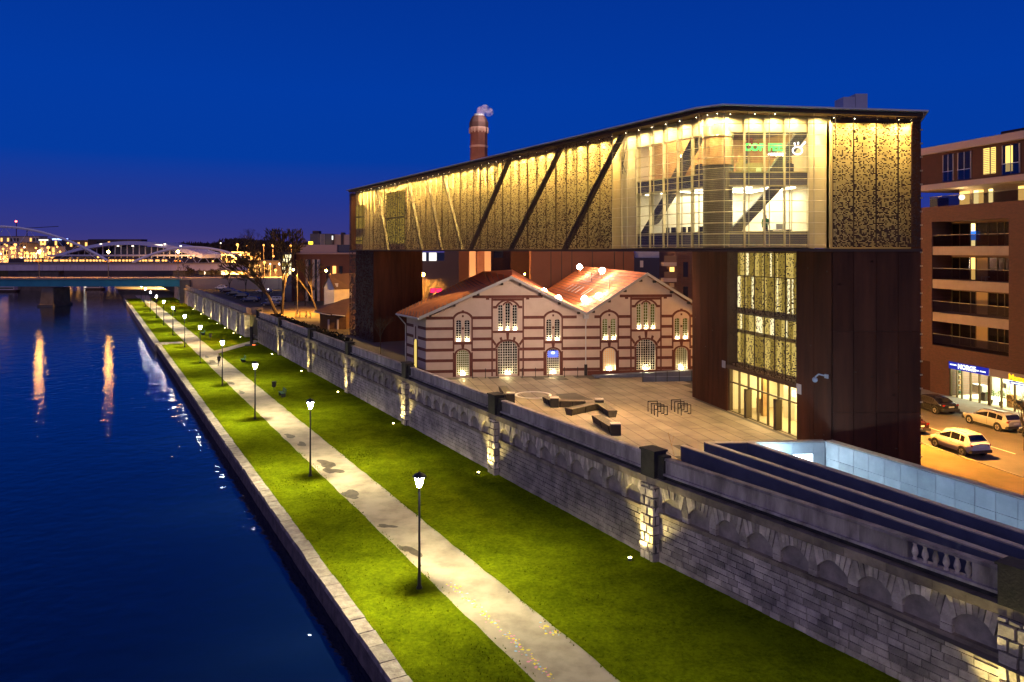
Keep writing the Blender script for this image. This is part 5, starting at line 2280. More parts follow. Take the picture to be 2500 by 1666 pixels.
b = MB(); b.ball(q, .28, 10); b.build('terrace_lamp', 'lamp_globe', apt)
lamp('terrace_light', 'POINT', (q[0], q[1], q[2] + .4), 90, (1, .70, .25), apt, radius=.25)
# upper floor
b = MB(AP); b.box(-6.0, A1, .25, 14, 23.16, 23.72); b.build('floor_slab', 'eave_beige', apt)
b = MB(AP); b.box(-6.0, A1, .45, 14, 23.72, 26.8); b.build('panel_wall', 'panel_brown', apt)
b = MB(AP); b.box(-6.3, A1, .0, 14.4, 26.8, 27.5); b.build('roof_eave', 'eave_beige', apt)
b = MB(AP); b.box(4.0, A1, 2, 12, 27.5, 28.1); b.build('roof_box', 'panel_brown', apt)
for (a0, a1, m_) in [(-1.25, .05, 'window_dark'), (.65, 2.2, 'window_dark'), (3.7, 4.35, 'blind'), (4.55, 5.05, 'blind'), (5.8, 7.6, 'window_dark')]:
    if m_ == 'blind':
        b = MB(AP); b.box(a0, a1, .36, .40, 24.1, 26.5); b.build('window', 'blind_glow', apt)
        for k in range(14):
            b = MB(AP); b.box(a0, a1, .31, .35, 24.12 + k * .17, 24.18 + k * .17); b.build('shutter_slat', 'slab_beige', apt)
    else:
        b = MB(AP); b.box(a0, a1, .38, .44, 23.9, 26.5); b.build('window', m_, apt)
        b = MB(AP)
        for x in (a0, (a0 + a1) / 2, a1):
            b.box(x - .04, x + .04, .34, .43, 23.9, 26.5)
        b.build('window_frame', 'eave_grey', apt)
        b = MB(AP); b.poly([(a0, .30, 23.8), (a1, .30, 23.8), (a1, .30, 24.8), (a0, .30, 24.8)]); b.build('glass_balustrade', 'rail_glass', apt)
        b = MB(AP); b.box(a0, a1, .28, .32, 24.8, 24.84); b.build('handrail', 'roof_metal', apt)
b = MB(AP); b.box(6.15, 6.9, .36, .375, 24.1, 26.4); b.build('window', 'blind_glow', apt)
# shops
b = MB(AP); b.box(-.05, A1, 5.0, 5.4, 2.7, 6.1); b.build('shop_wall', 'interior_wall', apt)
b = MB(AP); b.box(-.05, A1, .2, 5.4, 2.62, 2.76); b.build('shop_floor', 'interior_wall', apt)
for a, w_ in [(-.05, .14), (.75, .10), (1.35, .10), (2.4, .10), (3.45, .10), (4.5, .26), (5.9, .10), (7.3, .10), (8.7, .14), (10.2, .12)]:
    b = MB(AP); b.box(a, a + w_, .05, .22, 2.7, 5.45); b.build('shop_mullion', 'mullion_dark', apt)
for a0, a1 in [(.1, .75), (.86, 1.35), (1.46, 2.4), (2.5, 3.45), (3.56, 4.5), (4.77, 5.9), (6.0, 7.3), (7.4, 8.7), (8.85, 10.2)]:
    b = MB(AP); b.poly([(a0, .14, 2.75), (a1, .14, 2.75), (a1, .14, 5.45), (a0, .14, 5.45)]); b.build('shop_window', 'window_glass', apt)
b = MB(AP); b.box(-.05, 4.5, -.06, .2, 5.46, 6.14); b.build('sign_board', 'sign_blue', apt)
b = MB(AP); b.box(4.76, A1, -.02, .2, 5.46, 6.14); b.build('shop_lintel', 'eave_beige', apt)
# lettering of the signs
rz_ = atan2(APY, APX)
text_mesh('sign_lettering', 'NORGE', .62, AP(1.15, -.10, 5.62), rz_, 'sign_text', apt, bold=.02)
for a0, a1, z in ((.15, .95, 5.88), (2.95, 3.6, 5.74), (3.75, 4.4, 5.74)):
    b = MB(AP); b.box(a0, a1, -.085, -.062, z - .05, z + .06); b.build('sign_line', 'sign_text', apt)
text_mesh('sign_lettering', 'Mama', .75, AP(6.9, -.08, 5.5), rz_, 'sign_yellow', apt, bold=.02)
b = MB(AP); b.box(7.0, 9.2, -.12, -.06, 5.15, 5.42); b.build('sign_board', 'sign_blue', apt)
b = MB(AP); b.box(7.2, 9.0, -.14, -.122, 5.24, 5.34); b.build('sign_line', 'sign_text', apt)
for k in range(5):
    b = MB(AP); b.box(.2, .7, .5, .9, 3.0 + .5 * k, 3.05 + .5 * k); b.build('shop_shelf', 'interior_brown', apt)
    for q in range(3):
        b = MB(AP); b.box(.22 + .16 * q, .34 + .16 * q, .55, .8, 3.055 + .5 * k, 3.3 + .5 * k); b.build('shop_goods', random.choice(['bench_green', 'grey_box', 'interior_brown']), apt)
for (a0, a1, z0, z1) in [(1.7, 2.9, 3.4, 4.2), (2.7, 3.2, 2.8, 3.6), (5.6, 6.2, 2.8, 3.9), (6.6, 7.6, 2.8, 3.6), (8.0, 8.6, 2.8, 3.5), (5.2, 5.6, 4.4, 4.9)]:
    b = MB(AP); b.box(a0, a1, 1.0, 1.6, z0, z1); b.box(a0 + .1, a1 - .1, .95, 1.0, z0 + .08, z1 - .08); b.build('shop_display', random.choice(['furniture_dark', 'interior_brown', 'muntin']), apt)
lamp('shop_light', 'AREA', AP(2.2, 2.6, 6.0), 1300, (.90, 1, .68), apt, aim=AP(2.2, 2.4, 2.7), sx=4, sy=3)
lamp('shop_light', 'AREA', AP(7.5, 2.6, 6.0), 1500, (1, .84, .45), apt, aim=AP(7.5, 2.4, 2.7), sx=5, sy=3)
# plants in the shop window
mat('leaf_green', (.06, .16, .02), .8, (.10, .22, .03), 4)
for a, label in ((4.1, 'leafy potted plant in the first shop window'), (5.2, 'round potted bush in the second shop window')):
    t = thing('potted_plant', label, 'plant', AP(a, .8, 2.76))
    x, y, _ = AP(a, .8, 0)
    b = MB(); b.lathe(x, y, [(.14, 2.77), (.2, 3.15), (.18, 3.15)], 10); b.build('pot', 'furniture_dark', t)
    b = MB()
    for k in range(90):
        th, u_ = random.random() * 6.28, random.uniform(-.2, 1)
        r = .38 * sqrt(max(0, 1 - (u_ * .8) ** 2)) * random.uniform(.5, 1)
        c = Vector((x + r * cos(th), y + r * sin(th), 3.6 + .5 * u_))
        d = Vector((random.uniform(-1, 1), random.uniform(-1, 1), random.uniform(-.3, 1))).normalized() * .13
        e = d.cross(Vector((.3, .5, 1))).normalized() * .045
        b.poly([tuple(c - d), tuple(c + e), tuple(c + d), tuple(c - e)])
    b.build('foliage', 'leaf_green', t)

# ------------------------------------------------------------------ cars
mat('paint_white_car', (.70, .68, .64), .25, spec=.6)
mat('paint_black_car', (.012, .012, .014), .18, spec=.7)
mat('paint_silver_car', (.42, .40, .38), .3, metal=.3)
mat('paint_red_car', (.045, .010, .009), .25, spec=.6)
mat('paint_blue_car', (.03, .04, .09), .25, spec=.6)
for q_ in ('white', 'black', 'silver', 'red', 'blue'):
    MATS['paint_%s_car' % q_].node_tree.nodes['Principled BSDF'].inputs['Coat Weight'].default_value = .8
mat('car_glass', (.012, .012, .014), .06, spec=.8)
mat('tyre', (.012, .012, .012), .85)
mat('rim', (.45, .44, .42), .35, metal=.6)
mat('car_trim', (.03, .03, .032), .6)
mat('tail_red', (.28, .015, .012), .25, spec=.6)
mat('plate_white', (.65, .62, .58), .6)
mat('head_lamp', (.6, .6, .6), .15, spec=.8)


def make_car(paint, kind='suv'):
    """body loft along +y (front), origin on the road under the middle"""
    L, Wd, H = {'suv': (4.02, 1.80, 1.60), 'wagon': (4.6, 1.76, 1.46), 'sedan': (4.6, 1.80, 1.45)}[kind]
    t = thing('parked_car', '', 'car', (0, 0, 0))
    hl = L / 2
    belt = {'suv': .98, 'wagon': .90, 'sedan': .90}[kind]
    # stations: y, half width, z bottom, z shoulder, z top
    if kind == 'suv':
        ST_ = [(-hl, .72, .42, .92, 1.00), (-hl + .12, .84, .34, .98, 1.06), (-hl + .6, .90, .28, .98, 1.03), (-.6, .91, .22, .96, .99), (.5, .91, .22, .95, .98), (hl - 1.0, .90, .24, .94, 1.00), (hl - .45, .86, .28, .86, .93), (hl - .1, .74, .34, .70, .78), (hl, .60, .42, .58, .64)]
        RF_ = [(-hl + .22, 1.05), (-hl + .62, 1.50), (-hl + 1.2, 1.58), (-.1, 1.60), (.55, 1.54), (hl - .95, 1.0)]
    elif kind == 'wagon':
        ST_ = [(-hl, .72, .42, .84, .92), (-hl + .12, .82, .32, .90, .97), (-hl + .7, .87, .25, .90, .94), (-.6, .88, .2, .88, .92), (.5, .88, .2, .87, .90), (hl - 1.2, .87, .22, .86, .92), (hl - .5, .84, .26, .78, .84), (hl - .1, .74, .32, .64, .70), (hl, .62, .42, .54, .58)]
        RF_ = [(-hl + .12, .96), (-hl + .5, 1.36), (-hl + 1.1, 1.44), (-.1, 1.46), (.45, 1.40), (hl - 1.25, .92)]
    else:
        ST_ = [(-hl, .70, .42, .86, .94), (-hl + .12, .82, .32, .93, 1.0), (-hl + .7, .88, .25, .92, .99), (-.6, .90, .2, .89, .93), (.5, .90, .2, .87, .91), (hl - 1.15, .89, .22, .86, .92), (hl - .5, .85, .26, .76, .83), (hl - .1, .74, .32, .62, .68), (hl, .60, .42, .52, .56)]
        RF_ = [(-hl + .50, .99), (-hl + 1.15, 1.34), (-hl + 1.6, 1.42), (-.1, 1.45), (.40, 1.40), (hl - 1.2, .92)]
    b = MB()
    rings = []
    for y, w_, zb, zs, zt in ST_:
        ring_ = [(-w_ * .90, zb), (-w_, zb + .16), (-w_, zs - .14), (-w_ * .95, zs), (-w_ * .55, zt), (w_ * .55, zt), (w_ * .95, zs), (w_, zs - .14), (w_, zb + .16), (w_ * .90, zb)]
        rings.append([b.P(x, y, z) for x, z in ring_])
    for A, B in zip(rings, rings[1:]):
        for k in range(10):
            b.f.append([A[k], B[k], B[(k + 1) % 10], A[(k + 1) % 10]]); b.m.append(0)
    b.f += [rings[0], rings[-1][::-1]]; b.m += [0, 0]
    ob = b.build('body', paint, t, smooth=True)
    ob.data.set_sharp_from_angle(angle=radians(38))
    # cabin
    def cab(y, z, inset=0.):
        w0 = (Wd / 2 - .05) - (z - belt) * .30
        return w0 - inset
    b = MB()
    rings = []
    lo = ST_[3][4] - .06
    ys = [p[0] for p in RF_]
    for y, z in RF_:
        wb, wtop = Wd / 2 - .06, cab(y, z)
        rings.append([b.P(-wb, y, lo), b.P(-wtop - .0, y, z - .06), b.P(-wtop + .12, y, z), b.P(wtop - .12, y, z), b.P(wtop, y, z - .06), b.P(wb, y, lo)])
    for A, B in zip(rings, rings[1:]):
        for k in range(5):
            b.f.append([A[k], B[k], B[k + 1], A[k + 1]]); b.m.append(0)
    b.f += [rings[0], rings[-1][::-1]]; b.m += [0, 0]
    ob = b.build('cabin', paint, t, smooth=True)
    ob.data.set_sharp_from_angle(angle=radians(34))
    # side windows: quads slightly proud of the cabin
    def side(y0, y1, za0, za1, q, e=.012):
        b = MB()
        pts = []
        for y, z in ((y0, belt + .04), (y1, belt + .04), (y1, za1), (y0, za0)):
            f = (z - lo) / max(.01, (zz(y) - .06 - lo))
            x = (Wd / 2 - .06) + (cab(y, zz(y)) - (Wd / 2 - .06)) * min(1, f)
            pts.append((q * (x + e), y, z))
        b.poly(pts)
        b.build('side_window', 'car_glass', t)
    def zz(y):
        for (ya, za), (yb, zb) in zip(RF_, RF_[1:]):
            if ya <= y <= yb:
                return za + (zb - za) * (y - ya) / (yb - ya)
        return RF_[-1][1]
    yr, yf = RF_[1][0], RF_[-2][0]
    m0 = (yr + yf) / 2
    for q in (-1, 1):
        side(yr + .05, m0 - .55, zz(yr + .05) - .14, zz(m0 - .55) - .12, q)
        side(m0 - .48, m0 + .28, zz(m0 - .48) - .12, zz(m0 + .28) - .12, q)
        side(m0 + .36, yf + .45, zz(m0 + .36) - .12, belt + .10, q)
    # rear and front glass
    (ya, za), (yb, zb) = RF_[0], RF_[1]
    def across(y, z, s_):
        return cab(y, z) * s_
    for (ya, za), (yb, zb), nm, d in ((RF_[0], RF_[1], 'rear_window', -1), (RF_[-1], RF_[-2], 'windscreen', 1)):
        f0, f1 = .12, .90
        p0 = (ya + (yb - ya) * f0, za + (zb - za) * f0)
        p1 = (ya + (yb - ya) * f1, za + (zb - za) * f1)
        b = MB()
        b.poly([(-across(*p0, .86), p0[0] + d * .015, p0[1] + .012), (across(*p0, .86), p0[0] + d * .015, p0[1] + .012), (across(*p1, .84), p1[0] + d * .015, p1[1] + .012), (-across(*p1, .84), p1[0] + d * .015, p1[1] + .012)])
        b.build(nm, 'car_glass', t)
    if kind != 'sedan':
        for q in (-1, 1):
            b = MB(); b.tube((q * (Wd / 2 - .38), RF_[1][0] + .15, H + .015), (q * (Wd / 2 - .38), .35, H + .0), .018, n=5); b.build('roof_rail', 'car_trim', t)
        b = MB(); b.box(-.55, .55, RF_[1][0] - .12, RF_[1][0] + .1, RF_[1][1] - .01, RF_[1][1] + .03); b.build('rear_spoiler', paint, t)
    b = MB(); b.box(-Wd / 2 + .02, Wd / 2 - .02, -L * .22, L * .24, .18, .30); b.build('sill_trim', 'car_trim', t)
    # wheels in dark arches
    wb_ = L * .30
    for y in (-wb_, wb_ + .05):
        for q in (-1, 1):
            b = MB(); b.tube((q * (Wd / 2 - .20), y, .34), (q * (Wd / 2 + .006), y, .34), .385, n=18); b.build('wheel_arch', 'car_trim', t)
            b = MB(); b.tube((q * (Wd / 2 - .22), y, .32), (q * (Wd / 2 + .015), y, .32), .32, n=18); wh = b.build('wheel', 'tyre', t)
            b = MB(); b.tube((q * (Wd / 2 + .005), y, .32), (q * (Wd / 2 + .024), y, .32), .205, n=12); b.build('rim', 'rim', wh)
            b = MB()
            for s_ in range(5):
                a = 2 * pi * s_ / 5
                b.tube((q * (Wd / 2 + .028), y, .32), (q * (Wd / 2 + .028), y + .19 * cos(a), .32 + .19 * sin(a)), .025, n=4)
            b.build('spokes', 'car_trim', wh)
    b = MB(); b.box(-Wd / 2 + .06, Wd / 2 - .06, -hl - .03, -hl + .25, .34, .55); b.build('rear_bumper', 'car_trim', t)
    b = MB(); b.box(-Wd / 2 + .1, Wd / 2 - .1, hl - .25, hl + .02, .30, .50); b.build('front_bumper', 'car_trim', t)
    b = MB(); b.box(-.26, .26, -hl - .035, -hl - .005, .68, .79); b.build('number_plate', 'plate_white', t)
    for q in (-1, 1):
        b = MB()
        x0, x1 = sorted((q * .50, q * .80))
        b.hexa([(x0, -hl - .015, .80), (x1, -hl + .05, .80), (x1, -hl + .2, .80), (x0, -hl + .2, .80), (x0, -hl - .015, .93), (x1, -hl + .05, .95), (x1, -hl + .2, .95), (x0, -hl + .2, .93)])
        b.build('tail_light', 'tail_red', t)
        b = MB(); b.box(*sorted((q * .42, q * .70)), hl - .2, hl - .02, .60, .72); b.build('headlight', 'head_lamp', t)
        b = MB(); b.box(*sorted((q * (Wd / 2 - .02), q * (Wd / 2 + .16))), yf + .28, yf + .42, belt + .02, belt + .16); b.build('wing_mirror', paint, t)
        for y in (m0 - .52, m0 + .32):
            b = MB(); b.box(*sorted((q * (Wd / 2 - .005), q * (Wd / 2 + .004))), y - .008, y + .008, .36, belt - .04); b.build('door_gap', 'car_trim', t)
            b = MB(); b.box(*sorted((q * (Wd / 2 - .005), q * (Wd / 2 + .03))), y - .22, y - .06, belt - .12, belt - .08); b.build('door_handle', paint, t)
    return t


ang = atan2(.9776, -.2105) - pi / 2
def park(car, a, b_, z, label, flip=False, group='cars on the street by the shops'):
    put(car, ST(a, b_, z), ang + (pi if flip else 0), label)
    car['group'] = group
    return car
park(make_car('paint_white_car', 'suv'), .55, -.95, 2.60, 'white SUV on the orange lit street, seen from behind')
park(make_car('paint_silver_car', 'wagon'), 6.4, -9.5, 2.60, 'pale estate car parked along the shop pavement')
park(make_car('paint_black_car', 'sedan'), 13.0, -9.5, 2.60, 'black car parked at the kerb before the dark doorway')
park(make_car('paint_red_car', 'sedan'), 7.3, -1.6, 2.60, 'dark car with reddish light in its paint, half hidden behind the museum tower')  # dark car, the reddish light on it put into the paint
park(make_car('paint_black_car', 'sedan'), 1.0, -9.6, 2.60, 'dark car at the picture edge behind bare twigs')

# ------------------------------------------------------------------ sodium street lamps
mat('pole_grey', (.12, .11, .10), .5, metal=.3)
glow('sodium_glow', (1, .50, .10), 130)
glow('sodium_far', (1, .40, .08), 5)
glow('white_far', (1, .82, .62), 3.5)
SOD = (1, .45, .075)
def street_lamp(loc, h, arm, label, e=2500, group='orange sodium street lamps', gl='sodium_glow', r=.16, col=SOD, az=0., light=True, typ='SPOT'):
    x, y, z = loc
    t = thing('street_lamp', label, 'street lamp', loc, group=group)
    b = MB(); b.tube((x, y, z), (x, y, z + h), .09, .06, n=8)
    dx, dy = cos(az), sin(az)
    b.tube((x, y, z + h), (x + arm * dx, y + arm * dy, z + h + .15), .05, n=6)
    b.build('pole', 'pole_grey', t)
    b = MB(); b.tube((x + (arm - .1) * dx, y + (arm - .1) * dy, z + h + .17), (x + (arm + .45) * dx, y + (arm + .45) * dy, z + h + .17), .10, .07, n=8); b.build('lamp_head', 'pole_grey', t)
    q = (x + (arm + .2) * dx, y + (arm + .2) * dy, z + h + .02)
    b = MB(); b.ball(q, r, 8); b.build('bulb', gl, t)
    if light:
        lamp('lamp_beam', typ, (q[0], q[1], q[2] - .32), e, col, t, radius=.2, aim=(q[0], q[1], q[2] - 5) if typ == 'SPOT' else None, size=156, blend=.5)
    return t
street_lamp(ST(2.4, 1.25, 2.65), 8.0, .05, 'sodium lamp hidden behind the museum tower, lighting the white SUV', e=30000, az=0.2)
street_lamp(ST(21, 1.0, 2.65), 8.0, 1.2, 'street lamp behind the museum tower lighting the street', e=8000, typ='POINT', az=0.2)

# bare bush and tree at the edge of the street
mat('bark', (.045, .032, .024), .95, (.03, .022, .018), 5)
mat('twig', (.06, .045, .03), .95)
def bare_tree(loc, h, label, seed, lean=(0, 0), spread=.55, depth=6, r0=.16, group=None, name='bare_tree', fork=0, bark='bark', twig='twig', rmin=0.):
    rnd = random.Random(seed)
    t = thing(name, label, 'tree' if 'tree' in name else 'shrub', loc, group=group)
    tr, cr = MB(), MB()
    def grow(p, d, L, r, k):
        q = p + d * L
        (tr if k <= 1 else cr).tube(tuple(p), tuple(q), max(r, rmin), max(r * .72, rmin), n=6 if k < 2 else (4 if k < 4 else 3), caps=k == 0)
        if k >= depth:
            return
        n = rnd.choice([2, 3]) if k > 0 else (fork or 3)
        for _ in range(n):
            e = Vector((rnd.gauss(0, 1), rnd.gauss(0, 1), rnd.gauss(.25, .6)))
            nd = (d + e.normalized() * spread * rnd.uniform(.6, 1.25)).normalized()
            if k > 2:
                nd.z += rnd.uniform(-.1, .12)
            grow(q - d * L * rnd.uniform(0, .12), nd.normalized(), L * rnd.uniform(.62, .86), r * .66, k + 1)
    grow(Vector(loc), Vector((lean[0], lean[1], 1)).normalized(), h * .26, r0, 0)
    tr.build('trunk', bark, t)
    cr.build('crown', twig, t)
    return t
bare_tree((36.9, 54.8, 2.6), 5.0, 'bare twiggy tree at the street edge before the parked estate car', 4, depth=7, r0=.09, spread=.6)
random.seed(51)
# ------------------------------------------------------------------ chimney with smoke
mat('chimney_brick', (.24, .11, .085), .9, (.17, .075, .06), .5)
mat('chimney_dark', (.09, .05, .045), .9)
mat('pink_stone', (.48, .33, .27), .9)
ch = thing('chimney', 'tall octagonal brick chimney with a corbelled head, behind the museum', 'chimney', (-6.2, 140, 4))
cx, cyy = (1169 - 1250) / 1860 * 140, 140
zc = lambda py: CAMZ + (612 - py) / 1860 * 140
b = MB(); b.lathe(cx, cyy, [(1.95, 4.0), (1.60, zc(372)), (1.56, zc(322))], 8); b.build('shaft', 'chimney_brick', ch)
b = MB(); b.lathe(cx, cyy, [(1.58, zc(322)), (1.76, zc(316)), (1.76, zc(312))], 8); b.build('lower_cornice', 'pink_stone', ch)
b = MB(); b.lathe(cx, cyy, [(1.66, zc(361)), (1.70, zc(361)), (1.70, zc(356)), (1.66, zc(356))], 8); b.build('stone_ring', 'pink_stone', ch)
for k in range(16):
    a = 2 * pi * k / 16
    b = MB(); x, y = cx + 1.72 * cos(a), cyy + 1.72 * sin(a)
    b.box(x - .1, x + .1, y - .1, y + .1, zc(326), zc(314)); b.build('corbel', 'pink_stone', ch)
b = MB(); b.lathe(cx, cyy, [(1.74, zc(312)), (1.74, zc(300)), (1.5, zc(292)), (1.15, zc(284)), (1.1, zc(284))], 8); b.build('head', 'chimney_dark', ch)
b = MB(); b.lathe(cx, cyy, [(.8, zc(287)), (.9, zc(279)), (.75, zc(279))], 12); b.build('flue', 'grey_box', ch)
for x0 in (1146, 1183):
    b = MB(); xx = (x0 - 1250) / 1860 * 138
    b.box(xx, xx + 1.15, 137.9, 138.2, 6, 17.4); b.build('lit_base_panel', 'pink_stone', ch)
lamp('base_light', 'SPOT', (-8.3, 135.5, 5.0), 2600, (1, .60, .38), ch, radius=.2, aim=(-7.0, 138, 15), size=70)
lamp('base_light', 'SPOT', (-3.6, 135.5, 5.0), 2600, (1, .60, .38), ch, radius=.2, aim=(-4.6, 138, 15), size=70)
m = bpy.data.materials.new('smoke')
m.use_nodes = True
n = m.node_tree
n.nodes.clear()
o = n.nodes.new('ShaderNodeOutputMaterial')
v = n.nodes.new('ShaderNodeVolumePrincipled')
v.inputs['Color'].default_value = (.95, .90, .95, 1)
no = n.nodes.new('ShaderNodeTexNoise'); no.inputs['Scale'].default_value = 1.1; no.inputs['Detail'].default_value = 3
g = n.nodes.new('ShaderNodeNewGeometry'); n.links.new(g.outputs['Position'], no.inputs['Vector'])
r = n.nodes.new('ShaderNodeMapRange'); r.inputs[1].default_value = .40; r.inputs[2].default_value = .70; r.inputs[3].default_value = 0; r.inputs[4].default_value = 1.7
n.links.new(no.outputs[0], r.inputs[0]); n.links.new(r.outputs[0], v.inputs['Density'])
n.links.new(v.outputs[0], o.inputs['Volume'])
MATS['smoke'] = m
b = MB()
for px, py, rr in ((1176, 272, 1.0), (1184, 268, .95), (1194, 274, .85)):
    b2 = (px - 1250) / 1860 * 140
    b.ball((b2, 140, zc(py)), rr, 12)
sm = b.build('smoke', 'smoke', kind='stuff')
sm['label'] = 'small puff of pale smoke above the brick chimney'
lamp('chimney_top_light', 'POINT', (cx + 1.2, 137.0, zc(284)), 700, (1, .78, .72), ch, radius=.3)

# ------------------------------------------------------------------ teal road bridge
mat('teal_paint', (.03, .26, .36), .55, (.02, .2, .29), .3)
mat('deck_grey', (.30, .24, .20), .8)
mat('pier_stone', (.14, .12, .11), .9, (.08, .07, .065), .4)
glow('bridge_glow', (1, .42, .06), 260)
mat('flower', (.30, .05, .03), .9, (.10, .12, .02), 3)
by_ = 246
br = thing('road_bridge', 'teal steel road bridge with orange lamps crossing the river', 'bridge', (-120, by_, 5))
zb = lambda py: CAMZ - (py - 612) / 1860 * by_
xb = lambda px: (px - 1250) / 1860 * by_
x1 = xb(444)
b = MB(); b.box(-330, x1, by_, by_ + 1.2, zb(700), zb(682.5)); b.box(-330, x1, by_ - .25, by_, zb(684.5), zb(682.6)); b.build('girder', 'teal_paint', br)
b = MB(); b.box(-330, x1, by_ - .5, by_ + 11, zb(682.3), zb(679.0)); b.build('deck', 'deck_grey', br)
b = MB(); b.box(-330, x1, by_ - .42, by_ - .36, zb(671.5), zb(670.8)); b.build('handrail', 'rail_steel', br)
for k in range(60):
    x = x1 - 1 - k * 2.4
    b = MB(); b.box(x - .04, x + .04, by_ - .42, by_ - .36, zb(679), zb(671)); b.build('baluster', 'rail_steel', br)
b = MB(); b.hexa([(xb(100), by_ - 1, -2), (xb(134), by_ - 1, -2), (xb(134), by_ + 9, -2), (xb(100), by_ + 9, -2), (xb(103), by_ - .2, zb(704)), (xb(131), by_ - .2, zb(704)), (xb(131), by_ + 9, zb(704)), (xb(103), by_ + 9, zb(704))])
b.box(xb(98), xb(136), by_ - 1.5, by_ + 9.5, -2, -.4)
b.build('pier', 'pier_stone', br)
b = MB(); b.box(x1 - .3, x1 + 3, by_ - 1, by_ + 12, 0, zb(684)); b.build('abutment', 'pier_stone', br)
b = MB(); b.box(x1 - .2, x1 + 110, by_ + 0, by_ + 11, 4.4, zb(679.2)); b.build('approach', 'deck_grey', br)
for i, px in enumerate((96, 265, 435, -70)):
    x = xb(px)
    t = thing('bridge_lamp', 'orange lamp with flower baskets on the teal bridge, ' + ORD[i] + ' listed', 'street lamp', (x, by_ - .1, zb(679)), group='orange lamps with flower baskets on the teal bridge')
    t['label'] = ['lamp post with flower baskets above the stone bridge pier', 'lamp post with flower baskets at the middle of the teal bridge', 'lamp post with flower baskets at the bank end of the teal bridge', 'lamp post on the teal bridge beyond the picture edge'][i]
    zt = zb(617)
    b = MB(); b.tube((x, by_ - .1, zb(679)), (x, by_ - .1, zt), .16, .09, n=8); b.build('pole', 'pole_grey', t)
    b = MB(); b.ball((x, by_ - .1, zt + .25), .42, 10); b.build('bulb', 'bridge_glow', t)
    for q in (-1, 1):
        b = MB(); b.ball((x + q * .8, by_ - .1, zb(639)), .45, 8, sz=.7); b.build('flower_basket', 'flower', t)
    b = MB(); b.tube((x - .8, by_ - .1, zb(637)), (x + .8, by_ - .1, zb(637)), .05, n=5); b.build('cross_arm', 'pole_grey', t)
    lamp('lamp_beam', 'SPOT', (x, by_ - .6, zt + .7), 16000, SOD, t, radius=.4, aim=(x, by_, 0), size=150, blend=.5)

# ------------------------------------------------------------------ white arched rail bridge
mat('white_steel', (.85, .80, .84), .6)
mat('girder_violet', (.62, .53, .62), .7, (.50, .43, .52), .1)
ay = 345
za = lambda py: CAMZ - (py - 612) / 1860 * ay
xa = lambda px: (px - 1250) / 1860 * ay
rb = thing('rail_bridge', 'white railway bridge with low tied arches behind the teal bridge', 'bridge', (-160, ay, 8))
b = MB(); b.box(-420, xa(700), ay, ay + 6, za(661), za(645)); b.build('girder', 'girder_violet', rb)
for k in range(70):
    x = xa(620) - k * 3.2
    b = MB(); b.box(x - .12, x + .12, ay - .14, ay, za(660.5), za(646)); b.build('stiffener', 'girder_violet', rb)
b = MB(); b.box(-420, xa(700), ay - .5, ay + 6.5, za(644.8), za(642)); b.build('walkway', 'deck_grey', rb)
b = MB(); b.box(xa(40), xa(140), ay + 1, ay + 5, -2, za(661)); b.box(xa(420), xa(450), ay + 1, ay + 5, -2, za(661)); b.build('pier', 'pier_stone', rb)
def arch(p0, p1, top):
    b = MB()
    N = 28
    pts = []
    for k in range(N + 1):
        f = k / N
        px = p0[0] + (p1[0] - p0[0]) * f
        py = p0[1] + (p1[1] - p0[1]) * f
        h = (top - (p0[1] + p1[1]) / 2) * 4 * f * (1 - f)
        pts.append((xa(px), za(py + h)))
    for (x0, z0), (xx1, z1) in zip(pts, pts[1:]):
        b.tube((x0, ay + 3, z0), (xx1, ay + 3, z1), .62, n=6, caps=False)
    b.build('arch_rib', 'white_steel', rb)
    for k in range(3, N - 2, 3):
        x0, z0 = pts[k]
        b = MB(); b.tube((x0, ay + 3, z0), (x0 + (xa(p1[0]) - xa(p0[0])) * .10, ay + 3, za(642)), .10, n=4); b.tube((x0, ay + 3, z0), (x0 - (xa(p1[0]) - xa(p0[0])) * .10, ay + 3, za(642)), .10, n=4)
        b.build('hanger', 'white_steel', rb)
arch((316, 642), (612, 642), 604)
arch((-300, 642), (262, 642), 553)
# station roof: long bowed canopy beyond
sy = 470
zs_ = lambda py: CAMZ - (py - 612) / 1860 * sy
xs_ = lambda px: (px - 1250) / 1860 * sy
sr = thing('station_canopy', 'long bowed pale station roof with lit platforms under it', 'station', (xs_(300), sy, 4))
mat('canopy', (.6, .53, .6), .7)
b = MB()
N = 24
def bow(f):
    return 622 + (589 - 622) * 4 * f * (1 - f) ** 1.0
for k in range(N):
    f0, f1 = k / N, (k + 1) / N
    p0, p1 = 130 + 360 * f0, 130 + 360 * f1
    b.hexa([(xs_(p0), sy, zs_(bow(f0) + 9)), (xs_(p1), sy, zs_(bow(f1) + 9)), (xs_(p1), sy + 40, zs_(bow(f1) + 9)), (xs_(p0), sy + 40, zs_(bow(f0) + 9)),
            (xs_(p0), sy + 4, zs_(bow(f0))), (xs_(p1), sy + 4, zs_(bow(f1))), (xs_(p1), sy + 36, zs_(bow(f1))), (xs_(p0), sy + 36, zs_(bow(f0)))])
b.build('roof', 'canopy', sr)
for px in range(150, 480, 15):
    b = MB(); b.box(xs_(px) - .2, xs_(px) + .2, sy + 5, sy + 5.5, 4, zs_(bow((px - 130) / 360) + 8)); b.build('column', 'white_steel', sr)
b = MB(); b.box(xs_(120), xs_(480), sy - 2, sy + 40, zs_(626), zs_(622)); b.build('platform', 'canopy', sr)
b = MB(); b.box(xs_(250), xs_(430), sy + 12, sy + 14, zs_(621), zs_(603)); b.build('hall_front', 'spandrel', sr)
for px in (240, 282, 318, 335, 358, 397, 436):
    b = MB(); b.ball((xs_(px), sy + 3, zs_(random.choice([596, 598, 601]))), .75, 8, sz=.5); b.build('platform_lamp', 'white_far', sr)
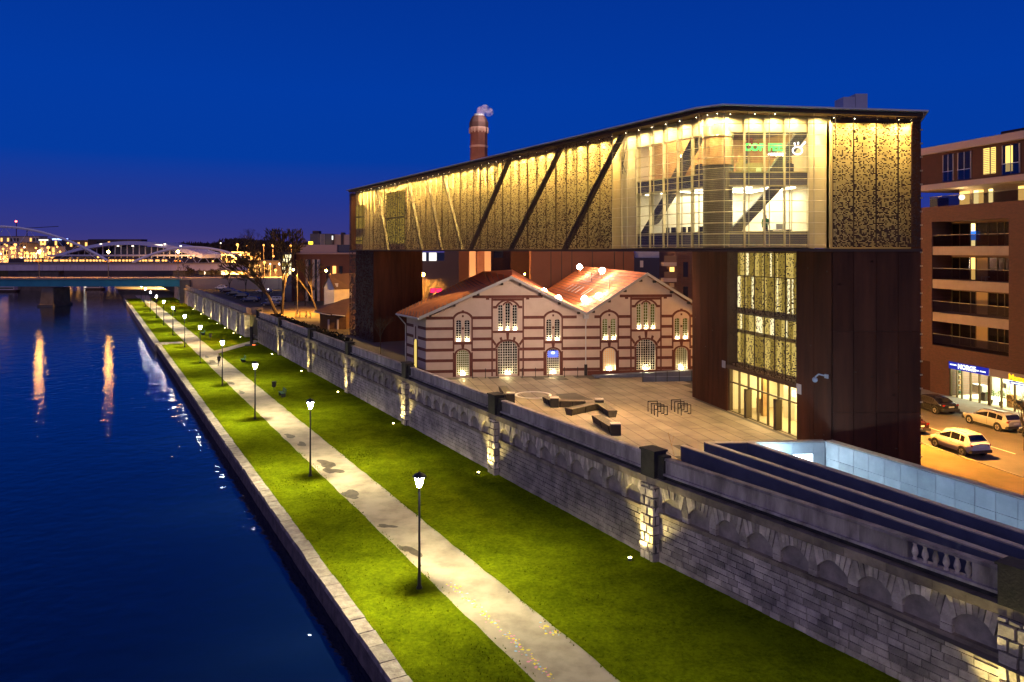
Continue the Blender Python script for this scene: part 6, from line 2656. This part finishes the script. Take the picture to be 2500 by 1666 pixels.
b = MB(); b.box(xs_(356), xs_(392), sy + 2, sy + 2.4, zs_(600.5), zs_(597.5)); b.build('light_strip', 'white_far', sr)

# moored boats under the bridge
mat('boat_white', (.5, .46, .46), .6)
mat('boat_dark', (.06, .04, .035), .7)
for i, (p0, p1, py, lab) in enumerate([(-40, 40, 713, 'low white boat moored near the stone bridge pier'), (206, 250, 708, 'white cabin boat moored close to the quay, under the bridge')]):
    yb = (CAMZ + 1.1) * 1860 / (py - 612)
    xx0, xx1 = (p0 - 1250) / 1860 * yb, (p1 - 1250) / 1860 * yb
    t = thing('boat', lab, 'boat', ((xx0 + xx1) / 2, yb, -1.1), group='boats moored by the bridge')
    b = MB(); b.hexa([(xx0 + .6, yb, -1.3), (xx1 - .6, yb, -1.3), (xx1 - .6, yb + 3, -1.3), (xx0 + .6, yb + 3, -1.3), (xx0, yb - .2, -.3), (xx1, yb - .2, -.3), (xx1, yb + 3.2, -.3), (xx0, yb + 3.2, -.3)]); b.build('hull', 'boat_dark', t)
    b = MB(); b.box(xx0 + .8, xx1 - 1.2, yb + .3, yb + 2.8, -.3, 1.1); b.build('cabin', 'boat_white', t)
    b = MB(); b.box(xx0 + 1.2, xx1 - 1.6, yb + .27, yb + .3, .2, .8); b.build('cabin_window', 'window_dark', t)

# ------------------------------------------------------------------ far city
mat('far_wall_dark', (.10, .075, .085), .9, (.07, .055, .065), .05)
mat('far_wall_pale', (.48, .38, .34), .9, (.38, .3, .28), .05)
mat('far_wall_brick', (.20, .085, .05), .9, (.15, .065, .04), .1)
mat('far_roof', (.06, .05, .06), .9)
mat('far_tree', (.03, .022, .022), .95, (.035, .025, .03), .1)
glow('far_window', (1, .48, .12), 2.2)
glow('far_window_white', (.95, .9, .8), 1.6)
glow('far_blue', (.25, .35, 1), 5)
glow('red_beacon', (1, .08, .06), 14)
glow('yellow_box', (1, .70, .04), 3.0)


def far_building(px0, px1, py0, py1, Y, mt, label, rows=4, cols=6, lit=.4, group='buildings beyond the bridges', depth=18, win='far_window'):
    x0, xx1 = (px0 - 1250) / 1860 * Y, (px1 - 1250) / 1860 * Y
    z1 = CAMZ - (py0 - 612) / 1860 * Y
    z0 = 2.3
    zlo = max(z0, CAMZ - (py1 - 612) / 1860 * Y)
    t = thing('building', label, 'building', ((x0 + xx1) / 2, Y, z0), group=group)
    b = MB(); b.box(x0, xx1, Y, Y + depth, z0, z1); b.build('wall', mt, t)
    b = MB(); b.box(x0 - .3, xx1 + .3, Y - .3, Y + depth + .3, z1, z1 + .6); b.build('roof', 'far_roof', t)
    for r in range(rows):
        for c in range(cols):
            if random.random() < .85:
                fx = x0 + (xx1 - x0) * (c + .5) / cols
                fz = zlo + (z1 - zlo) * (r + .45) / rows
                ww, wh = (xx1 - x0) / cols * .28, (z1 - zlo) / rows * .30
                b = MB(); b.box(fx - ww, fx + ww, Y - .15, Y - .02, fz - wh, fz + wh)
                b.build('window', win if random.random() < lit else 'window_dark', t)
    return t


far_building(-60, 40, 600, 645, 760, 'far_wall_pale', 'pale building with lit windows behind the arch, at the picture edge', lit=.5)
far_building(48, 66, 594, 640, 700, 'far_wall_dark', 'narrow building with a flat roof among the orange lights', 4, 2, .4)
far_building(70, 135, 602, 640, 800, 'far_wall_pale', 'wide pale building among orange lights below the blue sign', 3, 7, .5)
far_building(0, 95, 578, 620, 980, 'far_wall_pale', 'long flat hall with thin lit floors below the first arch', 3, 12, .5)
far_building(96, 150, 584, 620, 980, 'far_wall_dark', 'hall carrying the blue lit sign above the arches', 2, 6, .3)
far_building(160, 215, 588, 622, 900, 'far_wall_dark', 'dark building just past the blue lit sign', 2, 6, .3)
far_building(215, 345, 585.5, 625, 1100, 'far_wall_dark', 'long dark hall behind the bowed station roof', 2, 14, .1)
far_building(540, 610, 618, 668, 420, 'far_wall_pale', 'low gabled warehouse behind the end of the white arch', 2, 5, .2)
far_building(604, 700, 640, 668, 300, 'far_wall_dark', 'low dark building behind the parking lot lamps', 1, 8, .5)
for nm, x0, xx1, z_, Y, m_ in (('blue_sign', 128, 166, 584.5, 978, 'far_blue'), ('white_sign', 95, 118, 586.5, 978, 'far_window_white')):
    b = MB(); q0, q1 = (x0 - 1250) / 1860 * Y, (xx1 - 1250) / 1860 * Y
    z = CAMZ - (z_ - 612) / 1860 * Y
    b.box(q0, q1, Y - .5, Y, z - .9, z + .9)
    o = b.build('lit_sign', m_)
    tag(o, ('long blue lit sign' if 'blue' in nm else 'short white lit sign') + ' on the roof of the far hall', 'sign')
# buildings near the far leg
def block(px0, px1, py0, zlo, Y, mt, t, nm='wall', depth=15):
    b = MB(); b.box((px0 - 1250) / 1860 * Y, (px1 - 1250) / 1860 * Y, Y, Y + depth, zlo, CAMZ - (py0 - 612) / 1860 * Y)
    return b.build(nm, mt, t)
bb = thing('brick_hall', 'brick hall with pale columns and a raised rooftop box, past the white house', 'building', atd(780, 700, 190))
block(722, 880, 620, 3, 190, 'far_wall_brick', bb)
block(718, 884, 617.5, CAMZ - (621 - 612) / 1860 * 190, 189.5, 'pink_stone', bb, 'cornice', 17)
block(733, 822, 598, CAMZ - (617 - 612) / 1860 * 194, 194, 'pink_stone', bb, 'rooftop_box', 8)
block(823, 900, 598, CAMZ - (617 - 612) / 1860 * 194, 195, 'spandrel', bb, 'rooftop_annex', 8)
for px in (746, 762, 774):
    block(px, px + 6, 634, 3, 189.2, 'pale_stone', bb, 'column', .7)
for px in (752, 768):
    block(px, px + 6, 634, 3, 189.6, 'window_dark', bb, 'window', .3)
for px, m_ in ((797, 'window_dark'), (812, 'far_window'), (828, 'window_dark')):
    block(px, px + 8, 650, 8.5, 189.7, m_, bb, 'window', .25)
lt = thing('stair_tower', 'slim glazed stair tower with bright panes beside the brick hall', 'building', atd(699, 650, 186))
block(689, 712, 617, 3, 186, 'spandrel', lt, depth=4)
for i in range(3):
    for j in range(5):
        b = MB(); x0 = (690 + 7.4 * i - 1250) / 1860 * 186
        z = CAMZ - (622 + 10 * j - 612) / 1860 * 186
        b.box(x0, x0 + .6, 185.85, 185.98, z - .85, z); b.build('window', 'strip_white' if random.random() < .75 else 'strip_dim', lt)
block(681, 716, 615.5, CAMZ - (617 - 612) / 1860 * 186, 185, 'far_roof', lt, 'roof', 6)
ob = thing('office_block', 'dark office block with a blue grey annex on the skyline', 'building', atd(790, 590, 420))
block(757, 810, 571, 3, 420, 'spandrel', ob)
block(763, 778, 564, 3, 424, 'far_roof', ob, 'plant_room', 6)
block(816, 870, 573, 3, 425, 'far_wall_pale', ob, 'annex')
block(832, 838, 568, 3, 424, 'far_roof', ob, 'stair_core', 6)
for i in range(4):
    block(782 + 3 * i, 783 + 3 * i, 572, 20, 419.6, 'grey_box', ob, 'pale_fin', .3)
block(810, 813, 576, CAMZ - (586 - 612) / 1860 * 418, 418, 'far_window_white', ob, 'lit_window', .3)
b = MB(); x0 = (753 - 1250) / 1860 * 400; b.box(x0, x0 + 2.1, 400, 401, CAMZ + (612 - 597) / 1860 * 400, CAMZ + (612 - 590) / 1860 * 400); b.box(x0 + 1, x0 + 1.2, 400.3, 400.6, 3, CAMZ + (612 - 597) / 1860 * 400)
o = b.build('lit_box_sign', 'yellow_box'); tag(o, 'small yellow lit box sign on a mast before the dark office block', 'sign')

# buildings seen under the museum
ub = thing('rust_hall', 'rusty panelled hall behind the second gable, under the museum', 'building', (12, 122, 4))
b = MB(); b.box((1296 - 1250) / 1860 * 118, (1548 - 1250) / 1860 * 118, 118, 130, 3, 19); b.build('wall', 'far_wall_brick', ub)
for px in (1345, 1371, 1396, 1446, 1500, 1522):
    b = MB(); x0 = (px - 1250) / 1860 * 118; b.box(x0 - .05, x0 + .05, 117.85, 117.98, 8, 18.5); b.build('seam_strip', 'eave_dark', ub)
ub2 = thing('dark_block', 'dark blue block with a pale painted mark, under the museum', 'building', (24, 150, 4))
b = MB(); b.box((1545 - 1250) / 1860 * 150, (1700 - 1250) / 1860 * 150, 150, 165, 3, CAMZ - (630 - 612) / 1860 * 150); b.build('wall', 'spandrel', ub2)
b = MB(); x0 = (1563 - 1250) / 1860 * 149.8; b.box(x0, x0 + .6, 149.8, 149.97, 13.7, 15); b.build('painted_mark', 'muntin', ub2)
b = MB(); b.box((1555 - 1250) / 1860 * 158, (1640 - 1250) / 1860 * 158, 156, 160, 15.4, 18); b.build('roof_plant', 'grey_box', ub2)
ba = thing('balcony_block', 'orange lit balcony block seen between the gable and the tower', 'building', (25, 112, 4))
b = MB(); b.box((1648 - 1250) / 1860 * 112, (1760 - 1250) / 1860 * 112, 112, 124, 3, 19.5); b.build('wall', 'red_brick', ba)
for i, py in enumerate((645, 684, 722)):
    z = CAMZ - (py - 612) / 1860 * 110
    b = MB(); b.box((1620 - 1250) / 1860 * 110, (1652 - 1250) / 1860 * 110, 110, 112, z - .3, z + .25); b.build('balcony_slab', 'slab_beige', ba)
    b = MB(); b.box((1622 - 1250) / 1860 * 110, (1652 - 1250) / 1860 * 110, 110, 110.06, z + .25, z + 1.2); b.build('glass_balustrade', 'loggia_wall', ba)
    b = MB(); b.box((1642 - 1250) / 1860 * 110, (1653 - 1250) / 1860 * 110, 111.9, 111.99, z - 2.2, z - .5); b.build('window', 'curtain' if i else 'room_amber', ba)
for px, py in ((1668, 640), (1690, 660), (1668, 700)):
    b = MB(); x0 = (px - 1250) / 1860 * 111.9; z = CAMZ - (py - 612) / 1860 * 112; b.box(x0, x0 + .7, 111.88, 111.98, z - 2.2, z); b.build('window', 'window_dark', ba)
ub3 = thing('dark_house', 'dark building with two white lit windows under the museum hall', 'building', (-12, 175, 4))
b = MB(); b.box((1085 - 1250) / 1860 * 175, (1145 - 1250) / 1860 * 175, 175, 190, 3, 17.5); b.build('wall', 'far_wall_dark', ub3)
b = MB(); b.box((1015 - 1250) / 1860 * 176, (1086 - 1250) / 1860 * 176, 176, 190, 3, 14.6); b.build('rear_wing', 'far_wall_dark', ub3)
for px in (1022, 1048):
    b = MB(); x0 = (px - 1250) / 1860 * 175.5; b.box(x0, x0 + 1.5, 175.6, 175.9, 14.8, 16.3); b.box(x0 - .1, x0 + 1.6, 175.9, 176.3, 14.62, 16.5); b.build('window', 'far_window_white', ub3)
ub4 = thing('back_hall', 'dark brown hall wall behind the first gable, under the museum', 'building', (4, 145, 4))
b = MB(); b.box((1198 - 1250) / 1860 * 145, (1300 - 1250) / 1860 * 145, 145, 158, 3, 18.4); b.build('wall', 'panel_brown', ub4)
b = MB(); x0 = (1205 - 1250) / 1860 * 144.8; b.box(x0, x0 + 1.8, 144.85, 144.98, 15.6, 17.2); b.build('window', 'window_dark', ub4)
b = MB(); b.box((1120 - 1250) / 1860 * 160, (1149 - 1250) / 1860 * 160, 160, 170, 3, 18.4); b.build('gable_wall', 'far_wall_brick', ub4)
street_lamp(tuple(atd(1029, 668, 118)[:2]) + (4.45,), 8.8, .01, 'sodium lamp glowing beside the dark museum leg', e=55000, typ='POINT', r=.30)
bare_tree(tuple(atd(1036, 700, 121)[:2]) + (4.4,), 9.5, 'bare tree lit orange behind the first gable', 9, depth=7, r0=.14, bark='bark', twig='bark')
street_lamp(tuple(atd(1278, 669, 132)[:2]) + (4.4,), 8.5, .01, 'small sodium lamp between the two gables', e=900, r=.13)
t = thing('red_sign', 'red lit sign behind the orange roof', 'sign', atd(1060, 710, 112))
glow('red_neon', (1, .02, .10), 2.2)
b = MB(); x, y, z = t.location; b.box(x - .55, x + .15, y, y + .08, z - .3, z + .35); b.box(x + .3, x + 1.1, y, y + .08, z - .25, z + .3); b.build('sign_face', 'red_neon', t)
b = MB(); b.tube((x - .2, y + .1, 4.4), (x - .2, y + .1, z), .05, n=5); b.build('post', 'pole_grey', t)

# ------------------------------------------------------------------ white gabled house
mat('house_white', (.55, .56, .62), .9, (.46, .47, .52), .8)
mat('house_stucco', (.42, .38, .38), .9, (.34, .30, .31), .9)
mat('house_roof', (.085, .05, .048), .85, (.06, .036, .036), .6)
mat('house_wood', (.12, .065, .03), .9, (.08, .045, .022), 1.5)
mat('hedge_dark', (.018, .02, .012), .95)
HY = 124
hx = lambda px, Y=HY: (px - 1250) / 1860 * Y
hz = lambda py, Y=HY: CAMZ - (py - 612) / 1860 * Y
ho = thing('house', 'small house with a white gabled upper floor and dark tiled roofs', 'house', (hx(810), HY, 4.4))
b = MB(); b.wall_prism([(hx(792), hz(748)), (hx(816), hz(745)), (hx(816), hz(704)), (hx(804), hz(674)), (hx(791), hz(702))], HY, HY + 8); b.build('gable_wall', 'house_white', ho)
for k in range(7):
    x = hx(792.5) + (hx(815.5) - hx(792.5)) * k / 6
    b = MB(); b.box(x - .06, x + .06, HY - .05, HY - .002, hz(746), hz(716)); b.build('board_strip', 'house_white', ho)
b = MB(); b.poly([(hx(816), HY, hz(745)), (hx(852), HY + 2, hz(749)), (hx(852), HY + 2, hz(706)), (hx(816), HY, hz(706))]); b.build('side_wall', 'house_stucco', ho)
b = MB(); b.hexa([(hx(802), HY - .3, hz(672)), (hx(818), HY - .3, hz(707)), (hx(856), HY + 1.6, hz(707)), (hx(856), HY + 4, hz(670.5)), (hx(802), HY - .3, hz(670)), (hx(818), HY - .4, hz(705)), (hx(856), HY + 1.5, hz(705)), (hx(856), HY + 4, hz(668.5))]); b.build('roof', 'house_roof', ho)
b = MB(); b.hexa([(hx(804), HY - .3, hz(672)), (hx(788), HY - .3, hz(703)), (hx(788), HY + 8, hz(703)), (hx(804), HY + 8, hz(672)), (hx(804), HY - .3, hz(670)), (hx(787), HY - .3, hz(701)), (hx(787), HY + 8, hz(701)), (hx(804), HY + 8, hz(670))]); b.build('roof', 'house_roof', ho)
b = MB(); b.box(hx(817), hx(825), HY - .1, HY + 1.2, hz(701), hz(692)); b.build('roof_hatch', 'house_white', ho)
b = MB(); b.hexa([(hx(778), HY - 3, hz(760)), (hx(854), HY - 3, hz(769)), (hx(854), HY + 4, hz(745)), (hx(790), HY + 4, hz(742)), (hx(778), HY - 3, hz(757)), (hx(854), HY - 3, hz(766)), (hx(854), HY + 1, hz(728)), (hx(792), HY + 1, hz(741))]); b.build('lower_roof', 'house_roof', ho)
b = MB(); b.tube((hx(778), HY - 3.1, hz(758)), (hx(818), HY - 3.1, hz(766)), .08, n=6); b.tube((hx(822), HY - 3.1, hz(765)), (hx(853), HY - 3.1, hz(768)), .08, n=6); b.build('gutter', 'grey_box', ho)
b = MB(); b.box(hx(790), hx(853), HY - 2.4, HY + 6, 4.3, hz(762)); b.build('ground_floor_wall', 'house_wood', ho)
for px in (809, 831):
    b = MB(); b.box(hx(px), hx(px + 4), HY - 2.5, HY - 2.41, hz(802), hz(777)); b.build('window', 'house_stucco', ho)
# conical shrubs on the lit court
b = MB(); q = [at(683, 776, 4.43), at(770, 774, 4.43), at(768, 752, 4.43), at(745, 737, 4.43), at(690, 736, 4.43)]
b.poly([(x, y, 4.45) for x, y, z in q]); b.build('lit_court', 'dirt_verge', kind='structure')
mat('conifer', (.02, .035, .012), .95)
for i, px in enumerate((723, 732, 748, 757)):
    x, y, z = at(px, 777, 4.44)
    t = thing('conical_shrub', 'small dark conical shrub on the orange lit court, ' + ORD[i] + ' from the bare tree', 'shrub', (x, y, 4.44), group='conical shrubs on the lit court')
    b = MB()
    b.tube((x, y, 4.44), (x, y, 4.8), .05, n=5)
    b.build('stem', 'bark', t)
    b = MB()
    for k in range(160):
        u_ = random.random()
        r = .42 * (1 - u_) * random.uniform(.6, 1) + .02
        a = random.random() * 6.28
        c = Vector((x + r * cos(a), y + r * sin(a), 4.6 + 1.1 * u_))
        d = Vector((cos(a), sin(a), -.4)) * .1
        e = Vector((-sin(a), cos(a), 0)) * .04
        b.poly([tuple(c - d), tuple(c + e), tuple(c + d), tuple(c - e)])
    b.build('foliage', 'conifer', t)
street_lamp(tuple(atd(806, 664, 150)[:2]) + (4.4,), 8.6, .6, 'sodium street lamp above the roof of the white house', e=24000, r=.22, az=pi)
street_lamp(tuple(atd(726, 660, 150)[:2]) + (4.4,), 8.8, .6, 'sodium street lamp before the brick hall columns', e=24000, r=.22, az=pi)
# hedge mass under the far wall parapet
b = MB()
for k in range(1300):
    s, tt = random.uniform(100, 146), random.uniform(28.0, 31)
    x, y, z = riv(tt, s, 4.42 + random.random() ** .7 * .75)
    d = Vector((random.gauss(0, 1), random.gauss(0, 1), random.gauss(.5, 1))).normalized() * .28
    e = d.cross(Vector((.2, .7, .4))).normalized() * .12
    b.poly([(x - d.x, y - d.y, z - d.z), (x + e.x, y + e.y, z + e.z), (x + d.x, y + d.y, z + d.z), (x - e.x, y - e.y, z - e.z)])
o = b.build('undergrowth', 'hedge_dark', kind='stuff')
o['label'] = 'dark undergrowth on the bank behind the parapet'

# big bare trees behind the parapet
bare_tree(tuple(at(676, 770, 4.42)[:2]) + (4.42,), 17, 'large leaning bare tree behind the flood wall parapet', 12, lean=(-.45, .0), depth=7, r0=.36, spread=.50, fork=3, rmin=.05)
bare_tree(tuple(at(689, 768, 4.42)[:2]) + (4.42,), 18, 'tall bare tree with upright stems beside the leaning tree', 15, lean=(.05, 0), depth=7, r0=.30, spread=.42, fork=4, rmin=.05)
bare_tree(tuple(at(775, 764, 4.42)[:2]) + (4.42,), 12, 'slim bare tree leaning beside the white house', 18, lean=(-.35, 0), depth=6, r0=.18, spread=.4, rmin=.045)
bare_tree(tuple(atd(929, 862, 92)[:2]) + (4.45,), 5.2, 'small bare sapling in front of the dark museum leg', 22, depth=6, r0=.07, spread=.6, bark='twig')

# parking lot cars
pk = [(640, 722, 'paint_white_car', 'suv', 'white car in the parking row, nearest the bridge'), (652, 727, 'paint_red_car', 'sedan', 'red car in the parking row'), (563, 716, 'paint_black_car', 'sedan', 'dark car parked behind the red car'),
      (580, 724, 'paint_black_car', 'suv', 'tall black car in the parking row'), (612, 735, 'paint_blue_car', 'wagon', 'dark blue estate in the parking row')]
spots = [(541, 708, 'paint_white_car', 'suv', 'white car first in the parking row behind the wall'), (557, 715, 'paint_red_car', 'sedan', 'red car in the parking row behind the wall'),
         (573, 722, 'paint_black_car', 'sedan', 'black saloon next to the red car in the parking row'), (590, 729, 'paint_black_car', 'suv', 'black tall car in the middle of the parking row'),
         (612, 738, 'paint_blue_car', 'wagon', 'dark blue estate car at the end of the parking row'), (664, 748, 'paint_blue_car', 'sedan', 'dark blue car under the leaning bare tree'),
         (672, 738, 'paint_silver_car', 'wagon', 'silver car parked behind the bare trees'), (644, 716, 'paint_silver_car', 'sedan', 'silver car in the far parking row')]
made = {}
for px, py, paint, kind, label in spots:
    key = (paint, kind)
    c = make_car(paint, kind) if key not in made else copy_tree(made[key])
    made.setdefault(key, c)
    x, y, z = at(px, py, 4.42)
    put(c, (x, y, 4.43), atan2(UY, UX) - pi / 2 + .9, label)
    c['group'] = 'cars in the parking lot behind the flood wall'

# lamps of the far city, one by one
CITY = [(38, 598), (105, 596), (166, 594), (98, 613), (47, 619), (52, 620), (66, 618), (69, 620), (77, 619), (83, 620), (2, 620), (112, 632), (127, 632), (147, 615), (131, 614), (120, 618),
        (393, 648), (405, 648), (417, 647), (432, 646), (365, 664), (466, 632), (478, 635), (520, 638), (500, 656), (480, 652), (592, 618), (666, 600), (720, 601), (628, 648), (646, 641), (660, 645), (651, 655), (673, 660), (615, 625), (604, 601), (580, 598),
        (644, 599), (760, 640), (770, 643), (785, 637), (668, 626), (711, 601), (20, 633), (40, 633), (53, 632), (17, 600), (56, 638), (208, 616), (216, 622), (8, 608), (28, 607), (60, 604), (88, 606), (118, 605), (140, 603), (150, 625), (172, 628), (190, 632), (226, 634), (12, 628), (32, 626), (75, 630), (100, 627), (240, 628), (345, 634), (450, 641), (540, 646), (560, 640), (575, 652)]
for i, (px, py) in enumerate(CITY):
    Y = 640 if px < 230 else (420 if px < 700 else 260)
    if 590 < px < 700 and py > 635:
        Y = 270
    x, y, z = atd(px, py, Y)
    zg = 2.3 if Y > 400 else 4.0
    white = i % 7 == 3
    t = thing('street_lamp', 'small orange street lamp far off in the lit city' if not white else 'small white street lamp far off in the lit city', 'street lamp', (x, y, zg),
              group='street lamps of the far city' if not white else 'white street lamps of the far city')
    b = MB(); b.tube((x, y, min(zg, z - 3)), (x, y, z), .07, n=4); b.build('pole', 'far_tree', t)
    r = .0012 * Y * (1.5 if i % 3 == 0 else 1.0)
    b = MB(); b.ball((x, y - .2, z), r, 8); b.build('bulb', 'white_far' if white else 'sodium_far', t)
    if i % 3 == 0:
        lamp('lamp_beam', 'SPOT', (x, y - 2.5, z + .5), 420 * Y * (Y / 250), SOD if not white else (1, .85, .6), t, radius=.5, aim=(x, y + 1, z - 8), size=158, blend=.4)
# white lamps of the parking lot
for i, (px, py, lab) in enumerate(((681, 645, 'white lamp glaring beside the glazed stair tower'), (538, 594, 'white lamp on a tall pole above the white arch'))):
    Y = 240 if i == 0 else 500
    x, y, z = atd(px, py, Y)
    street_lamp((x, y, 3), z - 3, .01, lab, e=5000, gl='white_far', r=.45, col=(1, .92, .8), group='white lamps by the bridge')
# lit row behind the rail bridge
b = MB()
for k in range(44):
    px = 60 + k * 8 + random.uniform(-2, 2)
    x, y, z = atd(px, 636.5, 380)
    b.box(x - .5, x + .5, 380, 380.3, z - .45, z + .45)
o = b.build('lit_window_row', 'far_window', kind='stuff')
o['label'] = 'row of orange lit openings behind the rail bridge deck'
b = MB()
x, y, z = atd(170, 640, 384)
b.box((20 - 1250) / 1860 * 384, (470 - 1250) / 1860 * 384, 384, 392, 2.3, CAMZ - (631 - 612) / 1860 * 384)
o = b.build('embankment_hall', 'far_wall_dark'); tag(o, 'long low dark hall behind the rail bridge deck', 'building')
b = MB()
for px in (207, 211, 216, 219, 222.5):
    x, y, z = atd(px, 664, 520)
    b.box(x - .55, x + .55, 520, 520.3, z - 2.2, z + 2.2)
o = b.build('lit_pavilion', 'far_window_white'); tag(o, 'bright glazed pavilion on the far bank between the bridges', 'pavilion')
for i, px in enumerate((82, 110, 126, 138, 147, 155, 163, 171)):
    x, y, z = atd(px, 655, 640)
    t = thing('quay_lamp', 'small warm lamp on the far river bank between the bridges, ' + ORD[i] + ' from the picture edge', 'street lamp', (x, y, 2.3), group='lamps on the far river bank')
    b = MB(); b.tube((x, y, 2.3), (x, y, z + 6), .1, n=4); b.build('pole', 'pole_grey', t)
    b = MB(); b.ball((x, y - .3, z + 6), .8, 6); b.build('bulb', 'sodium_far', t)
# cranes
for i, (px, py, Y) in enumerate(((40, 541, 1500), (56, 558, 1500))):
    x, y, z = atd(px, py, Y)
    t = thing('tower_crane', ['distant crane mast with the higher red beacon', 'distant tower crane with a long jib and the lower red beacon'][i], 'crane', (x, y, 2.3))
    b = MB(); mx = x + (8 if i else 0); b.tube((mx, y, 2.3), (mx, y, z + 2), .9, n=4); b.build('mast', 'far_roof', t)
    if i:
        b = MB(); b.tube((x, y, z), (x + 70, y, z + 4), .6, n=4); b.build('jib', 'far_roof', t)
    b = MB(); b.ball((x, y - 1, z), 1.9, 8); b.build('beacon', 'red_beacon', t)
# skyline woods and trees
def wood(name, p0, p1, top, Y, label, n, mt='far_tree'):
    b = MB()
    for k in range(n):
        f = random.random()
        px = p0 + (p1 - p0) * f
        tp = top + 6 * sin(f * 9) + 4 * sin(f * 23 + 1)
        x = (px - 1250) / 1860 * Y + random.uniform(-2, 2)
        h = CAMZ - (tp - 612) / 1860 * Y - 2.3
        z = 2.3 + h * (1 - random.random() ** 2.2 * .9) * random.uniform(.8, 1.02)
        y = Y + random.uniform(0, 50)
        s_ = Y * .0035
        d = Vector((random.gauss(0, .5), random.gauss(0, .5), random.gauss(.9, .6))).normalized() * s_
        e = d.cross(Vector((.1, 1, .2))).normalized() * s_ * .35
        b.poly([(x - d.x, y - d.y, z - d.z), (x + e.x, y + e.y, z + e.z), (x + d.x, y + d.y, z + d.z), (x - e.x, y - e.y, z - e.z)])
    o = b.build(name, mt, kind='stuff')
    o['label'] = label
wood('far_woods', 395, 760, 592, 620, 'dark bare woods along the skyline beyond the arches', 9000)
wood('far_woods', -200, 420, 604, 1300, 'dark band of woods on the skyline beyond the station', 6000)
for i, (px, h) in enumerate(((618, 24), (440, 10))):
    x, y, z = atd(px, 600, 560)
    bare_tree((x, y, 2.3), h * 1.25, ['tall bare tree standing out on the skyline beyond the lamps', 'bare tree on the skyline above the station roof'][i], 60 + i, depth=7, r0=.5, spread=.5, twig='far_tree', bark='far_tree')
for i, (px, Y, h) in enumerate(((455, 262, 9), (470, 275, 8), (505, 268, 8), (530, 255, 7), (560, 235, 8), (600, 225, 8), (640, 205, 9), (720, 175, 7), (745, 172, 6))):
    x = (px - 1250) / 1860 * Y
    bare_tree((x, Y, 4.4), h, 'bare street tree among cars and orange lamps behind the wall, ' + ORD[i] + ' from the bridge', 80 + i, depth=6, r0=.14, spread=.6, rmin=.05, group='bare street trees behind the flood wall')
